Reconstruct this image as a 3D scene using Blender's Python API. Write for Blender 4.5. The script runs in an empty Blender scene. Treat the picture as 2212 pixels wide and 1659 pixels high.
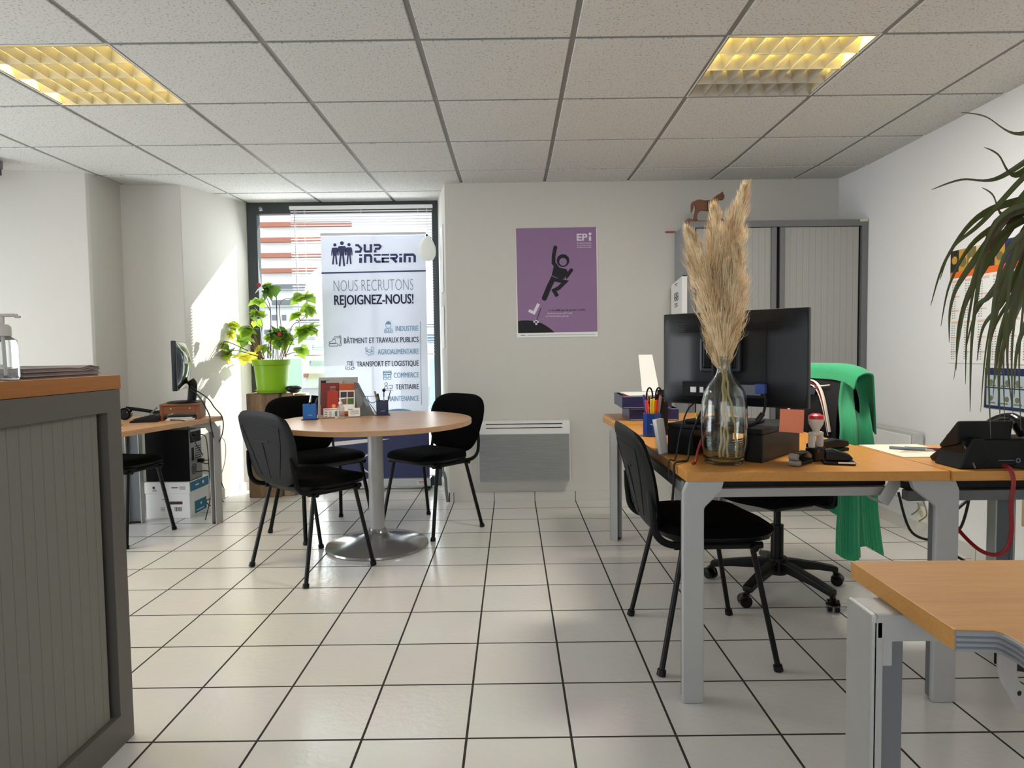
import bpy, bmesh, math, random
from mathutils import Vector, Matrix
random.seed(7)
S = bpy.context.scene
COL = S.collection
PI = math.pi

# ---------------------------------------------------------------- camera
CAM_H = 1.1020
F_PX = 1383.12
RIGHT = Vector((0.9999196, 0.0001736, -0.0126828))
FWD = Vector((-0.0007990, 0.9987823, -0.0493281))
UP = Vector((0.0126588, 0.0493343, 0.9987021))
cam_d = bpy.data.cameras.new('camera')
cam_d.sensor_fit = 'HORIZONTAL'
cam_d.sensor_width = 36.0
cam_d.lens = F_PX / 2212 * 36.0
cam_d.clip_start = 0.02
cam_d.clip_end = 300
cam = bpy.data.objects.new('camera', cam_d)
COL.objects.link(cam)
m3 = Matrix((RIGHT, UP, -FWD)).transposed()
cam.matrix_world = Matrix.Translation((0, 0, CAM_H)) @ m3.to_4x4()
S.camera = cam

# ---------------------------------------------------------------- colour management, world, sun, daylight
S.view_settings.view_transform = 'Standard'
S.view_settings.look = 'None'
S.view_settings.gamma = 1.0
S.view_settings.use_curve_mapping = False
S.view_settings.exposure = 0.0
try:
    S.cycles.use_denoising = True
    S.cycles.denoiser = 'OPENIMAGEDENOISE'
except Exception:
    pass
S.cycles.sample_clamp_indirect = 6.0
S.cycles.transparent_max_bounces = 24
S.cycles.max_bounces = 10

W = bpy.data.worlds.new('world')
S.world = W
W.use_nodes = True
wn = W.node_tree.nodes
wbg = wn['Background']
wbg.inputs['Color'].default_value = (0.86, 0.93, 1.0, 1)
wbg.inputs['Strength'].default_value = 2.2


def light(name, kind, loc, direction, energy, color=(1, 1, 1), size=None, size_y=None, angle=None):
    d = bpy.data.lights.new(name, kind)
    d.energy = energy
    d.color = color
    if kind == 'AREA':
        d.shape = 'RECTANGLE'
        d.size = size
        d.size_y = size_y
    if angle is not None:
        d.angle = angle
    o = bpy.data.objects.new(name, d)
    COL.objects.link(o)
    o.location = loc
    o.rotation_euler = Vector(direction).to_track_quat('-Z', 'Y').to_euler()
    return o


light('sun', 'SUN', (3, 9, 8), (-1.0, -1.0, -1.1), 13.0, (1.0, 0.95, 0.86), angle=0.006)
# area light for daylight from an assumed, unseen window in the side wall, plus fill light added at the unseen front behind the camera
light('assumed_side_daylight', 'AREA', (-4.42, 2.45, 1.00), (1, -0.10, -0.30), 56, (0.92, 0.96, 1.0), 2.0, 1.55)
light('front_fill_light', 'AREA', (-1.0, -2.86, 1.25), (0.05, 1, -0.6), 9, (1.0, 0.98, 0.94), 5.0, 1.9)
# sky seen by the tall recess window
light('daylight_recess_window', 'AREA', (-1.38, 5.46, 1.25), (0, -1, -0.25), 42, (0.93, 0.97, 1.0), 1.4, 2.1)


# ---------------------------------------------------------------- where a direction of view meets a plane (metres)
def _ray(u, v):
    return RIGHT * ((u - 1106) / F_PX) + FWD - UP * ((v - 829.5) / F_PX)


def at(u, v, y):
    d = _ray(u, v)
    return d * (y / d.y) + Vector((0, 0, CAM_H))


def on(u, v, z):
    d = _ray(u, v)
    return d * ((z - CAM_H) / d.z) + Vector((0, 0, CAM_H))


def side(u, v, x):
    d = _ray(u, v)
    return d * (x / d.x) + Vector((0, 0, CAM_H))


# ---------------------------------------------------------------- materials (all procedural)
MATS = {}


def srgb(r, g, b):
    f = lambda c: (c / 255 / 12.92) if c / 255 <= 0.04045 else ((c / 255 + 0.055) / 1.055) ** 2.4
    return (f(r), f(g), f(b), 1)


def mat(name, col, rough=0.5, metal=0.0, var=0.06, scale=30, bump=0.0, spec=0.5, trans=0.0, sheen=0.0, stretch=None, emit=None, estr=0.0, ior=1.45, coat=0.0):
    """Principled material whose colour and roughness vary with object-space noise."""
    if name in MATS:
        return MATS[name]
    m = bpy.data.materials.new(name)
    m.use_nodes = True
    nt = m.node_tree
    n, l = nt.nodes, nt.links
    b = n['Principled BSDF']
    b.inputs['Roughness'].default_value = rough
    b.inputs['Metallic'].default_value = metal
    b.inputs['Specular IOR Level'].default_value = spec
    b.inputs['IOR'].default_value = ior
    b.inputs['Transmission Weight'].default_value = trans
    b.inputs['Coat Weight'].default_value = coat
    if sheen:
        b.inputs['Sheen Weight'].default_value = sheen
    tc = n.new('ShaderNodeTexCoord')
    mp = n.new('ShaderNodeMapping')
    l.new(tc.outputs['Object'], mp.inputs['Vector'])
    if stretch:
        mp.inputs['Scale'].default_value = stretch
    nz = n.new('ShaderNodeTexNoise')
    nz.inputs['Scale'].default_value = scale
    nz.inputs['Detail'].default_value = 4
    l.new(mp.outputs['Vector'], nz.inputs['Vector'])
    mx = n.new('ShaderNodeMix')
    mx.data_type = 'RGBA'
    c = Vector(col[:3])
    mx.inputs['A'].default_value = tuple(c * (1 - var)) + (1,)
    mx.inputs['B'].default_value = tuple(min(x * (1 + var), 1.0) for x in c) + (1,)
    l.new(nz.outputs['Fac'], mx.inputs['Factor'])
    l.new(mx.outputs['Result'], b.inputs['Base Color'])
    if bump:
        bp = n.new('ShaderNodeBump')
        bp.inputs['Strength'].default_value = bump
        bp.inputs['Distance'].default_value = 0.002
        l.new(nz.outputs['Fac'], bp.inputs['Height'])
        l.new(bp.outputs['Normal'], b.inputs['Normal'])
    if emit:
        b.inputs['Emission Color'].default_value = emit
        b.inputs['Emission Strength'].default_value = estr
    MATS[name] = m
    return m


def wood(name, c1, c2, rough=0.4, axis=1, scale=9.0, fine=60.0):
    if name in MATS:
        return MATS[name]
    m = bpy.data.materials.new(name)
    m.use_nodes = True
    n, l = m.node_tree.nodes, m.node_tree.links
    b = n['Principled BSDF']
    b.inputs['Roughness'].default_value = rough
    tc = n.new('ShaderNodeTexCoord')
    mp = n.new('ShaderNodeMapping')
    s = [1.0, 1.0, 1.0]
    s[axis] = 0.07
    mp.inputs['Scale'].default_value = s
    l.new(tc.outputs['Object'], mp.inputs['Vector'])
    nz = n.new('ShaderNodeTexNoise')
    nz.inputs['Scale'].default_value = scale
    nz.inputs['Detail'].default_value = 5
    nz.inputs['Distortion'].default_value = 0.4
    l.new(mp.outputs['Vector'], nz.inputs['Vector'])
    nf = n.new('ShaderNodeTexNoise')
    nf.inputs['Scale'].default_value = fine * 3
    nf.inputs['Detail'].default_value = 2
    l.new(mp.outputs['Vector'], nf.inputs['Vector'])
    ad = n.new('ShaderNodeMath')
    ad.operation = 'MULTIPLY_ADD'
    ad.inputs[1].default_value = 0.5
    l.new(nf.outputs['Fac'], ad.inputs[0])
    l.new(nz.outputs['Fac'], ad.inputs[2])
    mr = n.new('ShaderNodeMapRange')
    mr.inputs['From Min'].default_value = 0.5
    mr.inputs['From Max'].default_value = 1.0
    l.new(ad.outputs['Value'], mr.inputs['Value'])
    mx = n.new('ShaderNodeMix')
    mx.data_type = 'RGBA'
    mx.inputs['A'].default_value = c1
    mx.inputs['B'].default_value = c2
    l.new(mr.outputs['Result'], mx.inputs['Factor'])
    l.new(mx.outputs['Result'], b.inputs['Base Color'])
    MATS[name] = m
    return m


def leafmat(name, col, tcol, amount=0.5, rough=0.45, var=0.25, scale=14):
    """Leaf: diffuse and glossy surface that also lets light through."""
    if name in MATS:
        return MATS[name]
    m = bpy.data.materials.new(name)
    m.use_nodes = True
    n, l = m.node_tree.nodes, m.node_tree.links
    b = n['Principled BSDF']
    b.inputs['Roughness'].default_value = rough
    tc = n.new('ShaderNodeTexCoord')
    nz = n.new('ShaderNodeTexNoise')
    nz.inputs['Scale'].default_value = scale
    l.new(tc.outputs['Object'], nz.inputs['Vector'])
    mx = n.new('ShaderNodeMix')
    mx.data_type = 'RGBA'
    c = Vector(col[:3])
    mx.inputs['A'].default_value = tuple(c * (1 - var)) + (1,)
    mx.inputs['B'].default_value = tuple(c * (1 + var)) + (1,)
    l.new(nz.outputs['Fac'], mx.inputs['Factor'])
    l.new(mx.outputs['Result'], b.inputs['Base Color'])
    t = n.new('ShaderNodeBsdfTranslucent')
    t.inputs['Color'].default_value = tcol
    ms = n.new('ShaderNodeMixShader')
    ms.inputs['Fac'].default_value = amount
    l.new(b.outputs['BSDF'], ms.inputs[1])
    l.new(t.outputs['BSDF'], ms.inputs[2])
    l.new(ms.outputs['Shader'], n['Material Output'].inputs['Surface'])
    MATS[name] = m
    return m


def clearmat(name, tint=(1, 1, 1, 1), rough=0.02, gloss=0.06, mixcol=None, mixfac=0.0):
    """Thin clear sheet: lets light straight through and mirrors a little at grazing angles."""
    if name in MATS:
        return MATS[name]
    m = bpy.data.materials.new(name)
    m.use_nodes = True
    n, l = m.node_tree.nodes, m.node_tree.links
    n.remove(n['Principled BSDF'])
    tr = n.new('ShaderNodeBsdfTransparent')
    tr.inputs['Color'].default_value = tint
    gl = n.new('ShaderNodeBsdfGlossy')
    gl.inputs['Roughness'].default_value = rough
    lw = n.new('ShaderNodeLayerWeight')
    lw.inputs['Blend'].default_value = 0.5
    pw = n.new('ShaderNodeMath')
    pw.operation = 'POWER'
    pw.inputs[1].default_value = 4.0
    l.new(lw.outputs['Facing'], pw.inputs[0])
    ma = n.new('ShaderNodeMath')
    ma.operation = 'MULTIPLY_ADD'
    ma.inputs[1].default_value = 0.6
    ma.inputs[2].default_value = gloss * 0.5
    l.new(pw.outputs['Value'], ma.inputs[0])
    ms = n.new('ShaderNodeMixShader')
    l.new(ma.outputs['Value'], ms.inputs['Fac'])
    l.new(tr.outputs['BSDF'], ms.inputs[1])
    l.new(gl.outputs['BSDF'], ms.inputs[2])
    out = ms
    if mixcol:
        d = n.new('ShaderNodeBsdfDiffuse')
        d.inputs['Color'].default_value = mixcol
        nz = n.new('ShaderNodeTexNoise')
        nz.inputs['Scale'].default_value = 40
        mr = n.new('ShaderNodeMapRange')
        mr.inputs['To Min'].default_value = mixfac * 0.9
        mr.inputs['To Max'].default_value = min(mixfac * 1.1, 1)
        l.new(nz.outputs['Fac'], mr.inputs['Value'])
        m2 = n.new('ShaderNodeMixShader')
        l.new(mr.outputs['Result'], m2.inputs['Fac'])
        l.new(ms.outputs['Shader'], m2.inputs[1])
        l.new(d.outputs['BSDF'], m2.inputs[2])
        out = m2
    l.new(out.outputs['Shader'], n['Material Output'].inputs['Surface'])
    MATS[name] = m
    return m


# ---------------------------------------------------------------- mesh builder
def frame(o, ex, ey):
    ex = Vector(ex).normalized()
    ey = Vector(ey).normalized()
    ez = ex.cross(ey)
    M = Matrix((ex, ey, ez)).transposed().to_4x4()
    M.translation = Vector(o)
    return M


class MB:
    def __init__(s):
        s.bm = bmesh.new()

    def _add(s, tmp, M=None, mi=0):
        vm = {}
        for v in tmp.verts:
            co = M @ v.co if M else v.co
            vm[v] = s.bm.verts.new(co)
        for f in tmp.faces:
            try:
                nf = s.bm.faces.new([vm[v] for v in f.verts])
                nf.material_index = mi
                nf.smooth = True
            except ValueError:
                pass
        tmp.free()
        return s

    def box(s, c, d, bev=0.0, M=None, mi=0, seg=2):
        t = bmesh.new()
        bmesh.ops.create_cube(t, size=1)
        for v in t.verts:
            v.co = Vector((v.co.x * d[0] + c[0], v.co.y * d[1] + c[1], v.co.z * d[2] + c[2]))
        if bev:
            bmesh.ops.bevel(t, geom=list(t.edges), offset=bev, segments=seg, affect='EDGES', profile=0.5)
        return s._add(t, M, mi)

    def prism(s, poly, z0, z1, M=None, mi=0, bev=0.0):
        t = bmesh.new()
        lo = [t.verts.new((p[0], p[1], z0)) for p in poly]
        hi = [t.verts.new((p[0], p[1], z1)) for p in poly]
        k = len(poly)
        t.faces.new(list(reversed(lo)))
        t.faces.new(hi)
        for i in range(k):
            t.faces.new((lo[i], lo[(i + 1) % k], hi[(i + 1) % k], hi[i]))
        bmesh.ops.recalc_face_normals(t, faces=list(t.faces))
        if bev:
            ed = [e for e in t.edges if e.calc_face_angle(0) > 0.5]
            bmesh.ops.bevel(t, geom=ed, offset=bev, segments=2, affect='EDGES', profile=0.5)
        return s._add(t, M, mi)

    def flat(s, poly, M=None, mi=0, z=0.0):
        t = bmesh.new()
        t.faces.new([t.verts.new((p[0], p[1], z)) for p in poly])
        bmesh.ops.recalc_face_normals(t, faces=list(t.faces))
        for f in t.faces:
            if f.normal.z < 0:
                f.normal_flip()
        return s._add(t, M, mi)

    def rect(s, x0, y0, x1, y1, M=None, mi=0, z=0.0):
        return s.flat([(x0, y0), (x1, y0), (x1, y1), (x0, y1)], M, mi, z)

    def stroke(s, pts, w, M=None, mi=0, z=0.0, closed=False):
        """A flat ribbon along 2D points."""
        P = [Vector(p) for p in pts]
        k = len(P)
        L, R = [], []
        for i in range(k):
            a = P[i - 1] if (i > 0 or closed) else None
            b = P[(i + 1) % k] if (i < k - 1 or closed) else None
            d1 = (P[i] - a).normalized() if a is not None else (b - P[i]).normalized()
            d2 = (b - P[i]).normalized() if b is not None else d1
            t = (d1 + d2)
            t = t.normalized() if t.length > 1e-6 else d1
            nrm = Vector((-t.y, t.x))
            c = max(nrm.dot(Vector((-d1.y, d1.x))), 0.45)
            L.append(P[i] + nrm * (w / 2 / c))
            R.append(P[i] - nrm * (w / 2 / c))
        t = bmesh.new()
        lv = [t.verts.new((p.x, p.y, z)) for p in L]
        rv = [t.verts.new((p.x, p.y, z)) for p in R]
        for i in range(k if closed else k - 1):
            j = (i + 1) % k
            f = t.faces.new((rv[i], rv[j], lv[j], lv[i]))
        return s._add(t, M, mi)

    def disc(s, c, r, M=None, mi=0, z=0.0, n=24, ry=None):
        ry = r if ry is None else ry
        return s.flat([(c[0] + r * math.cos(2 * PI * i / n), c[1] + ry * math.sin(2 * PI * i / n)) for i in range(n)], M, mi, z)

    def tube(s, pts, r, n=8, M=None, mi=0, flat=1.0, caps=True, up=None):
        P = [Vector(p) for p in pts]
        k = len(P)
        rs = r if isinstance(r, (list, tuple)) else [r] * k
        t = bmesh.new()
        T = []
        for i in range(k):
            a = P[max(i - 1, 0)]
            b = P[min(i + 1, k - 1)]
            d = (b - a)
            T.append(d.normalized() if d.length > 1e-9 else Vector((0, 0, 1)))
        u = Vector(up) if up else (Vector((0, 0, 1)) if abs(T[0].z) < 0.9 else Vector((1, 0, 0)))
        rings = []
        for i in range(k):
            u = (u - T[i] * u.dot(T[i]))
            u = u.normalized() if u.length > 1e-6 else T[i].orthogonal().normalized()
            w = T[i].cross(u)
            rings.append([t.verts.new(P[i] + (u * math.cos(2 * PI * j / n) + w * (math.sin(2 * PI * j / n) * flat)) * rs[i]) for j in range(n)])
        for i in range(k - 1):
            for j in range(n):
                t.faces.new((rings[i][j], rings[i][(j + 1) % n], rings[i + 1][(j + 1) % n], rings[i + 1][j]))
        if caps:
            t.faces.new(list(reversed(rings[0])))
            t.faces.new(rings[-1])
        bmesh.ops.recalc_face_normals(t, faces=list(t.faces))
        return s._add(t, M, mi)

    def lathe(s, prof, n=32, M=None, mi=0, wob=None):
        t = bmesh.new()
        rings = []
        for k, (r, z) in enumerate(prof):
            if r < 1e-6:
                rings.append([t.verts.new((0, 0, z))])
            else:
                ring = []
                for j in range(n):
                    a = 2 * PI * j / n
                    q = r * (1 + (wob(a, z) if wob else 0))
                    ring.append(t.verts.new((q * math.cos(a), q * math.sin(a), z)))
                rings.append(ring)
        for i in range(len(prof) - 1):
            a, b = rings[i], rings[i + 1]
            for j in range(n):
                q = [a[j % len(a)], a[(j + 1) % len(a)], b[(j + 1) % len(b)], b[j % len(b)]]
                q2 = []
                for v in q:
                    if v not in q2:
                        q2.append(v)
                if len(q2) > 2:
                    t.faces.new(q2)
        bmesh.ops.recalc_face_normals(t, faces=list(t.faces))
        return s._add(t, M, mi)

    def ball(s, c, r, M=None, mi=0, n=20, m=12):
        r = r if isinstance(r, (list, tuple)) else (r, r, r)
        t = bmesh.new()
        bmesh.ops.create_uvsphere(t, u_segments=n, v_segments=m, radius=1)
        for v in t.verts:
            v.co = Vector((v.co.x * r[0] + c[0], v.co.y * r[1] + c[1], v.co.z * r[2] + c[2]))
        return s._add(t, M, mi)

    def grid(s, fn, nu, nv, M=None, mi=0, thick=0.0):
        """Surface fn(u, v) over the unit square; thick > 0 gives it a second skin."""
        t = bmesh.new()
        g = [[t.verts.new(fn(i / nu, j / nv)) for j in range(nv + 1)] for i in range(nu + 1)]
        for i in range(nu):
            for j in range(nv):
                try:
                    t.faces.new((g[i][j], g[i + 1][j], g[i + 1][j + 1], g[i][j + 1]))
                except ValueError:
                    pass
        bmesh.ops.remove_doubles(t, verts=list(t.verts), dist=1e-7)
        if thick:
            t.normal_update()
            bmesh.ops.solidify(t, geom=list(t.faces), thickness=thick)
        return s._add(t, M, mi)

    def obj(s, name, m, parent=None, loc=None, rot=None, sharp=35):
        me = bpy.data.meshes.new(name)
        s.bm.normal_update()
        s.bm.to_mesh(me)
        s.bm.free()
        for q in (m if isinstance(m, (list, tuple)) else [m]):
            me.materials.append(q)
        me.set_sharp_from_angle(angle=math.radians(sharp))
        o = bpy.data.objects.new(name, me)
        COL.objects.link(o)
        if parent:
            o.parent = parent
        if 4 < len(me.polygons) < 3000:
            wm = o.modifiers.new('weighted_normals', 'WEIGHTED_NORMAL')
            wm.keep_sharp = True
            wm.weight = 100
        if loc is not None:
            o.location = loc
        if rot is not None:
            o.rotation_euler = (0, 0, rot)
        return o


def thing(name, label, cat, loc=(0, 0, 0), rz=0.0, group=None):
    o = bpy.data.objects.new(name, None)
    COL.objects.link(o)
    o.location = loc
    o.rotation_euler = (0, 0, rz)
    o.empty_display_size = 0.1
    return tag(o, label, cat, group)


def tag(o, label, cat, group=None):
    o['label'] = label
    o['category'] = cat
    if group:
        o['group'] = group
    return o


def struct(o):
    o['kind'] = 'structure'
    return o


def dup(root, loc, rz, label, group=None, rot=None):
    r = root.copy()
    COL.objects.link(r)
    r.location = loc
    r.rotation_euler = rot if rot is not None else (0, 0, rz)
    r['label'] = label
    if group:
        r['group'] = group
    for ch in list(root.children):
        c = ch.copy()
        COL.objects.link(c)
        c.parent = r
        for g in list(ch.children):
            d = g.copy()
            COL.objects.link(d)
            d.parent = c
    return r


_cap = [None]


def text(body, M, m, parent=None, w=None, h=0.05, name='lettering', off=0.0, align='L', spacing=1.0, bold=0.0):
    """Flat lettering: cap height h, stretched to width w, baseline start at M's origin."""
    cu = bpy.data.curves.new('t', 'FONT')
    cu.body = body
    cu.size = 1
    cu.offset = off
    cu.space_character = spacing
    cu.resolution_u = 3
    o = bpy.data.objects.new('t', cu)
    COL.objects.link(o)
    bpy.context.view_layer.update()
    me = bpy.data.meshes.new_from_object(o.evaluated_get(bpy.context.evaluated_depsgraph_get()))
    bpy.data.objects.remove(o)
    bpy.data.curves.remove(cu)
    xs = [v.co.x for v in me.vertices]
    x0, x1 = min(xs), max(xs)
    sy = h / 0.72
    sx = (w / (x1 - x0)) if w else sy
    dx = {'L': 0.0, 'R': -(x1 - x0) * sx, 'C': -(x1 - x0) * sx / 2}[align]
    for v in me.vertices:
        v.co = M @ Vector(((v.co.x - x0) * sx + dx, v.co.y * sy, 0))
    if bold:      # heavier strokes: a second impression shifted sideways
        t = bmesh.new()
        t.from_mesh(me)
        g = bmesh.ops.duplicate(t, geom=list(t.verts) + list(t.edges) + list(t.faces))['geom']
        sh = M.to_3x3() @ Vector((bold, 0, 0.0001))
        for e in g:
            if isinstance(e, bmesh.types.BMVert):
                e.co += sh
        t.to_mesh(me)
        t.free()
    me.materials.append(m)
    me.name = name
    ob = bpy.data.objects.new(name, me)
    COL.objects.link(ob)
    if parent:
        ob.parent = parent
    return ob


def arc(c, r, a0, a1, n=10):
    return [(c[0] + r * math.cos(math.radians(a0 + (a1 - a0) * i / n)), c[1] + r * math.sin(math.radians(a0 + (a1 - a0) * i / n))) for i in range(n + 1)]


def spline(pts, n=8):
    P = [Vector(p) for p in pts]
    out = []
    for i in range(len(P) - 1):
        p0 = P[max(i - 1, 0)]
        p1, p2 = P[i], P[i + 1]
        p3 = P[min(i + 2, len(P) - 1)]
        for k in range(n):
            t = k / n
            out.append(0.5 * ((2 * p1) + (p2 - p0) * t + (2 * p0 - 5 * p1 + 4 * p2 - p3) * t * t + (3 * p1 - p0 - 3 * p2 + p3) * t ** 3))
    out.append(P[-1])
    return out


def rrect(x0, y0, x1, y1, r, n=5):
    out = []
    for cx, cy, a in ((x1 - r, y0 + r, -90), (x1 - r, y1 - r, 0), (x0 + r, y1 - r, 90), (x0 + r, y0 + r, 180)):
        out += arc((cx, cy), r, a, a + 90, n)
    return out

# ================================================================ shared materials
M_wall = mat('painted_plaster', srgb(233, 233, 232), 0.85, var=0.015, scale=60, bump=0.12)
M_wallshade = mat('shaded_plaster', srgb(203, 200, 192), 0.85, var=0.015, scale=60, bump=0.12)  # wall plaster darkened: weaker light on back and left walls put into the colour
M_tile = mat('mineral_ceiling_tile', srgb(206, 206, 202), 0.95, var=0.02, scale=200)
M_grid = mat('ceiling_grid_steel', srgb(132, 131, 128), 0.6, var=0.02)
M_black = mat('black_plastic', srgb(13, 13, 14), 0.45, var=0.1, spec=0.3)
M_blackgloss = mat('black_gloss_plastic', srgb(10, 10, 11), 0.2, var=0.1, spec=0.35)
M_fabric = mat('black_woven_fabric', srgb(8, 8, 9), 0.95, var=0.3, scale=400, bump=0.3, spec=0.08)
M_shell = mat('black_moulded_plastic', srgb(19, 20, 22), 0.5, var=0.06, scale=300, bump=0.05, spec=0.18)
M_tubeblack = mat('black_lacquered_tube', srgb(10, 10, 10), 0.4, var=0.1, spec=0.25)
M_silver = mat('silver_grey_lacquer', srgb(176, 176, 174), 0.45, metal=0.25, var=0.03)
M_darkgrey = mat('dark_grey_lacquer', srgb(110, 113, 116), 0.5, metal=0.2, var=0.04)
M_beech = wood('beech_veneer', srgb(210, 150, 74), srgb(188, 126, 56), 0.36, axis=0)
M_beechY = wood('beech_veneer_lengthwise', srgb(210, 150, 74), srgb(188, 126, 56), 0.36, axis=1)
M_beechpale = wood('pale_beech_veneer', srgb(196, 156, 118), srgb(176, 134, 98), 0.33, axis=0)
M_white = mat('white_lacquer', srgb(232, 232, 228), 0.45, var=0.02)
M_paper = mat('white_paper', srgb(236, 235, 231), 0.8, var=0.02)
M_ink = mat('black_ink', srgb(20, 20, 26), 0.7)
M_greyink = mat('grey_ink', srgb(120, 122, 130), 0.7)
M_alu = mat('brushed_aluminium', srgb(200, 200, 202), 0.35, metal=0.8, var=0.05, stretch=(1, 1, 40))
M_cable = mat('black_cable_rubber', srgb(14, 14, 15), 0.5)
M_redcable = mat('red_cable_rubber', srgb(140, 18, 24), 0.45)
M_whitecable = mat('white_cable_rubber', srgb(215, 212, 205), 0.5)
M_clear = clearmat('clear_acrylic', (0.93, 0.95, 0.95, 1))
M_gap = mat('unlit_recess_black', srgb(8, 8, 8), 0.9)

CZ = 2.312            # underside of the ceiling tiles
CX0, CY0 = -0.3497, 3.1412   # one crossing of the ceiling grid
YB = 4.70             # back wall
XR = 2.38             # wall with the calendars
YW = 5.30             # recess window

# ceiling tiles get tiny dark pores
nt = M_tile.node_tree
_b = nt.nodes['Principled BSDF']
_tc = nt.nodes['Texture Coordinate']
_v = nt.nodes.new('ShaderNodeTexNoise')
_v.inputs['Scale'].default_value = 115
_v.inputs['Detail'].default_value = 1
_mr = nt.nodes.new('ShaderNodeMapRange')
_mr.inputs['From Min'].default_value = 0.30
_mr.inputs['From Max'].default_value = 0.40
_mr.inputs['To Min'].default_value = 0.55
_mr.inputs['To Max'].default_value = 1.0
_mp = nt.nodes.new('ShaderNodeMix')
_mp.data_type = 'RGBA'
_mp.blend_type = 'MULTIPLY'
_mp.inputs['Factor'].default_value = 1.0
nt.links.new(_tc.outputs['Object'], _v.inputs['Vector'])
nt.links.new(_v.outputs['Fac'], _mr.inputs['Value'])
_old = _b.inputs['Base Color'].links[0].from_socket
nt.links.new(_old, _mp.inputs['A'])
nt.links.new(_mr.outputs['Result'], _mp.inputs['B'])
nt.links.new(_mp.outputs['Result'], _b.inputs['Base Color'])


def floor_material():
    m = bpy.data.materials.new('glazed_floor_tile')
    m.use_nodes = True
    n, l = m.node_tree.nodes, m.node_tree.links
    b = n['Principled BSDF']
    tc = n.new('ShaderNodeTexCoord')
    mp = n.new('ShaderNodeMapping')
    mp.inputs['Location'].default_value = (0.144457 + 30, -1.780572 + 30, 0)
    l.new(tc.outputs['Object'], mp.inputs['Vector'])
    br = n.new('ShaderNodeTexBrick')
    br.offset = 0
    br.squash = 1
    br.inputs['Scale'].default_value = 1
    br.inputs['Brick Width'].default_value = 0.3
    br.inputs['Row Height'].default_value = 0.3
    br.inputs['Mortar Size'].default_value = 0.0040
    br.inputs['Mortar Smooth'].default_value = 0.15
    br.inputs['Color1'].default_value = srgb(226, 224, 219)
    br.inputs['Color2'].default_value = srgb(221, 219, 214)
    br.inputs['Mortar'].default_value = srgb(44, 38, 35)
    l.new(mp.outputs['Vector'], br.inputs['Vector'])
    nz = n.new('ShaderNodeTexNoise')
    nz.inputs['Scale'].default_value = 3
    nz.inputs['Detail'].default_value = 6
    l.new(tc.outputs['Object'], nz.inputs['Vector'])
    mx = n.new('ShaderNodeMix')
    mx.data_type = 'RGBA'
    mx.blend_type = 'MULTIPLY'
    mx.inputs['Factor'].default_value = 0.12
    l.new(br.outputs['Color'], mx.inputs['A'])
    l.new(nz.outputs['Color'], mx.inputs['B'])
    l.new(mx.outputs['Result'], b.inputs['Base Color'])
    rr = n.new('ShaderNodeMapRange')
    rr.inputs['To Min'].default_value = 0.20
    rr.inputs['To Max'].default_value = 0.9
    l.new(br.outputs['Fac'], rr.inputs['Value'])
    l.new(rr.outputs['Result'], b.inputs['Roughness'])
    pe = n.new('ShaderNodeTexNoise')
    pe.inputs['Scale'].default_value = 42
    pe.inputs['Detail'].default_value = 2
    l.new(tc.outputs['Object'], pe.inputs['Vector'])
    sub = n.new('ShaderNodeMath')
    sub.operation = 'MULTIPLY_ADD'
    sub.inputs[1].default_value = -1.2
    l.new(br.outputs['Fac'], sub.inputs[0])
    l.new(pe.outputs['Fac'], sub.inputs[2])
    bp = n.new('ShaderNodeBump')
    bp.inputs['Strength'].default_value = 0.22
    bp.inputs['Distance'].default_value = 0.004
    l.new(sub.outputs['Value'], bp.inputs['Height'])
    l.new(bp.outputs['Normal'], b.inputs['Normal'])
    return m


M_floor = floor_material()

# ================================================================ the setting
struct(MB().box((-1.1, 1.3, -0.05), (8.0, 9.2, 0.1)).obj('floor', M_floor))
# wall with poster and heater, its end forming the right cheek of the window recess
struct(MB().prism([(-0.475, YB), (2.7, YB), (2.7, 5.5), (-0.60, 5.5), (-0.594, YW)], 0, 2.6).box((-1.38, 5.44, 2.49), (1.7, 0.16, 0.24)).obj('wall_back', M_wallshade))
# stepped masonry on the other side of the recess: cheek, flat return, pier
struct(MB().prism([(-2.16, YW), (-2.155, 5.5), (-4.7, 5.5), (-4.7, 3.92), (-4.2, 3.97), (-2.79, 4.265), (-2.778, 4.28), (-2.778, 4.622), (-2.36, 4.64)], 0, 2.6, bev=0.004).obj('wall_left', M_wallshade))
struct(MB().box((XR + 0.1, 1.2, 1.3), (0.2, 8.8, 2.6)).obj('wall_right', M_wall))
# wall far to the side with a broad window opening, unseen and assumed for its daylight, and an unseen front behind the camera, opened for the added fill light
struct(MB().box((-4.55, -0.85, 1.3), (0.16, 4.5, 2.6)).box((-4.55, 3.8, 1.3), (0.16, 0.6, 2.6)).box((-4.55, 2.45, 0.1), (0.16, 2.1, 0.2)).box((-4.55, 2.45, 2.2), (0.16, 2.1, 0.8)).obj('wall_side', M_wall))
struct(MB().box((-4.1, -3.0, 1.3), (1.1, 0.16, 2.6)).box((2.0, -3.0, 1.3), (1.0, 0.16, 2.6)).box((-1.0, -3.0, 0.12), (5.2, 0.16, 0.24)).box((-1.0, -3.0, 2.42), (5.2, 0.16, 0.36)).obj('wall_front', M_wall))


def ceil_z(y):
    return CZ + max(0.0, y - 4.2) * 0.034


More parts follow.
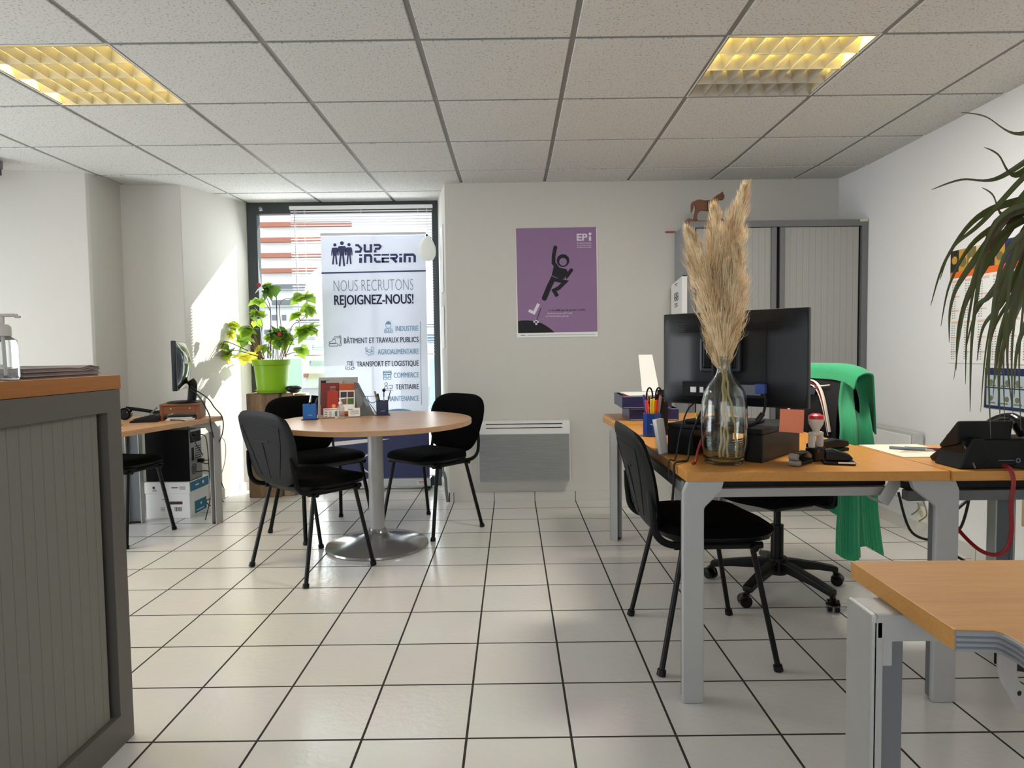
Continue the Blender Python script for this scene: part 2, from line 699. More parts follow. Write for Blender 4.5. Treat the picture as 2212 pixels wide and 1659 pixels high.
g = MB()
LAMPS = {(-3, -1), (2, -1)}
for i in range(-8, 6):
    for j in range(-11, 4):
        if (i, j) in LAMPS:
            continue
        x0, y0 = CX0 + i * 0.6 + 0.011, CY0 + j * 0.6 + 0.011
        x1, y1 = x0 + 0.578, min(y0 + 0.578, 5.42)
        if x0 < -4.6 or x1 > 3.1 or y0 > 5.3:
            continue
        t = bmesh.new()
        bmesh.ops.create_cube(t, size=1)
        for v in t.verts:
            x = x0 if v.co.x < 0 else x1
            y = y0 if v.co.y < 0 else y1
            v.co = Vector((x, y, ceil_z(y) + (0.0 if v.co.z < 0 else 0.02)))
        bmesh.ops.bevel(t, geom=[e for e in t.edges if all(abs(v.co.z - ceil_z(v.co.y)) < 1e-4 for v in e.verts)], offset=0.003, segments=1, affect='EDGES')
        g._add(t)
ceiling = struct(g.obj('ceiling', M_tile))
g = MB()
for i in range(-8, 8):
    x = CX0 + i * 0.6
    if -4.6 < x < 2.7:
        t = bmesh.new()
        bmesh.ops.create_cube(t, size=1)
        for a, b in ((-3.0, 4.2), (4.2, 5.42)):
            for v in t.verts:
                pass
        t.free()
        for a, b in ((-3.0, 4.2), (4.2, 5.42)):
            g.grid(lambda u, w, a=a, b=b: Vector((x - 0.013 + 0.026 * u, a + (b - a) * w, ceil_z(a + (b - a) * w) + 0.0055)), 1, 1)
for j in range(-11, 5):
    y = CY0 + j * 0.6
    if -3.0 < y < 5.4:
        g.grid(lambda u, w: Vector((-4.6 + 7.2 * u, y - 0.013 + 0.026 * w, ceil_z(y) + 0.0058)), 1, 1)
g.box((-1.0, 1.2, CZ + 0.16), (7.6, 8.8, 0.02))
gr = g.obj('grid_bars', M_grid, ceiling)

# tiled skirting along the walls
M_skirt = mat('glazed_skirting_tile', srgb(204, 201, 194), 0.35, var=0.02, scale=5)
M_joint = mat('dark_tile_joint', srgb(58, 52, 48), 0.9)


def skirting(name, pts, first=0.0, h=0.072):
    b = MB()
    for (x0, y0), (x1, y1) in zip(pts, pts[1:]):
        a, c = Vector((x0, y0, 0)), Vector((x1, y1, 0))
        L = (c - a).length
        M = frame(a, c - a, (0, 0, 1))
        s0, k = 0.0, first if first else 0.3
        while s0 < L - 0.002:
            s1 = min(k, L)
            b.box(((s0 + s1) / 2, h / 2, 0.0035), (s1 - s0 - 0.004, h, 0.009), 0.001, M)
            b.box((s1, h / 2 - 0.001, 0.002), (0.005, h - 0.002, 0.007), 0, M, 1)
            s0, k = s1, s1 + 0.3
    return struct(b.obj(name, [M_skirt, M_joint]))


skirting('baseboard_back', [(-0.475, YB), (2.38, YB)], 0.03)
skirting('baseboard_cheek', [(-2.36, 4.64), (-2.16, YW)], 0.2)
skirting('baseboard_reveal', [(-0.594, YW), (-0.475, YB)], 0.25)
skirting('baseboard_left', [(-4.2, 3.97), (-2.785, 4.265), (-2.778, 4.622), (-2.36, 4.64)])
skirting('baseboard_right', [(XR, 4.7), (XR, -2.9)], 0.25)

# ---------------------------------------------------------------- recess window
M_frame = mat('anthracite_window_frame', srgb(62, 68, 70), 0.5, metal=0.2, var=0.05)
M_glass = clearmat('window_glass', (0.97, 0.985, 0.98, 1), gloss=0.05)
WX0, WX1, WZ1 = -2.155, -0.594, 2.346
b = MB()
b.box((WX0 + 0.04, YW + 0.03, WZ1 / 2), (0.08, 0.07, WZ1), 0.003)
b.box((WX1 - 0.025, YW + 0.03, WZ1 / 2), (0.05, 0.07, WZ1), 0.003)
b.box(((WX0 + WX1) / 2, YW + 0.03, WZ1 - 0.044), (WX1 - WX0, 0.068, 0.088), 0.003)
b.box(((WX0 + WX1) / 2, YW + 0.03, 0.04), (WX1 - WX0, 0.068, 0.08), 0.003)
win = struct(b.obj('window_1', M_frame))
MB().box(((WX0 + WX1) / 2, YW + 0.04, 1.18), (WX1 - WX0 - 0.12, 0.006, 2.2)).obj('pane', M_glass, win)
# small white emblem stuck on the frame corner
b = MB()
Mf = frame((WX0 + 0.115, YW - 0.0055, WZ1 - 0.058), (1, 0, 0), (0, 0, 1))
b.stroke([(-0.016, 0.02), (-0.004, 0.004), (0.008, 0.012)], 0.005, Mf).stroke([(-0.006, 0.03), (0.002, 0.008)], 0.004, Mf).stroke([(-0.012, -0.004), (0.016, -0.002)], 0.007, Mf).stroke([(0.006, 0.022), (0.012, 0.004)], 0.004, Mf)
b.obj('sticker', M_white, win)
# films on the outside of the pane: a pale round one and a slanted strip
M_film = clearmat('pale_window_film', (1, 1, 1, 1), gloss=0.0, mixcol=(0.95, 0.98, 0.97, 1), mixfac=0.55)
Mw = frame((0, YW + 0.05, 0), (1, 0, 0), (0, 0, 1))
b = MB()
b.disc((-1.48, 1.62), 0.235, Mw, 0, 0.004, 48)
d = tag(b.obj('window_sticker', M_film), 'large round whitish film stuck on the recess window behind the blind', 'sticker')
b = MB()
b.flat([(-1.72, 0.84), (-1.55, 0.84), (-1.42, 1.34), (-1.62, 1.34)], Mw, 0, 0.004)
tag(b.obj('window_sticker', clearmat('greenish_window_film', (1, 1, 1, 1), mixcol=(0.80, 0.95, 0.78, 1), mixfac=0.45)), 'slanted pale green film strip on the window beside the potted plant', 'sticker')

# venetian blind in front of the pane
M_slat = leafmat('white_aluminium_slat', (0.86, 0.87, 0.9, 1), (0.7, 0.72, 0.78, 1), 0.25, 0.4, 0.02)
bl = thing('venetian_blind', 'white slatted venetian blind half lowered in the recess window', 'blind', (-1.21, YW - 0.045, 0))
MB().box((0, 0, 2.293), (1.16, 0.03, 0.028), 0.004).obj('headrail', M_white, bl)
b = MB()
for k in range(52):
    z = 2.262 - k * 0.0222
    b.grid(lambda u, w: Vector((-0.575 + 1.15 * u, -0.012 + 0.024 * w, z + 0.0022 * math.sin(PI * w) - 0.0035 * (w - 0.5))), 1, 3)
b.obj('slats', M_slat, bl)
b = MB()
for x in (-0.53, -0.46, 0.0, 0.46):
    for y in (-0.013, 0.013):
        b.tube([(x, y, 2.28), (x, y, 1.1)], 0.0008, 4)
b.obj('ladder_cord', M_white, bl)
MB().box((0, 0, 1.098), (1.15, 0.025, 0.012), 0.003).obj('bottom_rail', M_white, bl)
MB().tube([(-0.535, -0.022, 2.28), (-0.532, -0.024, 1.7), (-0.515, -0.024, 1.22)], 0.0032, 6).obj('tilt_wand', mat('clear_grey_plastic', srgb(170, 172, 186), 0.2), bl)
MB().tube([(0.535, -0.022, 2.27), (0.535, -0.024, 2.0)], 0.002, 5).obj('pull_cord', M_white, bl)

# ---------------------------------------------------------------- street outside
M_concrete = mat('pale_facade_render', srgb(236, 238, 236), 0.9, var=0.04, scale=2)
M_terra = mat('terracotta_facade_panel', srgb(176, 116, 96), 0.85, var=0.08, scale=3)
M_asphalt = mat('light_asphalt', srgb(170, 170, 168), 0.9, var=0.08, scale=4)
M_outglass = mat('blue_grey_outdoor_glass', srgb(120, 138, 150), 0.15, var=0.2, scale=2)
M_shade = mat('grey_shutter', srgb(128, 130, 136), 0.7, var=0.1, scale=3)
struct(MB().box((-3, 26, -0.6), (60, 41, 0.3)).obj('street_ground', M_asphalt))
bd = thing('apartment_building', 'pale apartment building with terracotta bands seen through the recess window', 'building', (0, 30, 0))
b = MB()
b.box((-8, 4, 7), (34, 8, 16))
b.obj('wall', M_concrete, bd)


def facade(name, rects, m, d=0.12, parent=bd, y=30.0):
    for (u0, v0, u1, v1) in rects:
        p, q = at(u0, v1, y), at(u1, v0, y)
        MB().box(((p.x + q.x) / 2, -d / 2, (p.z + q.z) / 2), (q.x - p.x, d, q.z - p.z)).obj(name, m, parent)


facade('balcony_band', [(563, 480, 760, 492), (563, 513, 760, 525), (564, 546, 760, 558), (565, 579, 760, 591)], M_terra, 0.25)
facade('window', [(568, 613, 720, 624), (588, 648, 632, 659), (588, 680, 598, 692), (610, 680, 618, 692), (640, 690, 690, 697), (572, 712, 584, 722)], M_shade, 0.06)
facade('window', [(676, 745, 700, 756), (670, 779, 700, 790), (924, 720, 950, 740)], M_outglass, 0.06)
facade('ledge', [(560, 626, 720, 628), (560, 662, 720, 664), (560, 728, 720, 731), (900, 700, 960, 704)], M_shade, 0.2)
facade('shop_band', [(660, 806, 720, 815), (900, 842, 960, 850)], M_terra, 0.3)
bl2 = thing('tower_building', 'mauve roofed building far behind the blind, across the street', 'building', (0, 40, 0))
p, q = at(884, 620, 40), at(980, 460, 40)
MB().box(((p.x + q.x) / 2, 2, (q.z - 0.45) / 2), (q.x - p.x, 4, q.z + 0.45)).obj('wall', mat('mauve_render', srgb(196, 186, 190), 0.9, var=0.05, scale=2), bl2)
p, q = at(884, 496, 40), at(980, 480, 40)
MB().box(((p.x + q.x) / 2, -0.2, (p.z + q.z) / 2), (q.x - p.x, 0.5, q.z - p.z)).obj('band', mat('blue_grey_render', srgb(160, 176, 200), 0.9, var=0.05, scale=2), bl2)
for k, (u0, u1, lab, c) in enumerate(((622, 650, 'green street hoarding seen beside the flowerpot', srgb(176, 218, 186)), (928, 950, 'turquoise street hoarding glimpsed between banner and window frame', srgb(176, 206, 206)))):
    p, q = at(u0, 840 if k == 0 else 800, 18), at(u1, 775, 18)
    tag(MB().box(((p.x + q.x) / 2, 18, (max(q.z, 0.2) - 0.45) / 2), (q.x - p.x, 0.1, max(q.z, 0.2) + 0.45), 0.01).obj('hoarding', mat('hoarding_%d' % k, c, 0.6)), lab, 'hoarding')

# ---------------------------------------------------------------- ceiling lamps
M_louvre = mat('satin_louvre_aluminium', srgb(186, 183, 174), 0.36, metal=0.45, var=0.03)
M_tubeon = mat('lit_fluorescent_tube', (1, 0.85, 0.5), 0.4, emit=(1.0, 0.72, 0.17, 1), estr=120.0)
M_tubeoff = mat('unlit_fluorescent_tube', srgb(200, 200, 196), 0.4)


def louvre_lamp(i, j, lit, label, power):
    x0, y0 = CX0 + i * 0.6, CY0 + j * 0.6
    t = thing('louvre_ceiling_lamp', label, 'ceiling lamp', (x0 + 0.3, y0 + 0.3, CZ), 0, 'recessed louvre lamps in the ceiling')
    h = 0.12
    b = MB()
    for sx in (-1, 1):
        b.box((sx * 0.296, 0, h / 2 + 0.004), (0.006, 0.597, h))
        b.box((0, sx * 0.296, h / 2 + 0.004), (0.585, 0.006, h))
    b.box((0, 0, h + 0.006), (0.598, 0.598, 0.006))
    b.obj('housing', M_white, t)
    b = MB()
    for k in range(5):
        y = -0.289 + k * 0.1445
        for s in ((-1, 1) if 0 < k < 4 else ((1,) if k == 0 else (-1,))):
            b.grid(lambda u, w: Vector((-0.29 + 0.58 * u, y + s * (0.0015 + 0.036 * w ** 1.25), 0.001 + 0.058 * w)), 1, 5)
        b.box((0, y, 0.0015), (0.58, 0.004, 0.002))
    b.obj('side_reflector', M_louvre, t)
    b = MB()
    for k in range(4):
        ya = -0.289 + k * 0.1445
        for c in range(1, 8):
            x = -0.29 + c * 0.0725
            for s in (-1, 1):
                def lam(u, w):
                    tt = abs(u - 0.5) * 2
                    dip = 0.052 * (1 - tt * 0.0)
                    top = 0.012 + 0.040
                    zz = 0.002 + (top - 0.002) * w
                    yy = ya + 0.1445 * u
                    lim = 0.0015 + 0.036 * (max(zz - 0.001, 0) / 0.058) ** 1.25
                    yy = min(max(yy, ya + lim), ya + 0.1445 - lim)
                    return Vector((x + s * (0.0010 + 0.024 * w ** 1.2), yy, zz))
                b.grid(lam, 6, 4)
    b.obj('cross_blade', M_louvre, t)
    for k in range(4):
        y = -0.217 + k * 0.1445
        MB().tube([(-0.285, y, 0.088), (0.285, y, 0.088)], 0.013, 12).obj('tube', M_tubeon if lit[k] else M_tubeoff, t)
    n_lit = sum(lit)
    y_lit = sum((-0.217 + k * 0.1445) * lit[k] for k in range(4)) / n_lit
    lamp = light('lamp_light', 'AREA', (0, 0, 0), (0, 0, -1), power, (1.0, 0.98, 0.93), 0.55, 0.14 * n_lit)
    lamp.location = (x0 + 0.3, y0 + 0.3 + y_lit, CZ - 0.006)
    return t


louvre_lamp(-3, -1, (1, 1, 1, 1), 'fully lit yellow louvre ceiling lamp above the grey roller-door counter', 11)
louvre_lamp(2, -1, (1, 1, 0, 0), 'half lit louvre ceiling lamp, two rows glowing and two dark', 27)


# dark blind cassette at the top of the pier
cs = thing('blind_cassette', 'dark grey blind cassette fixed high under the ceiling by the pier', 'blind', (-3.275, 3.93, 2.262))
MB().box((0, 0, 0), (0.34, 0.09, 0.085), 0.006).obj('case', mat('dark_grey_plastic', srgb(58, 60, 64), 0.5), cs)
MB().box((0.172, -0.005, 0.02), (0.01, 0.1, 0.05), 0.002).obj('end_cap', mat('mid_grey_plastic', srgb(105, 108, 112), 0.5), cs)
MB().box((0.0, 0.07, 0.0), (0.1, 0.09, 0.03), 0.002).obj('bracket', M_darkgrey, cs)

# ================================================================ furniture
DESK = 0.73        # top of the office desks
ROUND = 0.728      # top of the round table
LDESK = 0.71       # top of the desk by the pier
COUNTER = 1.052


# ---------------------------------------------------------------- tambour cabinets
def slat_profile_mat(name, col, step, axis):
    """Grey roller-door plastic with fine grooves every step metres."""
    if name in MATS:
        return MATS[name]
    m = mat(name, col, 0.6, var=0.03, scale=120)
    n, l = m.node_tree.nodes, m.node_tree.links
    tc = n['Texture Coordinate']
    sx = n.new('ShaderNodeSeparateXYZ')
    l.new(tc.outputs['Object'], sx.inputs['Vector'])
    md = n.new('ShaderNodeMath')
    md.operation = 'PINGPONG'
    md.inputs[1].default_value = step / 2
    l.new(sx.outputs[axis], md.inputs[0])
    mr = n.new('ShaderNodeMapRange')
    mr.inputs['From Min'].default_value = 0.0
    mr.inputs['From Max'].default_value = 0.0016
    mr.inputs['To Min'].default_value = 0.0
    l.new(md.outputs['Value'], mr.inputs['Value'])
    bp = n.new('ShaderNodeBump')
    bp.inputs['Strength'].default_value = 0.6
    bp.inputs['Distance'].default_value = 0.0015
    l.new(mr.outputs['Result'], bp.inputs['Height'])
    l.new(bp.outputs['Normal'], n['Principled BSDF'].inputs['Normal'])
    old = n['Principled BSDF'].inputs['Base Color'].links[0].from_socket
    mx = n.new('ShaderNodeMix')
    mx.data_type = 'RGBA'
    mx.blend_type = 'MULTIPLY'
    mr2 = n.new('ShaderNodeMapRange')
    mr2.inputs['From Min'].default_value = 0.0
    mr2.inputs['From Max'].default_value = 0.0013
    mr2.inputs['To Min'].default_value = 0.62
    l.new(md.outputs['Value'], mr2.inputs['Value'])
    mx.inputs['Factor'].default_value = 1.0
    l.new(old, mx.inputs['A'])
    l.new(mr2.outputs['Result'], mx.inputs['B'])
    l.new(mx.outputs['Result'], n['Principled BSDF'].inputs['Base Color'])
    return m


M_cabgrey = mat('grey_cabinet_steel', srgb(112, 113, 113), 0.5, metal=0.1, var=0.03)
M_cabside = mat('light_grey_cabinet_steel', srgb(150, 152, 156), 0.5, metal=0.1, var=0.02)
M_tambour = slat_profile_mat('grey_tambour', srgb(160, 159, 154), 0.042, 'X')

cb = thing('tambour_cabinet', 'tall grey roller-door cabinet in the corner by the calendars', 'cabinet', (1.783, 4.30, 0))
W2, H2, D2 = 0.592, 1.956, 0.385
b = MB()
b.box((0, 0.02, H2 - 0.021), (2 * W2, 0.04, 0.042), 0.002)
b.box((0, 0.02, 0.05), (2 * W2, 0.04, 0.1), 0.002)
for s in (-1, 1):
    b.box((s * (W2 - 0.018), 0.02, H2 / 2), (0.036, 0.0398, H2 - 0.01), 0.002)
b.obj('front_frame', M_cabgrey, cb)
b = MB()
for s in (-1, 1):
    b.box((s * (W2 - 0.004), 0.04 + D2 / 2 - 0.02, H2 / 2), (0.007, D2 - 0.04, H2 - 0.004))
b.box((0, 0.04 + D2 / 2 - 0.02, H2 - 0.004), (2 * W2 - 0.01, D2 - 0.04, 0.007))
b.box((0, D2 - 0.008, H2 / 2), (2 * W2 - 0.01, 0.006, H2 - 0.01))
b.obj('carcass', M_cabside, cb)
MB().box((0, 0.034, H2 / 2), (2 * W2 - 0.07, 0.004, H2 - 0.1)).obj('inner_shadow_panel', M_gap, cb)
for s, x0, x1 in ((-1, -W2 + 0.048, -0.046), (1, 0.046, W2 - 0.052)):
    d = MB().box(((x0 + x1) / 2, 0.022, H2 / 2 + 0.028), (x1 - x0, 0.012, H2 - 0.145), 0.002).obj('roller_door', M_tambour, cb)
    MB().box((s * 0.028, 0.014, H2 / 2 + 0.028), (0.034, 0.022, H2 - 0.145), 0.003).obj('edge_handle', M_cabgrey, d)
MB().box((W2 - 0.028, -0.001, H2 - 0.008), (0.05, 0.003, 0.014)).obj('label_strip', mat('cream_label', srgb(206, 204, 176), 0.6), cb)

# counter cabinet close to the camera
cc = thing('roller_door_counter', 'grey low roller-door cabinet under the beech top nearest the camera', 'cabinet', (-1.118, 1.82, 0))
M_ctam = slat_profile_mat('grey_tambour_lengthwise', srgb(122, 120, 112), 0.036, 'Y')
HC = 1.012
b = MB()
b.box((-0.02, -0.66, HC - 0.031), (0.04, 1.32, 0.062), 0.0015)
b.box((-0.02, -0.66, 0.045), (0.04, 1.32, 0.09), 0.0015)
for y in (-0.03, -1.29):
    b.box((-0.02, y, HC / 2), (0.0398, 0.06, HC - 0.002), 0.0015)
M_cframe = mat('warm_grey_cabinet_steel', srgb(102, 98, 92), 0.5, metal=0.1, var=0.03)
b.obj('front_frame', M_cframe, cc)
b = MB()
for y in (-0.004, -1.316):
    b.box((-0.225, y, HC / 2), (0.37, 0.007, HC - 0.004))
b.box((-0.408, -0.66, HC / 2), (0.006, 1.31, HC - 0.004))
b.box((-0.225, -0.66, HC - 0.004), (0.36, 1.3, 0.006))
b.obj('carcass', M_cabside, cc)
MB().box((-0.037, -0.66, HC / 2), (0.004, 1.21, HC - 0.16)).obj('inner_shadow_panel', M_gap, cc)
MB().box((-0.022, -0.66 - 0.012, HC / 2 + 0.014), (0.012, 1.18, HC - 0.154), 0.002).obj('roller_door', M_ctam, cc)
top = MB().box((-0.205, -0.66, 0), (0.414, 1.324, 0.039), 0.0015).obj('counter_top', wood('counter_beech', srgb(180, 120, 62), srgb(158, 98, 46), 0.33, axis=1), None, (-1.118, 1.82, COUNTER - 0.0195))
tag(top, 'beech counter top carrying the magazine pile, over the grey roller-door cabinet', 'counter top')

# ---------------------------------------------------------------- visitor chairs
LEGS = {'rl': ((-0.20, -0.12, 0.425), (-0.252, -0.21, 0.0)), 'rr': ((0.20, -0.12, 0.425), (0.252, -0.21, 0.0)),
        'fl': ((-0.20, 0.12, 0.425), (-0.238, 0.20, 0.0)), 'fr': ((0.20, 0.12, 0.425), (0.238, 0.20, 0.0))}


def back_shape(u, v):
    """Backrest outline: u across, v up; wide rounded top tapering to a rounded bottom."""
    z0, z1 = 0.462, 0.836
    a = (u - 0.5) * 2
    vv = 2 * v - 1
    # superellipse mapping of the square onto a rounded shape
    x = a * math.sqrt(max(1 - 0.30 * vv * vv * vv * vv, 0))
    y = vv * math.sqrt(max(1 - 0.32 * a * a * a * a, 0))
    z = z0 + (z1 - z0) * (y + 1) / 2
    w = 0.190 + 0.058 * min(1, max(0, (z - z0) / 0.22)) ** 0.8
    return x * w, z


def visitor_chair(label, loc, rz, group):
    t = thing('visitor_chair', label, 'chair', loc, rz, group)

    def cushion(top):
        def fn(u, v):
            a, c = (u - 0.5) * 2, (v - 0.5) * 2
            x = a * math.sqrt(max(1 - 0.42 * c * c * abs(c), 0)) * 0.238
            y = c * math.sqrt(max(1 - 0.42 * a * a * abs(a), 0)) * 0.222 + 0.022
            e = max(abs(a), abs(c))
            edge = max(0.0, 1 - e ** 6)
            dish = 0.012 * (1 - (1 - a * a) * (1 - c * c)) - 0.030 * max(0, (y - 0.10) / 0.14) ** 2
            if top:
                return Vector((x, y, 0.463 + 0.028 * edge ** 0.6 + dish * min(1, edge * 3)))
            return Vector((x, y, 0.463 - 0.026 * edge ** 0.5 - 0.006 * edge))
        return fn
    MB().grid(cushion(True), 20, 20).obj('seat', M_fabric, t, sharp=80)
    MB().grid(cushion(False), 20, 20).obj('seat_shell', M_shell, t, sharp=80)

    def lean(z):
        return -0.205 - 0.20 * (z - 0.45) - 0.10 * max(0, z - 0.62) ** 1.3

    def back(front):
        def fn(u, v):
            x, z = back_shape(u, v)
            a, c = (u - 0.5) * 2, (v - 0.5) * 2
            edge = max(0.0, 1 - max(abs(a), abs(c)) ** 5)
            y = lean(z) + 0.30 * x * x
            if front:
                return Vector((x, y + 0.030 * edge ** 0.6, z))
            return Vector((x, y - 0.014 * edge ** 0.5, z))
        return fn
    MB().grid(back(True), 22, 22).obj('backrest', M_fabric, t, sharp=80)
    b = MB()
    b.grid(back(False), 22, 22)
    sh = b.obj('back_shell', M_shell, t, sharp=80)
    # raised panel line and slot of the moulded shell
    b = MB()
    P = []
    for (u, v) in ((0.16, 0.80), (0.84, 0.80)):
        P.append(back(False)(u, v) + Vector((0, -0.003, 0)))
    b.tube(spline([back(False)(u, 0.82 - 0.02 * (2 * u - 1) ** 2) + Vector((0, -0.0005, 0)) for u in (0.14, 0.3, 0.5, 0.7, 0.86)], 4), 0.0022, 6)
    for s in (0.15, 0.85):
        b.tube(spline([back(False)(s + (0.5 - s) * 0.10 * k, 0.80 - 0.17 * k) + Vector((0, -0.0005, 0)) for k in range(5)], 4), 0.0022, 6)
    b.obj('shell_ridge', M_shell, sh)
    b = MB()
    p0, p1 = back(False)(0.36, 0.60), back(False)(0.62, 0.60)
    b.tube([p0 + Vector((0, -0.001, 0)), (p0 + p1) / 2 + Vector((0, -0.002, 0)), p1 + Vector((0, -0.001, 0))], 0.0028, 6)
    b.tube([back(False)(0.50, 0.58) + Vector((0, -0.001, 0)), back(False)(0.50, 0.34) + Vector((0, -0.001, 0)), back(False)(0.50, 0.10) + Vector((0, -0.001, 0))], 0.0016, 5)
    b.obj('shell_slot', M_blackgloss, sh)
    # uprights: flat bars from under the seat to the shell
    for s in (-1, 1):
        pts = spline([(s * 0.205, -0.06, 0.437), (s * 0.212, -0.16, 0.437), (s * 0.214, -0.212, 0.47), (s * 0.212, lean(0.54) - 0.004, 0.54), (s * 0.200, lean(0.62) + 0.006, 0.62)], 6)
        MB().tube(pts, 0.0125, 10, flat=0.5).obj('back_upright', M_tubeblack, t)
    b = MB()
    for s in (-1, 1):
        b.tube([(s * 0.20, -0.15, 0.428), (s * 0.20, 0.155, 0.428)], 0.0125, 10)
    for y in (-0.12, 0.12):
        b.tube([(-0.232, y, 0.425), (0.232, y, 0.425)], 0.0115, 10)
    b.obj('seat_frame', M_tubeblack, t)
    for k, (p, q) in LEGS.items():
        p, q = Vector(p), Vector(q)
        d = (q - p).normalized()
        lg = MB().tube([p, p + (q - p) * 0.965], 0.0125, 12, flat=0.75).obj('leg', M_tubeblack, t)
        MB().tube([p + (q - p) * 0.95, p + (q - p) * 0.995], [0.0150, 0.0160], 12).obj('foot_cap', M_black, lg)
    return t


def rz_of(dx, dy):
    return math.atan2(-dx, dy)


G_T = 'black visitor chairs'
ch0 = visitor_chair('black visitor chair by the round table showing its moulded back shell', (-1.0485, 3.2985, 0), rz_of(0.255, 0.305), G_T)
dup(ch0, (-1.195, 3.975, 0), rz_of(0.265, -0.247), 'black visitor chair at the round table standing before the wooden block', G_T)
dup(ch0, (-0.53, 4.015, 0), rz_of(-0.253, -0.297), 'black visitor chair at the round table beside the wall heater', G_T)
dup(ch0, (0.695, 2.375, 0), rz_of(1, 0.02), 'black visitor chair pushed under the desk with the pampas vase', G_T)
dup(ch0, (-2.44, 3.885, 0), math.radians(-11), 'black visitor chair under the desk with the slim monitor and computer tower', G_T)

# ---------------------------------------------------------------- round table
rt = thing('round_table', 'round beech meeting table on a grey column with dished steel base', 'table', (-0.79, 3.645, 0))
b = MB()
R = 0.552
b.lathe([(0, ROUND - 0.028), (R - 0.002, ROUND - 0.028), (R, ROUND - 0.026), (R, ROUND - 0.002), (R - 0.002, ROUND), (0, ROUND)], 96)
b.obj('table_top', M_beechpale, rt)
MB().lathe([(0.0, 0.05), (0.043, 0.05), (0.043, 0.66), (0.0, 0.66)], 32).box((0, 0, 0.688), (0.4, 0.05, 0.022), 0.003).box((0, 0, 0.688), (0.05, 0.4, 0.022), 0.003).lathe([(0, 0.655), (0.10, 0.665), (0.10, 0.678), (0, 0.678)], 24).obj('column', M_silver, rt)
M_basegrey = mat('glossy_grey_base', srgb(150, 150, 150), 0.16, metal=0.55, var=0.03)
MB().lathe([(0, 0.0), (0.288, 0.0), (0.291, 0.006), (0.288, 0.016), (0.25, 0.030), (0.18, 0.048), (0.11, 0.062), (0.068, 0.072), (0.054, 0.085), (0.046, 0.105), (0.0, 0.105)], 72).obj('base', M_basegrey, rt)


# ---------------------------------------------------------------- office desks
def desk_leg(parent, x, y, ax, ay, top, w=0.068, d=0.055, name='leg'):
    """Open-channel post with chamfered shoulder whose head reaches in under the top towards (ax, ay)."""
    a = Vector((ax, ay, 0)).normalized()
    p = Vector((-a.y, a.x, 0))
    b = MB()
    M = Matrix.Translation((x, y, 0)) @ Matrix((p, a, (0, 0, 1))).transposed().to_4x4()
    zt = top - 0.085
    sec = rrect(-w / 2, -0.004, w / 2, 0.004, 0.0039, 3)
    # channel: web on the outside and two flanges
    b.box((0, -d / 2 + 0.004, zt / 2), (w, 0.008, zt), 0.0035, M)
    for s in (-1, 1):
        b.box((s * (w / 2 - 0.004), 0, zt / 2), (0.008, d, zt), 0.0035, M)
    # cast head: bends inwards
    hd = [(-d / 2, zt - 0.004), (-d / 2 + 0.042, top - 0.030 - 0.003), (d / 2 + 0.16, top - 0.030), (d / 2 + 0.16, top - 0.050), (d / 2 + 0.03, top - 0.066), (d / 2, zt - 0.016)]
    Mh = M @ Matrix(((0, 0, 1, 0), (1, 0, 0, 0), (0, 1, 0, 0), (0, 0, 0, 1)))
    b.prism(hd, -w / 2, w / 2, Mh, 0, 0.005)
    lg = b.obj(name, M_silver, parent)
    MB().box((0, 0.004, zt / 2), (w - 0.018, 0.006, zt - 0.02), 0.001, M).obj('channel_insert', M_darkgrey, lg)
    MB().box((0, 0, 0.006), (w - 0.02, d - 0.012, 0.011), 0.002, M).obj('glide', M_black, lg)
    return lg


def slab(name, poly, top, m, parent=None, th=0.029):
    return MB().prism(poly, top - th, top, None, 0, 0.0012).obj(name, m, parent)


dk = thing('office_desk', 'beech office desk holding the monitor and the pampas vase', 'desk', (0, 0, 0))
slab('desk_top', [(0.527, 1.935), (1.309, 1.905), (1.302, 3.19), (0.527, 3.20)], DESK, M_beechY, dk)
def front_leg(parent, x0, x1, y, lean):
    zt = DESK - 0.029
    s = 1 if lean > 0 else -1
    a, c = (x0, x1) if s > 0 else (x1, x0)
    P = [(a, 0.0), (c, 0.0), (c, zt - 0.085), (c + lean * 0.85, zt - 0.032), (c + lean, zt), (a + s * 0.014, zt), (a, zt - 0.034)]
    if s < 0:
        P = P[::-1]
    M = Matrix(((1, 0, 0, 0), (0, 0, 1, 0), (0, 1, 0, 0), (0, 0, 0, 1)))
    lg = MB().prism(P, y, y + 0.022, M, 0, 0.007).obj('leg', M_silver, parent)
    MB().box(((x0 + x1) / 2, y + 0.034, zt / 2), (x1 - x0 - 0.012, 0.03, zt - 0.01), 0.003).obj('channel_insert', M_darkgrey, lg)
    return lg


front_leg(dk, 0.518, 0.585, 1.944, 0.062)
front_leg(dk, 1.288, 1.360, 1.932, -0.080)
b = MB()
b.box((0.93, 2.10, 0.632), (0.60, 0.036, 0.030), 0.004)
b.box((0.93, 2.125, 0.658), (0.60, 0.05, 0.02), 0.002, None, 1)
b.obj('beam', [M_silver, M_black], dk)
b = MB()
b.tube([(1.245, 2.08, 0.700), (1.235, 2.06, 0.66), (1.20, 2.06, 0.600), (1.20, 2.13, 0.598)], 0.020, 8, flat=0.22, up=(1, 0, 0))
b.obj('cable_bracket', M_silver, dk)
MB().box((0.56, 2.6, 0.655), (0.03, 1.1, 0.035), 0.004).obj('side_rail', M_darkgrey, dk)

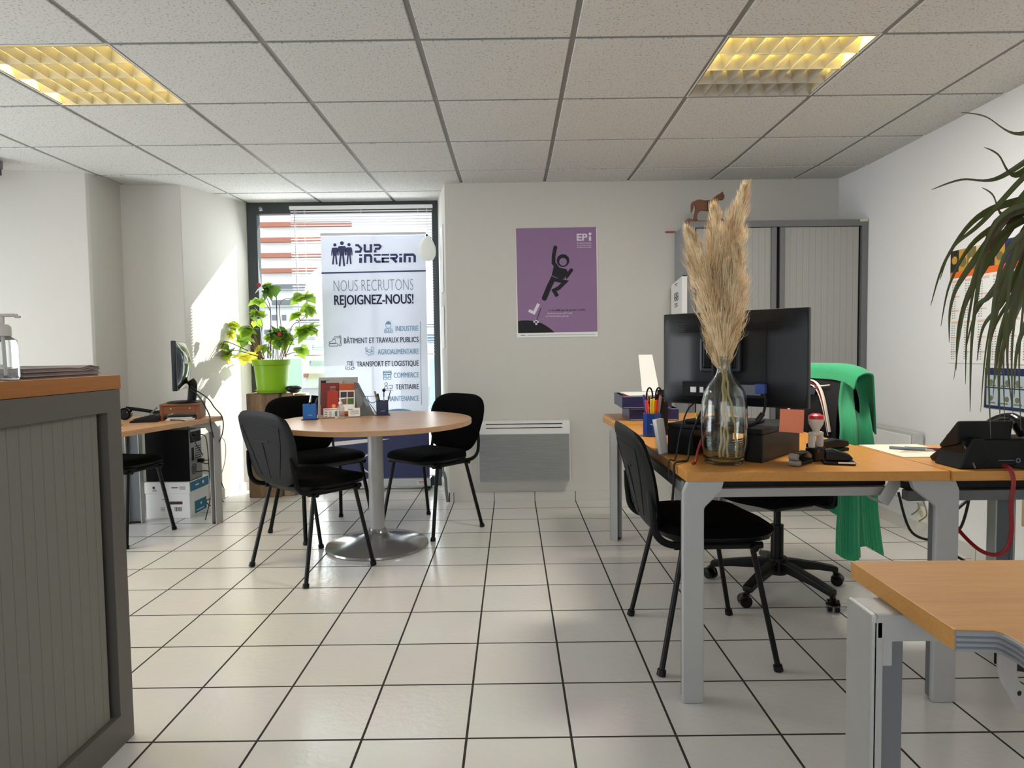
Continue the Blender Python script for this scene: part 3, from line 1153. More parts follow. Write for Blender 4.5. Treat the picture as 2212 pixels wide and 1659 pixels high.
dx = thing('desk_extension', 'beech desk extension carrying the navy letter trays', 'desk', (0, 0, 0))
slab('desk_top', [(0.527, 3.225), (1.302, 3.215), (1.302, 3.80), (0.545, 3.80), (0.51, 3.62)], DESK, M_beech, dx)
desk_leg(dx, 0.595, 3.70, 0.8, -0.6, DESK, 0.06, 0.05)
desk_leg(dx, 1.24, 3.72, -0.8, -0.6, DESK, 0.06, 0.05)
MB().box((0.91, 3.60, 0.66), (0.56, 0.03, 0.035), 0.004).obj('rail', M_darkgrey, dx)

rd = thing('desk_return', 'beech return desk with the black desk phone and paper sheet', 'desk', (0, 0, 0))
slab('desk_top', [(1.315, 1.90), (2.20, 1.88), (2.20, 2.42), (1.309, 2.435)], DESK, M_beech, rd)
b = MB()
b.box((1.72, 2.16, 0.600), (0.78, 0.036, 0.036), 0.004)
b.box((1.72, 2.185, 0.632), (0.78, 0.05, 0.024), 0.002, None, 1)
b.obj('beam', [M_darkgrey, M_black], rd)
b = MB()
b.box((2.10, 2.15, 0.35), (0.055, 0.42, 0.70), 0.006)
b.obj('leg_panel', M_darkgrey, rd)
desk_leg(rd, 1.80, 2.34, 0, -1, DESK, 0.075, 0.045, 'leg')

nd = thing('front_desk', 'beech desk corner with grey cutaway edge, closest desk to the camera', 'desk', (0, 0, 0))
curve = [(0.578, 0.826), (0.628, 0.822)] + spline([(0.633, 0.814, 0), (0.634, 0.790, 0), (0.629, 0.74, 0), (0.627, 0.60, 0), (0.64, 0.45, 0), (0.70, 0.35, 0), (0.80, 0.30, 0)], 6)
poly = [(p[0], p[1]) for p in curve] + [(2.0, 0.30), (2.0, 1.085), (0.587, 1.103)]
slab('desk_top', poly, DESK, wood('front_beech', srgb(216, 156, 76), srgb(194, 132, 58), 0.38, axis=0), nd)
M_edge = mat('ribbed_grey_edging', srgb(140, 142, 146), 0.5, var=0.04)
b = MB()
for k, z in enumerate((DESK - 0.0255, DESK - 0.0185, DESK - 0.0115, DESK - 0.0045)):
    P = [Vector((p[0], p[1] - 0.0015, z)) for p in curve]
    b.tube(P, 0.0036, 6)
b.obj('edge_profile', M_edge, nd)
b = MB()
b.box((0.544, 0.985, 0.35), (0.014, 0.075, 0.70), 0.006)
for s in (-1, 1):
    b.box((0.5475, 0.985 + s * 0.034, 0.345), (0.018, 0.007, 0.69), 0.003)
b.box((0.76, 0.985, 0.677), (0.445, 0.075, 0.046), 0.010)
b.box((0.557, 0.985, 0.658), (0.03, 0.068, 0.08), 0.002)
lg = b.obj('leg', M_silver, nd)
MB().box((0.572, 0.985, 0.33), (0.036, 0.062, 0.652), 0.002).obj('channel_insert', M_darkgrey, lg)
b = MB()
Mk = frame((0.643, 0.836, DESK - 0.029), (0.97, 0.22, 0), (0, 0, 1))
b.prism([(0, 0), (0.030, 0), (0.030, -0.040), (0.055, -0.085), (0.050, -0.100), (0.036, -0.092), (0.006, -0.046), (0, -0.030)], -0.002, 0.003, Mk, 0, 0.0012)
b.box((0.016, 0.0, -0.012), (0.03, 0.004, 0.03), 0.001, Mk)
b.disc((0.034, -0.066), 0.0035, Mk, 1, 0.0036, 12)
b.prism([(0.030, 0), (0.07, 0), (0.07, -0.05), (0.030, -0.040)], -0.03, -0.012, Mk, 1)
b.obj('bracket', [M_silver, M_black], nd)
MB().box((1.30, 0.98, 0.672), (1.2, 0.04, 0.05), 0.004).obj('rail', M_darkgrey, nd)
desk_leg(nd, 1.93, 0.95, -1, 0, DESK, 0.058, 0.05)

ld = thing('side_desk', 'pale beech desk beside the pier with monitor and trailing cables', 'desk', (0, 0, 0))
slab('desk_top', [(-1.903, 4.175), (-2.58, 4.255), (-2.66, 3.78), (-2.42, 3.76), (-2.27, 3.72), (-2.222, 3.62), (-2.235, 3.0), (-2.75, 2.98), (-2.75, 2.55), (-2.215, 2.55), (-2.07, 3.3)], LDESK, M_beechpale, ld)
desk_leg(ld, -1.96, 4.175, -0.35, -0.94, LDESK, 0.045, 0.055)
desk_leg(ld, -2.515, 4.215, 0.1, -1, LDESK, 0.09, 0.05)
desk_leg(ld, -2.30, 2.62, -0.2, 1, LDESK, 0.06, 0.05)
MB().box((-2.26, 4.16, 0.655), (0.5, 0.03, 0.04), 0.004).obj('rail', M_darkgrey, ld)

# ---------------------------------------------------------------- office chair with garments
oc = thing('office_chair', 'black swivel office chair on castors behind the vase desk', 'chair', (1.205, 2.90, 0), rz_of(-0.92, -0.39))
# local frame: the sitter faces +y
b = MB()
for k in range(5):
    a = math.radians(8 + 72 * k) - oc.rotation_euler.z
    c, s = math.cos(a), math.sin(a)
    M = Matrix(((c, -s, 0, 0), (s, c, 0, 0), (0, 0, 1, 0), (0, 0, 0, 1)))
    b.prism([(0.02, 0.135), (0.07, 0.138), (0.20, 0.112), (0.295, 0.088), (0.295, 0.062), (0.20, 0.080), (0.07, 0.092), (0.02, 0.090)], -0.022, 0.022, M @ Matrix(((1, 0, 0, 0), (0, 0, -1, 0), (0, 1, 0, 0), (0, 0, 0, 1))), 0, 0.006)
b.lathe([(0, 0.075), (0.045, 0.075), (0.045, 0.15), (0, 0.15)], 20)
base = b.obj('star_base', M_black, oc)
for k in range(5):
    a = math.radians(8 + 72 * k) - oc.rotation_euler.z
    c, s = 0.29 * math.cos(a), 0.29 * math.sin(a)
    b = MB()
    w = a + 0.8
    dxy = Vector((math.cos(w), math.sin(w), 0))
    o = Vector((c, s, 0)) + dxy.cross(Vector((0, 0, 1))) * 0.012
    for sgn in (-1, 1):
        cpt = o + dxy * (0.014 * sgn)
        b.tube([cpt - dxy * 0.009 + Vector((0, 0, 0.027)), cpt + dxy * 0.009 + Vector((0, 0, 0.027))], 0.026, 16)
    b.tube([(c, s, 0.065), (o.x, o.y, 0.034)], 0.012, 8)
    b.tube([(o.x, o.y, 0.034), (o.x + 0.001, o.y, 0.058)], [0.03, 0.012], 12)
    b.obj('caster', M_blackgloss, oc)
MB().lathe([(0, 0.12), (0.028, 0.12), (0.028, 0.30), (0.016, 0.30), (0.016, 0.41), (0, 0.41)], 20).obj('gas_lift', M_tubeblack, oc)
b = MB()
b.box((0, -0.02, 0.405), (0.17, 0.24, 0.045), 0.012)
b.tube([(0.08, 0.02, 0.40), (0.2, 0.04, 0.385), (0.27, 0.045, 0.378)], [0.006, 0.007, 0.012], 8)
b.obj('tilt_mechanism', M_black, oc)


def oseat(top):
    def fn(u, v):
        a, c = (u - 0.5) * 2, (v - 0.5) * 2
        x = a * math.sqrt(max(1 - 0.45 * c * c, 0)) * 0.25
        y = c * math.sqrt(max(1 - 0.45 * a * a, 0)) * 0.24 + 0.02
        e = max(0.0, 1 - max(abs(a), abs(c)) ** 6)
        return Vector((x, y, 0.462 + (0.045 * e ** 0.5 - 0.03 * max(0, c) ** 3) if top else 0.462 - 0.034 * e ** 0.5))
    return fn


MB().grid(oseat(True), 18, 18).grid(oseat(False), 18, 18).obj('seat', M_fabric, oc, sharp=80)


def oback(u, v):
    z0, z1 = 0.54, 0.995
    a, c = (u - 0.5) * 2, 2 * v - 1
    x = a * math.sqrt(max(1 - 0.42 * c * c * abs(c), 0)) * 0.222
    z = z0 + (z1 - z0) * (c * math.sqrt(max(1 - 0.42 * a * a * abs(a), 0)) + 1) / 2
    return x, -0.235 - 0.12 * (z - 0.54) + 0.5 * x * x, z


def obk(front):
    def fn(u, v):
        x, y, z = oback(u, v)
        a, c = (u - 0.5) * 2, 2 * v - 1
        e = max(0.0, 1 - max(abs(a), abs(c)) ** 5) ** 0.55
        return Vector((x, y + (0.03 * e if front else -0.02 * e), z))
    return fn


MB().grid(obk(True), 18, 18).grid(obk(False), 18, 18).obj('backrest', M_fabric, oc, sharp=80)
MB().tube(spline([(0, -0.10, 0.41), (0, -0.24, 0.42), (0, -0.275, 0.52), (0, -0.278, 0.72)], 6), 0.035, 10, flat=0.35).obj('back_bar', M_black, oc)
for s in (-1, 1):
    b = MB()
    b.tube(spline([(s * 0.17, -0.05, 0.43), (s * 0.265, -0.05, 0.45), (s * 0.275, -0.04, 0.62), (s * 0.275, -0.02, 0.655)], 5), 0.016, 8)
    b.box((s * 0.275, 0.0, 0.667), (0.06, 0.2, 0.026), 0.012)
    b.obj('armrest', M_black, oc)

# green cardigan hung over the backrest: one cloth running over the top edge, long at the back and at the near end
M_green = mat('green_ribbed_knit', srgb(54, 152, 106), 0.95, var=0.10, scale=260, bump=0.5, spec=0.1, sheen=0.3, stretch=(1, 1, 0.12))
cg = thing('green_cardigan', 'long green ribbed cardigan draped over the office chair back', 'cardigan', (1.205, 2.90, 0), rz_of(-0.92, -0.39))


def drape(u, v):
    # u along the width of the backrest, v from the front hem over the top to the back hem
    a = (u - 0.5) * 2
    x0 = a * 0.236
    ztop = 1.018 - 0.040 * abs(a) ** 4
    if v < 0.16:
        t = 1 - v / 0.16
        z = ztop - 0.055 * t
        y = -0.243 + 0.028 * t ** 0.5
        fold = 0.0
    elif v < 0.28:
        t = (v - 0.16) / 0.12
        z = ztop + 0.010 * math.sin(PI * t)
        y = -0.243 - 0.085 * t
        fold = 0.0
    else:
        t = (v - 0.28) / 0.72
        long = 0.26 + 0.34 * min(1, max(0, (a - 0.25) * 2.2))
        z = ztop - long * t
        fold = min(1, t * 1.6)
        y = -0.322 - 0.020 * t + 0.028 * fold * math.sin(9.5 * a + 0.6)
        x0 += 0.016 * fold * math.cos(7.0 * a)
    return Vector((x0, y + 0.35 * x0 * x0, z))


MB().grid(drape, 44, 34, thick=0.007).obj('body', M_green, cg, sharp=80)


cgM = (Matrix.Translation(cg.location) @ Matrix.Rotation(cg.rotation_euler.z, 4, 'Z')).inverted()
LE = spline([at(1816, 826, 2.80), at(1812, 872, 2.76), at(1816, 930, 2.68), at(1812, 1000, 2.66), at(1812, 1080, 2.64), at(1808, 1150, 2.62), at(1807, 1204, 2.61)], 8)
RE = spline([at(1862, 826, 2.90), at(1871, 868, 2.87), at(1876, 915, 2.79), at(1886, 1000, 2.77), at(1889, 1090, 2.76), at(1896, 1150, 2.75), at(1902, 1188, 2.74)], 8)


def sleeve_end(u, v):
    # cloth falling past the near end of the backrest in deep folds
    k = v * (len(LE) - 1)
    i = min(int(k), len(LE) - 2)
    l = LE[i].lerp(LE[i + 1], k - i)
    r = RE[i].lerp(RE[i + 1], k - i)
    p = l.lerp(r, u)
    amp = min(1.0, v * 2.2)
    p.y += 0.022 * amp * math.sin(u * 10.5 + 0.4) - 0.035 * amp * math.exp(-((u - 0.55) / 0.08) ** 2) * -1
    p.z += 0.020 * v * math.sin(u * 8.0 + 2.4) * (v ** 3)
    p.y += 0.0022 * math.sin(u * 110.0)
    return cgM @ p


MB().grid(sleeve_end, 150, 40, thick=0.008).obj('front_panel', M_green, cg, sharp=80)
b = MB()
b.tube(spline([(-0.04, -0.345, 0.60), (-0.05, -0.365, 0.45), (-0.03, -0.36, 0.36), (-0.02, -0.355, 0.315)], 6), [0.04] * 6 + [0.046] * 6 + [0.05] * 7, 12, flat=0.5)
b.obj('sleeve', M_green, cg, sharp=80)

# black jacket with striped collar over the front of the same backrest
M_navy = mat('navy_black_cloth', srgb(17, 17, 24), 0.9, var=0.2, scale=300, bump=0.2)
jk = thing('black_jacket', 'black jacket with red and white striped collar on the office chair back', 'jacket', (1.205, 2.90, 0), rz_of(-0.92, -0.39))


def jacket(u, v):
    a = (u - 0.5) * 2
    x = a * (0.185 - 0.02 * v)
    z = 0.992 - 0.012 * a * a - 0.30 * v - 0.05 * abs(a) * v
    y = -0.198 + 0.5 * x * x + 0.016 * math.sin(3.5 * a + 0.4) * v + 0.012 * math.sin(PI * v) - 0.05 * (1 - v) ** 4 + 0.034 * (1 - v)**0 - 0.02
    return Vector((x, y, z))


MB().grid(jacket, 24, 18, thick=0.006).obj('body', M_navy, jk, sharp=80)
M_cream = mat('cream_knit_stripe', srgb(236, 226, 214), 0.9, var=0.05)
M_dkred = mat('dark_red_knit_stripe', srgb(120, 26, 30), 0.9, var=0.1)


def on_jacket(a, v, lift=0.010):
    return jacket(a / 2 + 0.5, v) + Vector((0, lift, 0))


b = MB()
pts = [(-0.80, 0.75), (-0.60, 0.42), (-0.36, 0.22), (-0.10, 0.13), (0.16, 0.13), (0.40, 0.20), (0.50, 0.42), (0.44, 0.66), (0.34, 0.86)]
for k, (sh, m, r) in enumerate(((0.0, 0, 0.0085), (0.035, 1, 0.0060), (0.062, 0, 0.0050))):
    b.tube(spline([on_jacket(a * (1 - sh * 1.2), v + sh) for a, v in pts], 5), r, 8, None, m, flat=0.5, up=(0, 1, 0))
b.obj('striped_collar', [M_cream, M_dkred], jk)
b = MB()
b.tube(spline([on_jacket(a, v) for a, v in ((-0.62, 0.15), (-0.3, 0.19), (0.05, 0.20), (0.4, 0.24), (0.62, 0.30))], 5), 0.0028, 6)
b.obj('shoulder_piping', M_cream, jk)
MB().grid(lambda u, v: on_jacket(-0.26 + 0.56 * u, 0.22 + 0.10 * v, 0.016), 6, 3, thick=0.003).obj('neck_label', mat('navy_label_cloth', srgb(38, 44, 62), 0.8), jk)
b = MB()
b.tube(spline([(0.12, -0.30, 0.58), (0.135, -0.315, 0.45), (0.14, -0.32, 0.37), (0.135, -0.32, 0.325)], 6), [0.034] * 10 + [0.030] * 9, 12, flat=0.6)
b.obj('hanging_sleeve', M_navy, jk, sharp=80)

# ================================================================ on the back wall
hz = thing('wall_heater', 'white wall convector heater with grey mesh below the purple poster', 'heater', (0.0795, YB - 0.002, 0))
HX0, HX1, HZ0, HZ1 = -0.333, 0.333, 0.163, 0.605
b = MB()
b.box((0, -0.05, (HZ0 + HZ1) / 2), (HX1 - HX0, 0.095, HZ1 - HZ0), 0.006)
b.obj('casing', M_white, hz)
M_mesh = mat('grey_heater_mesh', srgb(150, 152, 150), 0.6, var=0.25, scale=160, stretch=(0.05, 1, 1), bump=0.4)
b = MB()
b.box((0, -0.099, (HZ0 + HZ1) / 2 - 0.045), (HX1 - HX0 - 0.012, 0.004, HZ1 - HZ0 - 0.096), 0.001)
for k in range(44):
    b.box((0, -0.1018, HZ0 + 0.02 + k * 0.0075), (HX1 - HX0 - 0.02, 0.0022, 0.0032))
b.obj('grille', M_mesh, hz)
b = MB()
for z in (0.585, 0.557):
    b.box((0.0, -0.0985, z), (0.55, 0.004, 0.0055), 0.001)
b.obj('outlet_slot', M_gap, hz)

# purple safety poster
ps = thing('safety_poster', 'purple safety poster with black leaping pictogram figure above the heater', 'poster', (0.333, YB - 0.003, 1.605))
M_purple = mat('purple_print', srgb(142, 112, 148), 0.7, var=0.03)
b = MB()
b.box((0, 0, 0), (0.592, 0.0022, 0.79))
b.obj('sheet', M_paper, ps)
# local poster frame: x across in metres, y up; picture 965 x 1290 units of the print
Mp = frame((0, -0.0016, 0), (1, 0, 0), (0, 0, 1))
k_ = 0.592 / 975.0
px = lambda x, y: ((x - 677) * k_, (837 - y) * k_)
b = MB()
b.flat([px(192, 186), px(1152, 184), px(1160, 1428), px(204, 1436)], Mp, 0, 0)
b.obj('purple_field', M_purple, ps)
b = MB()
b.flat([px(204, 1290), px(260, 1282), px(340, 1284), px(420, 1296), px(500, 1325), px(570, 1370), px(615, 1405), px(642, 1434), px(204, 1436)], Mp, 0, 0.0006)
# plain leaping person: round head, torso, limbs
b.disc(px(752, 575), 76 * k_, Mp, 0, 0.0006)
b.flat([px(640, 640), px(800, 680), px(770, 790), px(730, 800), px(615, 750)], Mp, 0, 0.0006)
b.stroke([px(660, 420), px(640, 520), px(638, 600), px(690, 670)], 46 * k_, Mp, 0, 0.0007)
b.stroke([px(780, 700), px(800, 755), px(850, 690)], 44 * k_, Mp, 0, 0.0007)
b.stroke([px(640, 770), px(580, 890), px(525, 1020)], 62 * k_, Mp, 0, 0.0007)
b.stroke([px(650, 800), px(775, 828), px(700, 900), px(640, 930), px(680, 1000)], 46 * k_, Mp, 0, 0.0008)
b.disc(px(662, 420), 24 * k_, Mp, 0, 0.0008)
b.disc(px(525, 1020), 31 * k_, Mp, 0, 0.0008)
b.disc(px(850, 690), 22 * k_, Mp, 0, 0.0008)
b.stroke([px(483, 1135), px(430, 1280)], 8 * k_, Mp, 0, 0.0008)
b.obj('pictogram', M_ink, ps)
b = MB()
b.disc(px(752, 590), 46 * k_, Mp, 0, 0.0012)
b.obj('face_disc', M_purple, ps)
M_lilac = mat('pale_lilac_print', srgb(222, 212, 226), 0.7)
b = MB()
b.stroke([px(335, 1165), px(398, 1195), px(455, 1085)], 36 * k_, Mp, 0, 0.0012)
b.stroke([px(390, 1300), px(455, 1305)], 20 * k_, Mp, 0, 0.0012).stroke([px(420, 1280), px(425, 1340)], 22 * k_, Mp, 0, 0.0012)
b.obj('tick_mark', M_lilac, ps)
Mt = lambda x, y: frame(Mp @ Vector((px(x, y)[0], px(x, y)[1], 0.0012)), (1, 0, 0), (0, 0, 1))
text('EP', Mt(918, 340), M_lilac, ps, w=128 * k_, h=82 * k_, off=0.03, name='heading_letters')
b = MB()
b.stroke([px(1077, 345), px(1077, 292)], 26 * k_, Mp, 0, 0.0012).disc(px(1077, 264), 17 * k_, Mp, 0, 0.0012)
b.obj('heading_letter_i', M_lilac, ps)
for k, (s, w) in enumerate((('Équipements', 172), ('de protection', 172), ('individuelle', 172))):
    text(s, Mt(920, 378 + k * 25), M_lilac, ps, w=w * k_, h=17 * k_, name='subtitle')
text('il ne suffit pas de porter un EPI,', Mt(580, 1174), M_ink, ps, w=436 * k_, h=21 * k_, off=0.01, name='slogan')
text("assurez-vous qu'il soit", Mt(555, 1210), M_lilac, ps, w=306 * k_, h=20 * k_, name='slogan')
text('correctement porté.', Mt(533, 1245), M_lilac, ps, w=284 * k_, h=20 * k_, name='slogan')
b = MB()
b.rect(*px(235, 1466), *px(290, 1458), Mp, 0, 0.0006).rect(*px(315, 1464), *px(1130, 1460), Mp, 0, 0.0006)
b.obj('imprint_line', M_greyink, ps)

# items on the tall cabinet
hs = thing('rocking_horse_figurine', 'small brown wooden horse figurine on top of the tall cabinet', 'figurine', (1.285, 4.42, 1.9565))
M_horse = wood('brown_figurine_wood', srgb(126, 76, 44), srgb(96, 54, 30), 0.5, axis=2, scale=20)
Mh = frame((0, 0.012, 0), (1, 0, 0), (0, 0, 1))
ku = 0.00043   # metres per unit of the outline
hp = lambda pts: [((x - 330) * ku, (575 - y) * ku) for x, y in pts]
body = [(262, 205), (300, 190), (350, 186), (400, 196), (450, 200), (515, 190), (560, 155), (610, 120), (650, 98), (672, 92), (690, 68), (708, 72), (712, 100), (728, 120), (732, 150), (716, 188), (690, 196), (660, 190), (640, 210), (625, 260), (595, 310), (575, 370), (572, 430), (560, 480), (555, 520), (508, 520), (515, 440), (512, 372), (470, 358), (425, 355), (385, 350), (345, 370), (312, 400), (298, 440), (296, 480), (315, 520), (240, 505), (258, 440), (268, 380), (275, 330), (268, 280), (258, 240)]
MB().prism(hp(body), -0.0, 0.024, Mh, 0, 0.002).obj('body', M_horse, hs)
MB().prism(hp([(265, 208), (235, 212), (210, 240), (202, 300), (206, 400), (225, 370), (245, 310), (252, 260), (268, 240)]), 0.005, 0.019, Mh, 0, 0.002).obj('tail', M_horse, hs)
MB().prism(hp([(112, 530), (130, 500), (165, 482), (200, 490), (225, 510), (300, 520), (420, 522), (560, 520), (640, 505), (690, 490), (720, 520), (700, 560), (640, 575), (160, 575), (115, 552)]), -0.012, 0.036, Mh, 0, 0.003).obj('rocker', M_horse, hs)
MB().prism(hp([(452, 200), (466, 200), (462, 358), (448, 357)]), -0.001, 0.025, Mh, 0).obj('girth_strap', mat('dark_brown_strap', srgb(52, 30, 18), 0.6), hs)
tag(MB().box((0, 0, 0), (0.07, 0.02, 0.008), 0.002).obj('red_strip', mat('red_tape', srgb(176, 50, 58), 0.6), None, (1.155, 4.685, 1.958)), 'small red strip behind the top of the tall grey cabinet', 'strip')
fb = thing('document_box', 'white magazine box hung on the flank of the tall cabinet', 'box', (1.189, 4.50, 1.35))
MB().prism([(-0.15, 0), (0.15, 0), (0.15, 0.222), (-0.15, 0.252)], 0, 0.036, frame((0, 0, 0), (0, 1, 0), (0, 0, 1)) @ Matrix.Translation((0, 0, -0.036)) if False else frame((-0.036, 0, 0), (0, 1, 0), (0, 0, 1)), 0, 0.002).obj('case', M_paper, fb)
Mb = frame((-0.0375, 0, 0), (0, -1, 0), (0, 0, 1))
b = MB()
for cx in (-0.028, 0.028):
    b.stroke(arc((cx, 0.125), 0.027, 0, 340, 20), 0.006, Mb, closed=True)
    b.stroke([(cx - 0.016, 0.108), (cx, 0.125), (cx - 0.01, 0.145)], 0.006, Mb, 0, 0.0003).stroke([(cx, 0.125), (cx + 0.018, 0.118)], 0.006, Mb, 0, 0.0003)
b.rect(-0.045, 0.212, 0.045, 0.216, Mb).rect(-0.02, 0.200, 0.02, 0.203, Mb)
for k in range(4):
    b.rect(-0.045, 0.078 - k * 0.008, 0.045 - 0.01 * (k % 2), 0.081 - k * 0.008, Mb)
b.obj('printed_emblem', M_ink, fb)
MB().box((-0.018, -0.148, 0.2545), (0.03, 0.012, 0.008), 0.001).obj('clip', M_black, fb)

# ================================================================ roll-up banner
bn = thing('rollup_banner', 'white and navy roll-up recruiting banner before the recess window', 'banner', (-1.105, 5.19, 0))
M_screen = leafmat('banner_fabric', (0.80, 0.82, 0.87, 1), (0.84, 0.87, 0.93, 1), 0.28, 0.6, 0.015, 3)
M_bnavy = mat('navy_print', srgb(56, 62, 102), 0.6, var=0.04)
M_bblue = mat('light_blue_print', srgb(120, 164, 196), 0.6, var=0.04)
BW, BT = 0.42, 2.072
sc_ = MB().grid(lambda u, v: Vector((-BW + 2 * BW * u, 0.003 * math.sin(PI * u) - 0.002 * math.exp(-((u - 0.5) / 0.015) ** 2), 0.09 + (BT - 0.02 - 0.09) * v)), 40, 20, thick=0.0006).obj('screen', M_screen, bn)
MB().box((0, 0, BT - 0.007), (2 * BW + 0.008, 0.014, 0.022), 0.004).obj('top_rail', M_alu, bn)
b = MB()
b.box((0, 0.01, 0.056), (2 * BW + 0.03, 0.10, 0.075), 0.012)
b.obj('base_cassette', M_alu, bn)
b = MB()
for s in (-1, 1):
    b.box((s * (BW + 0.017), 0.01, 0.056), (0.006, 0.11, 0.085), 0.002)
    b.box((s * (BW - 0.01), -0.01, 0.009), (0.03, 0.17, 0.014), 0.003)
b.obj('end_foot', M_black, bn)
MB().box((BW - 0.06, -0.0412, 0.058), (0.075, 0.002, 0.03)).obj('maker_label', M_paper, bn)
Ml = frame((BW - 0.06, -0.0425, 0.058), (1, 0, 0), (0, 0, 1))
MB().rect(-0.028, 0.001, 0.026, 0.008, Ml).rect(-0.028, -0.009, 0.020, -0.005, Ml).obj('maker_print', mat('red_print', srgb(170, 60, 60), 0.6), bn)
MB().tube([(0, 0.03, 0.09), (0, 0.03, BT)], 0.008, 8).obj('pole', M_alu, bn)
# printing: q(x, y) maps units of the artwork (x from the sheet's edge, y down) to metres
UB = 0.84 / 1892.0
Ms = frame((0, -0.0035, BT), (1, 0, 0), (0, 0, 1))


def q(x, y):
    return ((x - (20 + 0.027 * y)) * UB - BW, -(y - 40) * UB)


def qs(pts):
    return [q(*p) for p in pts]


b = MB()
for cx, hy, hr, sh, top, bot, wid in ((282, 245, 30, 52, 293, 595, 0.95), (410, 214, 34, 66, 268, 628, 1.1), (538, 243, 29, 50, 290, 592, 0.9)):
    b.disc(q(cx, hy), hr * UB, Ms, 0, 0.0002)
    b.flat(qs([(cx - sh + 12, top), (cx + sh - 12, top), (cx + sh, top + 14), (cx + sh * 0.62, 440), (cx - sh * 0.62, 440), (cx - sh, top + 14)]), Ms, 0, 0.0002)
    for s in (-1, 1):
        b.stroke(qs([(cx + s * (sh - 8), top + 12), (cx + s * (sh + 2), (top + 440) / 2), (cx + s * (sh + 4) , 436)]), 20 * UB * wid, Ms, 0, 0.0003)
        b.stroke(qs([(cx + s * 18 * wid, 425), (cx + s * 28 * wid, 510), (cx + s * 38 * wid, bot)]), 30 * UB * wid, Ms, 0, 0.0004)
b.obj('people_emblem', M_bnavy, sc_)

b = MB()
wd = 40 * UB


def L(*pts, w=wd, z=0.0002):
    b.stroke(qs(pts), w, Ms, 0, z)


def Rc(x0, y0, x1, y1):
    b.flat(qs([(x0, y1), (x1, y1), (x1, y0), (x0, y0)]), Ms, 0, 0.0003)


L((652, 256), (700, 256), (760, 315), (742, 370), (648, 370))
L((822, 240), (822, 355), (838, 369), (932, 369))
Rc(912, 240, 955, 388)
L((985, 257), (1085, 257), (1108, 282), (1085, 322), (1005, 322))
Rc(990, 345, 1034, 388)
Rc(722, 418, 775, 450), Rc(722, 482, 775, 574)
L((830, 574), (830, 437), (918, 437), (940, 465), (940, 574), w=44 * UB)
Rc(985, 418, 1112, 449)
L((1010, 482), (1010, 530), (1038, 556), (1112, 556))
Rc(1128, 418, 1266, 449), Rc(1128, 482, 1266, 511), Rc(1128, 543, 1266, 574), Rc(1128, 482, 1172, 574)
L((1285, 435), (1392, 435), (1408, 462), (1392, 496), (1285, 496), w=36 * UB)
L((1330, 500), (1402, 572), w=46 * UB)
Rc(1447, 418, 1500, 450), Rc(1447, 482, 1500, 574)
L((1548, 574), (1548, 437), (1700, 437), (1728, 465), (1728, 574), w=44 * UB)
Rc(1616, 480, 1656, 574)
b.obj('wordmark', M_bnavy, sc_)
b = MB()
b.flat([q(36, 760), (BW, q(0, 742)[1]), (BW, q(0, 716)[1]), q(36, 734)], Ms, 0, 0.0002)
b.obj('rule_line', M_bnavy, sc_)


def btext(s, x0, x1, ybase, h, m, off=0.0, name='list_line', bold=0.0):
    o = q(x0, ybase)
    text(s, frame(Ms @ Vector((o[0], o[1], 0.0003)), (1, 0, 0.006), (0, 0, 1)), m, sc_, w=(x1 - x0) * UB, h=h * UB, off=off, name=name, bold=bold)


btext('NOUS RECRUTONS', 265, 1705, 1082, 215, mat('thin_grey_print', srgb(110, 112, 124), 0.7), -0.022, 'heading')
btext('REJOIGNEZ-NOUS!', 272, 1710, 1322, 178, mat('deep_navy_print', srgb(36, 38, 66), 0.7), 0.012, 'heading', 0.0022)
M_bdark = mat('dark_print', srgb(40, 40, 54), 0.7)
O2 = 1576
for s, x0, y, h, m in (('INDUSTRIE', 1388, 236, 98, M_bblue), ('BÂTIMENT ET TRAVAUX PUBLICS', 450, 448, 102, M_bdark), ('AGROALIMENTAIRE', 1065, 656, 98, M_bblue), ('TRANSPORT ET LOGISTIQUE', 680, 876, 100, M_bdark), ('COMMERCE', 1360, 1084, 96, M_bblue), ('TERTIAIRE', 1395, 1300, 98, M_bdark), ('MAINTENANCE', 1252, 1514, 98, M_bblue)):
    btext(s, x0, 1800 + y * 0.014, y + O2, h, m, 0.0, bold=0.0016)
b = MB()
b.flat(qs([(1832, 62 + O2), (1840, 62 + O2), (1874, 1590 + O2), (1866, 1590 + O2)][::-1]), Ms, 0, 0.0002)
b.obj('margin_line', M_greyink, sc_)
# line icons beside the list
bi, bd_ = MB(), MB()
t2 = 9 * UB


def IS(bb, *pts, closed=False, w=t2):
    bb.stroke(qs([(x, y + O2) for x, y in pts]), w, Ms, 0, 0.0003, closed)


def IR(bb, cx, cy, r, ry=None, n=20, a0=0, a1=360):
    ry = r if ry is None else ry
    pts = [(cx + r * math.cos(math.radians(a0 + (a1 - a0) * i / n)), cy + ry * math.sin(math.radians(a0 + (a1 - a0) * i / n))) for i in range(n if a1 - a0 == 360 else n + 1)]
    IS(bb, *pts, closed=(a1 - a0 == 360))


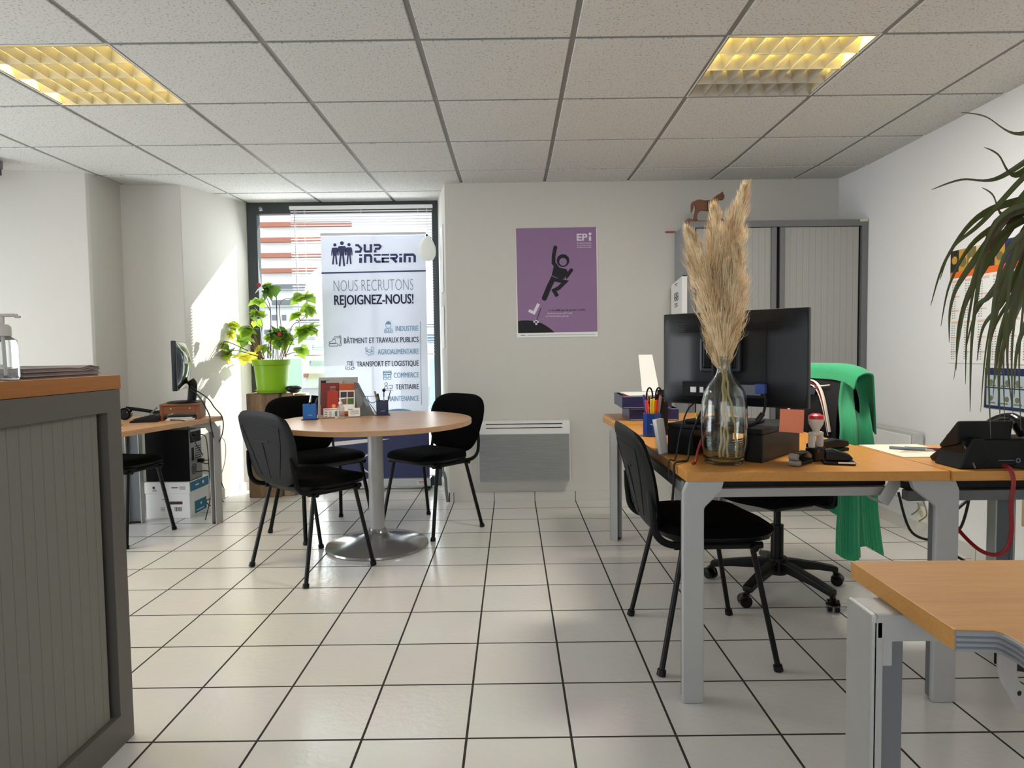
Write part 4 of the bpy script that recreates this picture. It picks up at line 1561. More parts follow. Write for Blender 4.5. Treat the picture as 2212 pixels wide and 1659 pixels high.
IR(bi, 1256, 120, 48, 62)
bi.flat(qs([(1210, 112 + O2), (1302, 112 + O2), (1290, 76 + O2), (1256, 54 + O2), (1222, 76 + O2)]), Ms, 0, 0.0002)
IS(bi, (1185, 262), (1190, 205), (1225, 185), (1256, 200), (1290, 185), (1325, 205), (1332, 262), closed=True)
IS(bi, (1215, 195), (1215, 262)), IS(bi, (1256, 200), (1256, 262)), IS(bi, (1298, 195), (1298, 262)), IS(bi, (1188, 232), (1330, 232))
IS(bd_, (190, 450), (330, 450), (345, 472), (330, 494), (190, 494), (175, 472), closed=True, w=11 * UB)
IS(bd_, (182, 440), (182, 412), (240, 400), (245, 380), (280, 372), (298, 400), (298, 440), closed=True)
IS(bd_, (245, 375), (285, 320), (370, 318), (385, 345), (300, 345), (270, 378))
IS(bd_, (370, 318), (378, 300), (396, 330), (392, 420), (404, 480), (380, 496), (358, 486), (384, 440), (378, 345))
IR(bi, 855, 552, 18, 28), IR(bi, 965, 545, 20, 34), IR(bi, 912, 590, 36, 22)
IS(bi, (840, 600), (912, 612), (1000, 600)), IS(bi, (840, 625), (905, 660)), IS(bi, (1000, 622), (940, 640), (885, 678)), IS(bi, (1000, 640), (920, 678))
IS(bi, (855, 580), (870, 605)), IS(bi, (965, 580), (950, 605))
IS(bd_, (500, 778), (600, 775)), IS(bd_, (515, 780), (505, 855), (478, 870), (478, 910), (500, 915))
IS(bd_, (590, 778), (600, 850), (545, 870)), IS(bd_, (612, 755), (622, 880), (655, 908)), IS(bd_, (560, 915), (590, 915))
IR(bd_, 530, 905, 26), IR(bd_, 610, 905, 22), IS(bd_, (545, 800), (585, 800), (588, 840), (540, 840), closed=True)
IS(bi, (1172, 962), (1310, 962), (1316, 1020), (1166, 1020), closed=True, w=13 * UB)
IS(bi, (1172, 1020), (1172, 1114), (1310, 1114), (1310, 1020)), IS(bi, (1172, 1072), (1310, 1072)), IS(bi, (1172, 990), (1310, 990), w=16 * UB)
IR(bi, 1205, 1050, 18), IR(bi, 1275, 1050, 20), IS(bi, (1215, 1092), (1270, 1088))
IR(bd_, 1222, 1198, 26, 28), IS(bd_, (1190, 1285), (1195, 1248), (1222, 1232), (1246, 1248), (1258, 1285), closed=True)
IS(bd_, (1265, 1225), (1338, 1222), (1338, 1270), (1285, 1272)), IS(bd_, (1285, 1285), (1320, 1285)), IS(bd_, (1185, 1310), (1340, 1308))
bi.obj('list_icon', M_bblue, sc_)
bd_.obj('list_icon', mat('grey_navy_print', srgb(96, 98, 116), 0.7), sc_)
# navy foot of the sheet with a pale blue disc, white swoosh and white ring
b = MB()
b.rect(-BW, -1.985, BW, -1.50, Ms, 0, 0.0002)
b.obj('navy_field', M_bnavy, sc_)
b = MB()
b.disc((0.18, -1.50), 0.17, Ms, 0, 0.0005, 40, 0.085)
b.obj('blue_disc', M_bblue, sc_)
b = MB()
b.flat([(-BW, -1.72), (-0.2, -1.70), (0.02, -1.675), (0.10, -1.66), (-0.1, -1.66), (-BW, -1.685)], Ms, 0, 0.0005)
b.stroke(arc((-0.06, -1.86), 0.075, 0, 350, 30), 0.012, Ms, 0, 0.0006, closed=True)
b.obj('white_swoosh', M_paper, sc_)

# balloon clipped to the banner top
ba = thing('white_balloon', 'white balloon dangling by the top corner of the roll-up banner', 'balloon', (-0.663, 5.115, 1.93))
M_bal = leafmat('white_latex', (0.93, 0.93, 0.9, 1), (0.95, 0.95, 0.9, 1), 0.35, 0.3, 0.01)
MB().lathe([(0.0, -0.098), (0.025, -0.095), (0.05, -0.082), (0.066, -0.055), (0.070, -0.02), (0.066, 0.015), (0.052, 0.05), (0.032, 0.078), (0.012, 0.094), (0.0, 0.097)], 32).obj('body', M_bal, ba)
MB().ball((0.0, 0, 0.106), (0.008, 0.008, 0.010)).tube(spline([(0.0, 0, 0.106), (0.03, -0.01, 0.088), (0.055, -0.02, 0.062), (0.07, -0.02, 0.03)], 5), 0.0022, 6).obj('knotted_string', M_black, ba)
for (z, h, lab) in ((1.82, 0.50, 'upper white notice taped inside the right cheek of the window recess'), (1.30, 0.32, 'lower white notice taped inside the right cheek of the window recess')):
    d = Vector((-0.475 + 0.594, YB - YW, 0)).normalized()
    o = Vector((-0.527, 4.962, z)) + Vector((-d.y, d.x, 0)) * -0.004
    M = frame(o, d, (0, 0, 1))
    tag(MB().box((0, 0, 0), (0.21, h, 0.002), 0, M).rect(-0.08, h / 2 - 0.05, 0.08, h / 2 - 0.03, M, 1, -0.0015).obj('taped_notice', [M_paper, M_greyink]), lab, 'notice')
b = MB()
b.tube(spline([(-0.505, 4.66, 0.30), (-0.515, 4.655, 0.25), (-0.50, 4.652, 0.18), (-0.495, 4.65, 0.10), (-0.485, 4.645, 0.012)], 6), [0.006] * 8 + [0.011] * 17, 8)
tag(b.obj('mottled_cord', mat('mottled_grey_braid', srgb(110, 108, 110), 0.8, var=0.8, scale=120)), 'dark mottled cord hanging down the wall corner beside the heater', 'cord')

# ================================================================ wooden block, flowerpot and bowl
wb = thing('wooden_block', 'rough square timber block standing by the recess window', 'pedestal', (-1.93, 5.02, 0))
M_timber = wood('rough_weathered_timber', srgb(150, 122, 92), srgb(96, 74, 54), 0.85, axis=2, scale=14)
b = MB()
b.box((0, 0.02, 0.405), (0.25, 0.24, 0.81), 0.008)
b.obj('trunk', M_timber, wb)
M_timber2 = wood('pale_weathered_timber', srgb(176, 158, 130), srgb(140, 118, 92), 0.85, axis=2, scale=14)
b = MB()
b.box((0.17, 0.05, 0.404), (0.085, 0.20, 0.808), 0.008).box((0.255, 0.06, 0.40), (0.07, 0.16, 0.80), 0.008)
b.obj('side_post', M_timber2, wb)

pt = thing('flowerpot', 'lime green plastic flowerpot on the wooden block', 'flowerpot', (-1.878, 5.0, 0.812))
M_lime = leafmat('lime_green_plastic', (0.30, 0.50, 0.02, 1), (0.45, 0.75, 0.02, 1), 0.30, 0.35, 0.03)
MB().lathe([(0.0, 0.012), (0.110, 0.012), (0.114, 0.02), (0.130, 0.20), (0.132, 0.215), (0.142, 0.217), (0.146, 0.255), (0.143, 0.258), (0.134, 0.256), (0.128, 0.22), (0.0, 0.215)], 40).obj('pot', M_lime, pt)
MB().lathe([(0.0, 0.0), (0.110, 0.0), (0.126, 0.022), (0.122, 0.023), (0.108, 0.008), (0.0, 0.007)], 40).obj('saucer', M_lime, pt)
MB().lathe([(0.0, 0.236), (0.08, 0.234), (0.129, 0.228), (0.129, 0.218), (0.0, 0.218)], 24).obj('soil', mat('dry_potting_soil', srgb(120, 84, 52), 0.95, var=0.5, scale=120, bump=0.8), pt)
bw = thing('dark_bowl', 'small black stone bowl beside the lime flowerpot', 'bowl', (-1.700, 4.97, 0.809))
MB().lathe([(0.0, 0.004), (0.03, 0.004), (0.045, 0.012), (0.062, 0.03), (0.063, 0.042), (0.05, 0.054), (0.04, 0.056), (0.036, 0.05), (0.0, 0.03)], 28).obj('bowl', mat('polished_black_stone', srgb(24, 24, 26), 0.25), bw)
MB().lathe([(0.0, 0.0), (0.026, 0.0), (0.026, 0.008), (0.0, 0.008)], 16).obj('foot', M_black, bw)

# the hibiscus-like plant: stems and lobed leaves
pl = thing('potted_hibiscus', 'leafy backlit hibiscus plant growing from the lime flowerpot', 'plant', (-1.878, 5.0, 1.046))
rnd = random.Random(11)
M_l1 = leafmat('young_leaf', (0.13, 0.26, 0.03, 1), (0.42, 0.62, 0.06, 1), 0.55, 0.4, 0.3, 25)
M_l2 = leafmat('old_leaf', (0.035, 0.10, 0.02, 1), (0.16, 0.30, 0.03, 1), 0.35, 0.4, 0.3, 25)
M_l3 = leafmat('yellowing_leaf', (0.40, 0.38, 0.05, 1), (0.75, 0.70, 0.08, 1), 0.55, 0.5, 0.2, 25)
M_stem = mat('brown_green_stem', srgb(150, 112, 58), 0.7, var=0.25)
M_stemd = mat('dark_woody_stem', srgb(62, 50, 40), 0.8, var=0.25)
O = Vector((-1.878, 5.0, 1.046))
pu = lambda x, y, d=0.0: at(430 + x / 6.381, 600 + y / 6.381, 5.0 + d) - O
#           cluster centre, spread (x, y) in picture units of the plant, leaves, size, material, stem route
CL = [((950, 170), (130, 80), 9, 0.085, 1, [(985, 1110), (985, 460), (930, 260)]),
      ((820, 340), (70, 40), 4, 0.075, 0, [(985, 460), (900, 330)]),
      ((830, 515), (125, 50), 9, 0.075, 0, [(900, 1110), (850, 820), (870, 640)]),
      ((800, 620), (40, 30), 2, 0.06, 0, [(870, 700)]),
      ((1470, 285), (160, 70), 9, 0.085, 0, [(1200, 1100), (1110, 380), (1330, 290)]),
      ((1500, 430), (90, 60), 5, 0.075, 0, [(1230, 1080), (1270, 690), (1400, 590), (1490, 500)]),
      ((1360, 520), (80, 50), 5, 0.075, 0, [(1400, 590)]),
      ((1500, 730), (130, 110), 9, 0.10, 0, [(1190, 1090), (1300, 850), (1420, 790)]),
      ((440, 650), (100, 50), 7, 0.075, 0, [(860, 1110), (700, 810), (560, 680)]),
      ((430, 760), (70, 40), 3, 0.07, 2, [(410, 830)]),
      ((690, 720), (120, 70), 8, 0.085, 0, [(880, 1110), (780, 840)]),
      ((390, 1060), (80, 45), 3, 0.11, 1, [(900, 1110), (600, 1020), (480, 1000)]),
      ((610, 900), (130, 80), 8, 0.08, 0, [(880, 1110), (720, 940)]),
      ((1090, 780), (190, 80), 12, 0.09, 1, [(1030, 1110), (1030, 900)]),
      ((1190, 890), (90, 60), 5, 0.075, 0, [(1110, 1110), (1150, 960)]),
      ((1400, 1020), (90, 60), 6, 0.075, 0, [(1215, 1080), (1300, 1030)]),
      ((630, 1090), (160, 60), 6, 0.09, 2, [(900, 1120), (720, 1060)]),
      ((300, 930), (100, 50), 5, 0.05, 1, [(600, 1010), (380, 880), (250, 920), (110, 930)]),
      ((960, 960), (200, 90), 8, 0.06, 0, [(960, 1110)]),
      ((1000, 860), (120, 60), 6, 0.08, 0, [(940, 1110), (960, 920)])]
stm, std = MB(), MB()
leaf_parts = [MB(), MB(), MB()]


def leaf(bb, base, dirv, nrm, size):
    """One lobed, pointed leaf with a folded midrib."""
    dirv = dirv.normalized()
    sd = nrm.cross(dirv).normalized()
    nn = dirv.cross(sd)
    out = [(0.0, 0.05), (0.18, 0.34), (0.30, 0.40), (0.40, 0.30), (0.52, 0.40), (0.66, 0.26), (0.82, 0.15), (1.0, 0.0)]
    t = bmesh.new()
    mid, lf, rg = [], [], []
    for a, w in out:
        c = base + dirv * (a * size) - nn * (0.18 * size * a * a)
        mid.append(t.verts.new(c))
        lf.append(t.verts.new(c + sd * (w * size) + nn * (0.10 * w * size)))
        rg.append(t.verts.new(c - sd * (w * size) + nn * (0.10 * w * size)))
    for i in range(len(out) - 1):
        for s in (lf, rg):
            f = [mid[i], mid[i + 1], s[i + 1], s[i]]
            if s is rg:
                f.reverse()
            try:
                t.faces.new(f)
            except ValueError:
                pass
    bb._add(t)


for (cx, cy), (sx, sy), nl, size, mk, route in CL:
    dep = rnd.uniform(-0.10, 0.10)
    n = len(route)
    P = [pu(x, y, dep * k / max(n, 1)) for k, (x, y) in enumerate(route)] + [pu(cx, cy, dep)]
    for p in P:
        p.z = max(p.z, -0.03)
    if (P[0].x ** 2 + P[0].y ** 2) ** 0.5 > 0.12 and route[0][1] > 1000:
        P[0] = Vector((P[0].x * 0.8, P[0].y, P[0].z))
    bb = std if mk == 1 else stm
    sp = spline(P, 6)
    bb.tube(sp, [0.0034 - 0.0018 * k / len(sp) for k in range(len(sp))], 6)
    for k in range(int(nl * 1.45)):
        ang = rnd.uniform(0, 2 * PI)
        rr = math.sqrt(rnd.random())
        lx, ly = cx + sx * rr * math.cos(ang), cy + sy * rr * math.sin(ang)
        ld_ = dep + rnd.uniform(-0.05, 0.05)
        c = pu(lx, ly, ld_)
        c0 = P[-1]
        dv = (c - c0)
        if dv.length < 0.01:
            dv = Vector((rnd.uniform(-1, 1), rnd.uniform(-1, 1), 0.2))
        dv = dv.normalized() * 0.8 + Vector((rnd.uniform(-0.6, 0.6), rnd.uniform(-0.6, 0.6), rnd.uniform(-0.75, 0.1)))
        nr = Vector((rnd.uniform(-0.6, 0.6), rnd.uniform(-1.0, 0.2), 1.0))
        s = size * rnd.uniform(0.95, 1.5)
        base = c - dv.normalized() * s * 0.5
        bb.tube([c0, (c0 + base) / 2 + Vector((0, 0, 0.004)), base], 0.0012, 5)
        kk = mk if rnd.random() < 0.8 else rnd.choice((0, 2, 0))
        leaf(leaf_parts[kk], base, dv, nr, s)
for k in range(14):
    a = rnd.uniform(0, 2 * PI)
    x, y = 0.09 * math.cos(a), 0.09 * math.sin(a)
    stm.tube(spline([(x * 0.7, y * 0.7, -0.03), (x * 1.1, y * 1.1, 0.08), (x * 1.6, y * 1.2, rnd.uniform(0.15, 0.26))], 5), 0.0028, 6)
std.tube([(0.055, -0.01, -0.03), (0.056, -0.01, 0.55)], 0.0032, 6)
for bb in [stm, std] + leaf_parts:      # nothing grows through the wall or into the blind
    for v in bb.bm.verts:
        wx = -2.16 - 0.303 * (YW - (v.co.y + O.y)) + 0.008 - O.x
        v.co.x = max(v.co.x, wx)
        v.co.y = min(v.co.y, 5.215 - O.y)
stm.obj('stem', M_stem, pl)
std.obj('woody_stem', M_stemd, pl)
for bb, m in zip(leaf_parts, (M_l1, M_l2, M_l3)):
    bb.obj('foliage', m, pl, sharp=60)
b = MB()
for x, y in ((740, 470), (1108, 780), (825, 100)):
    c = pu(x, y, -0.05)
    for k in range(5):
        a = k * 1.2566
        b.ball(c + Vector((0.008 * math.cos(a), 0, 0.008 * math.sin(a))), (0.009, 0.006, 0.009), None, 0, 8, 6)
b.obj('blossom', mat('crimson_petal', srgb(190, 30, 60), 0.6), pl)

# ================================================================ on the desk with the vase
# monitor seen from behind: local x along the screen's width, local -y towards the camera side (its back)
mn = thing('desktop_monitor', 'large black monitor seen from behind on the vase desk', 'monitor', (0.775, 2.275, DESK + 0.1105), math.atan2(-0.35, 0.393))
ZB, ZT, MW = 0.062, 0.398, 0.264
b = MB()
b.box((0, 0.012, (ZB + ZT) / 2), (2 * MW, 0.022, ZT - ZB), 0.004)
# bulging back shell
b.grid(lambda u, v: Vector(((u - 0.5) * 2 * (MW - 0.002), 0.002 - 0.030 * min(1, 4.2 * min(u, 1 - u)) ** 0.8 * min(1, 4.2 * min(v, 1 - v)) ** 0.8, ZB + 0.002 + (ZT - ZB - 0.004) * v)), 28, 22)
b.obj('housing', mat('charcoal_monitor_shell', srgb(20, 21, 24), 0.36, var=0.08, scale=200, spec=0.4), mn)
MB().box((0, 0.0238, (ZB + ZT) / 2), (2 * MW - 0.014, 0.001, ZT - ZB - 0.016)).obj('screen', M_blackgloss, mn)
M_vent = mat('dark_vent_slots', srgb(12, 12, 13), 0.8)
b = MB()
for r in range(5):
    for k in range(56):
        b.box((-0.185 + k * 0.0066 + (r % 2) * 0.0033, -0.0287, 0.328 + r * 0.006), (0.0036, 0.002, 0.0026))
b.obj('vent', M_vent, mn)
b = MB()
b.box((0, -0.0285, 0.352 + 0.011), (0.38, 0.0015, 0.002))
b.box((0.135, -0.029, 0.23), (0.002, 0.002, 0.26))
b.obj('seam', M_vent, mn)
b = MB()
b.box((-0.02, -0.040, 0.245), (0.150, 0.024, 0.125), 0.010)
b.box((-0.02, -0.054, 0.245), (0.118, 0.004, 0.098), 0.006, None, 1)
b.obj('mount_plate', [mat('grey_black_plastic', srgb(44, 46, 50), 0.4), M_blackgloss], mn)
b = MB()
b.box((-0.02, -0.0285, 0.120), (0.30, 0.006, 0.052), 0.002)
b.box((0.075, -0.032, 0.122), (0.09, 0.004, 0.036), 0.001, None, 1)
b.obj('port_bay', [M_vent, M_darkgrey], mn)
b = MB()
for x, w in ((-0.125, 0.022), (-0.093, 0.014)):
    b.box((x, -0.033, 0.118), (w, 0.003, 0.020))
b.obj('port_label', M_paper, mn)
MB().box((0.125, -0.046, 0.128), (0.034, 0.024, 0.034), 0.003).obj('video_plug', mat('blue_plug_plastic', srgb(50, 72, 140), 0.5), mn)
b = MB()
b.tube(spline([(-0.02, -0.056, 0.245), (-0.02, -0.075, 0.20), (-0.02, -0.06, 0.08), (-0.02, -0.05, 0.012)], 6), 0.024, 10, flat=0.6)
b.box((-0.02, 0.0, 0.007), (0.22, 0.19, 0.013), 0.005)
b.obj('stand', M_black, mn)

# riser under the monitor, open in the middle of its front
rs = thing('monitor_riser', 'black monitor riser with open middle bay under the large monitor', 'monitor stand', (0.803, 2.318, DESK), math.atan2(-0.68, 0.73))
b = MB()
b.box((0, 0, 0.101), (0.345, 0.345, 0.018), 0.004)
b.obj('shelf', M_black, rs)
for s in (-1, 1):
    MB().box((s * (0.1725 - (0.05 if s < 0 else 0.03)), 0, 0.046), (0.10 if s < 0 else 0.06, 0.345, 0.092), 0.003).obj('side_block', M_black, rs)
rr = random.Random(5)
b = MB()
for k in range(6):
    P = [(-0.05 + 0.02 * k + rr.uniform(-0.03, 0.03), -0.15 + rr.uniform(0, 0.06), 0.006 + 0.013 * k + rr.uniform(0, 0.008)) for _ in range(2)]
    P = [(-0.07, -0.10, 0.02 + 0.008 * k), (0.0 + rr.uniform(-0.03, 0.03), -0.165 + rr.uniform(0, 0.03), 0.008 + 0.011 * k), (0.06, -0.12, 0.015 + 0.009 * k), (0.09, 0.02, 0.02 + 0.008 * k)]
    b.tube(spline(P, 6), 0.0035, 6)
tag(b.obj('cable_bundle', M_cable, None, rs.location, rs.rotation_euler.z), 'tangle of black cables stuffed inside the monitor riser', 'cables')

# glass bottle vase with three plumes
M_vase = mat('pale_green_bottle_glass', (0.93, 0.985, 0.965, 1), 0.03, trans=1.0, ior=1.45, var=0.004)
vs = thing('glass_bottle_vase', 'clear green-tinted glass bottle vase standing at the desk corner', 'vase', (0.690, 2.085, DESK + 0.0005))
prof = [(0.0, 0.004), (0.040, 0.003), (0.056, 0.001), (0.063, 0.008), (0.067, 0.025), (0.073, 0.065), (0.0745, 0.11), (0.0735, 0.16), (0.0715, 0.205), (0.064, 0.237), (0.050, 0.260), (0.036, 0.277), (0.026, 0.295), (0.0225, 0.312), (0.0225, 0.328), (0.027, 0.338), (0.0285, 0.345), (0.026, 0.349)]
inn = [(0.0225, 0.345), (0.0195, 0.33), (0.0190, 0.312), (0.0225, 0.296), (0.0325, 0.276), (0.0465, 0.2575), (0.0605, 0.235), (0.068, 0.203), (0.070, 0.16), (0.071, 0.11), (0.0695, 0.067), (0.0635, 0.030), (0.055, 0.014), (0.0, 0.012)]
wob = lambda a, z: 0.010 * math.sin(3 * a + 40 * z) * min(1, z * 20) + 0.006 * math.sin(5 * a - 70 * z)
MB().lathe(prof + inn, 64, None, 0, wob).obj('bottle', M_vase, vs, sharp=180)
M_plume = leafmat('pampas_plume', (0.93, 0.77, 0.52, 1), (0.93, 0.80, 0.56, 1), 0.28, 0.9, 0.3, 45)
M_plume2 = leafmat('pampas_plume_tan', (0.80, 0.59, 0.34, 1), (0.80, 0.60, 0.36, 1), 0.25, 0.9, 0.4, 45)
M_plume3 = leafmat('pampas_plume_brown', (0.58, 0.42, 0.24, 1), (0.55, 0.40, 0.24, 1), 0.2, 0.9, 0.4, 45)
M_stalk = mat('dry_straw_stalk', srgb(196, 168, 112), 0.8, var=0.2, scale=60)
VB = Vector((0.690, 2.085, DESK))
rp = random.Random(3)
PL = [  # axis through picture directions at the vase's depth, depth shift, half width at the middle, strands, label
    ([(1562, 790), (1566, 700), (1574, 590), (1588, 490), (1607, 412)], 0.01, 0.058, 5600, 'tallest pampas plume leaning furthest out of the glass vase'),
    ([(1556, 790), (1543, 710), (1524, 620), (1506, 560), (1489, 506)], -0.01, 0.052, 4600, 'short pampas plume leaning over the monitor edge towards the poster'),
    ([(1560, 790), (1554, 700), (1546, 600), (1546, 520), (1543, 455)], 0.04, 0.050, 4400, 'middle pampas plume half hidden between the two outer plumes'),
    ([(1563, 790), (1575, 720), (1584, 660), (1592, 600), (1590, 540)], -0.035, 0.050, 3800, 'lowest pampas plume at the neck of the glass vase')]
feet = [(0.012, 0.004), (-0.014, 0.0), (0.004, 0.014), (0.040, -0.012)]
for k, (ax, dp, hw, ns, lab) in enumerate(PL):
    P = [at(u, v, 2.085 + dp * (i / (len(ax) - 1))) - VB for i, (u, v) in enumerate(ax)]
    root = thing('pampas_plume', lab, 'dried grass', VB, 0, 'pampas plumes in the glass vase')
    fx_, fy_ = feet[k]
    st = [Vector((fx_, fy_, 0.016)), Vector((fx_ * 0.7 + 0.003, fy_ * 0.7, 0.13)), Vector((fx_ * 0.25, fy_ * 0.4, 0.25)), Vector((0.004 * (k - 1.5), 0.003 * (k % 2), 0.33))]
    sp = spline(st + [p for p in P[1:3]], 10)
    for i, p in enumerate(sp):
        if p.z < 0.27:
            p.x += 0.0022 * math.sin(p.z * 90 + k)
    MB().tube(sp, [0.0038] * len(sp), 8).obj('stalk', M_stalk, root)
    A = spline(P, 16)
    t = bmesh.new()
    N = len(A)
    for s in range(ns):
        f = rp.random() ** 0.85
        i = min(int(f * (N - 1)), N - 2)
        a0 = A[i].lerp(A[i + 1], f * (N - 1) - i)
        tan = (A[i + 1] - A[i]).normalized()
        ang = rp.uniform(0, 2 * PI)
        n1 = tan.orthogonal().normalized()
        n2 = tan.cross(n1)
        outd = n1 * math.cos(ang) + n2 * math.sin(ang)
        ww = hw * (math.sin(PI * min(1, 0.10 + 0.93 * f)) ** 0.8)
        Ln = rp.uniform(0.05, 0.11) * (1.0 - 0.35 * f)
        r0 = ww * rp.random() ** 0.7 * 0.55
        p0 = a0 + outd * r0 - tan * Ln * 0.25
        spread = ww * rp.uniform(0.3, 1.0)
        clump = math.sin(ang * 3 + f * 19) * 0.011 + math.sin(ang * 5 - f * 33) * 0.006
        p1 = p0 + tan * Ln * 0.5 + outd * (spread * 0.42 + clump)
        p2 = p0 + tan * Ln * 0.98 + outd * (spread * 0.50 + clump) + Vector((rp.uniform(-0.008, 0.008), rp.uniform(-0.008, 0.008), -0.012 * rp.random()))
        w = rp.uniform(0.0004, 0.0010)
        sd = tan.cross(outd).normalized() * w + Vector((rp.uniform(-w, w), rp.uniform(-w, w), 0)) * 0.6
        v = [t.verts.new(p0 - sd * 0.6), t.verts.new(p0 + sd * 0.6), t.verts.new(p1 + sd), t.verts.new(p1 - sd), t.verts.new(p2)]
        tone = math.sin(ang * 2 + f * 11 + k) + rp.uniform(-0.9, 0.9)
        for q_ in ((v[0], v[1], v[2], v[3]), (v[3], v[2], v[4])):
            t.faces.new(q_).material_index = 0 if tone < 0.45 else (1 if tone < 1.4 else 2)
    pm = bpy.data.meshes.new('plume')
    t.to_mesh(pm)
    t.free()
    for m_ in (M_plume, M_plume2, M_plume3):
        pm.materials.append(m_)
    po = bpy.data.objects.new('plume', pm)
    COL.objects.link(po)
    po.parent = root

# navy letter trays, two stacked, with papers on top
M_navyplastic = mat('navy_tray_plastic', srgb(30, 32, 74), 0.35, var=0.08)
M_navyout = mat('grey_blue_tray_face', srgb(72, 80, 112), 0.4, var=0.06)


def tray(label, loc, rz):
    t = thing('letter_tray', label, 'letter tray', loc, rz, 'navy letter trays')
    b = MB()
    b.box((0, 0, 0.003), (0.26, 0.34, 0.006), 0.002)
    b.box((0, 0.168, 0.032), (0.26, 0.005, 0.064), 0.002)
    b.box((0.128, 0.02, 0.032), (0.005, 0.30, 0.064), 0.002)
    b.prism([(-0.13, 0.004), (0.13, 0.004), (0.13, 0.060), (0.06, 0.062), (-0.13, 0.062)], -0.1685, -0.1635, Matrix(((1, 0, 0, 0), (0, 0, 1, 0), (0, 1, 0, 0), (0, 0, 0, 1))), 0, 0.001)
    b.obj('tray_body', M_navyplastic, t)
    b = MB()
    b.box((-0.128, 0.0, 0.033), (0.0055, 0.33, 0.064), 0.002)
    b.obj('tray_end', M_navyout, t)
    b = MB()
    b.box((0, -0.169, 0.0625), (0.25, 0.002, 0.003)).box((0, -0.169, 0.005), (0.25, 0.002, 0.003))
    b.obj('tray_rim', mat('pale_blue_rim', srgb(150, 156, 186), 0.4), t)
    return t


t1 = tray('lower navy letter tray standing on the desk extension', (0.76, 3.56, DESK), -0.06)
t2 = dup(t1, (0.715, 3.545, DESK + 0.067), -0.03, 'upper navy letter tray set askew on the lower one')
fo = thing('document_folder', 'dark folder with red flap and papers lying in the upper letter tray', 'folder', (0.715, 3.55, DESK + 0.074), -0.03)
MB().box((0.01, 0, 0.030), (0.232, 0.30, 0.056), 0.004).obj('cover', M_black, fo)
MB().box((0.012, 0.002, 0.0600), (0.228, 0.29, 0.004), 0.001).obj('papers', M_paper, fo)
MB().prism([(-0.118, 0.012), (-0.104, 0.064), (-0.086, 0.058), (-0.086, 0.012)], -0.150, 0.0, Matrix(((1, 0, 0, 0), (0, 0, 1, 0), (0, 1, 0, 0), (0, 0, 0, 1)))).obj('red_flap', mat('crimson_card', srgb(150, 30, 56), 0.6), fo)
MB().lathe([(0, 0), (0.006, 0), (0.006, 0.002), (0, 0.002)], 14, frame((-0.07, -0.151, 0.028), (1, 0, 0), (0, 0, 1))).obj('press_stud', M_alu, fo)
cp = tag(MB().grid(lambda u, v: Vector((0.10 * (u - 0.5) * (1 - 0.2 * v) - 0.02 * v, 0.02 + 0.05 * v, 0.21 * v)), 6, 8, thick=0.001).obj('standing_sheet', M_paper, None, (0.795, 3.66, DESK + 0.139)), 'white sheet standing up behind the large monitor above the letter trays', 'paper')
lp = at(1560, 885, 3.25)
tag(MB().box((0, 0, 0.0), (0.22, 0.30, 0.004), 0.001).box((0.03, -0.01, 0.003), (0.2, 0.28, 0.002), 0.0005).obj('paper_pile', M_paper, None, (0.98, 3.02, DESK + 0.0025), 0.35), 'loose white papers lying beyond the monitor riser', 'papers')
tag(MB().box((0, 0, 0.001), (0.13, 0.21, 0.03), 0.002).obj('white_booklet', M_paper, None, (1.13, 2.83, DESK + 0.0145), 0.3), 'white booklet lying under the large monitor near the cardigan', 'booklet')
tag(MB().tube([(0, 0, 0.005), (0.13, 0.03, 0.005)], [0.005, 0.006], 8).obj('orange_marker', mat('orange_marker_plastic', srgb(240, 150, 50), 0.4), None, (1.02, 2.62, DESK)), 'orange marker pen lying beside the orange sticky note', 'pen')

# pen cup and its pens
pc = thing('desk_pen_cup', 'blue faceted pen cup on the vase desk, full of coloured markers', 'pen cup', (0.607, 2.78, DESK))
M_blueglass = mat('dark_blue_translucent_plastic', srgb(38, 72, 150), 0.2, var=0.12, trans=0.15)
MB().lathe([(0, 0.003), (0.040, 0.003), (0.040, 0.10), (0.0375, 0.10), (0.0375, 0.007), (0, 0.007)], 8).obj('cup', M_blueglass, pc)
b = MB()
b.box((-0.012, -0.0385, 0.055), (0.010, 0.001, 0.004)).box((0.012, -0.0385, 0.045), (0.006, 0.001, 0.004))
b.obj('printed_mark', M_paper, pc)
pens = [((-0.022, -0.006), (-0.030, -0.008), 0.150, srgb(225, 70, 100), 'pink marker'), ((-0.014, 0.014), (-0.020, 0.02), 0.178, srgb(245, 130, 40), 'orange highlighter'),
        ((-0.008, -0.022), (-0.010, -0.027), 0.155, srgb(250, 205, 40), 'golden yellow felt pen'), ((0.0, -0.024), (0.0, -0.029), 0.158, srgb(250, 225, 30), 'lemon yellow felt pen'),
        ((0.009, -0.022), (0.008, -0.028), 0.150, srgb(238, 100, 30), 'deep orange felt pen'), ((0.018, -0.014), (0.016, -0.022), 0.152, srgb(190, 30, 60), 'crimson felt pen'),
        ((0.026, -0.006), (0.034, -0.012), 0.165, srgb(150, 146, 130), 'grey ballpoint'), ((0.026, 0.010), (0.040, 0.016), 0.178, srgb(236, 84, 90), 'coral marker'),
        ((-0.026, 0.010), (-0.034, 0.016), 0.172, srgb(50, 60, 140), 'blue ballpoint'), ((0.004, 0.018), (0.002, 0.026), 0.168, srgb(214, 200, 180), 'beige pencil')]
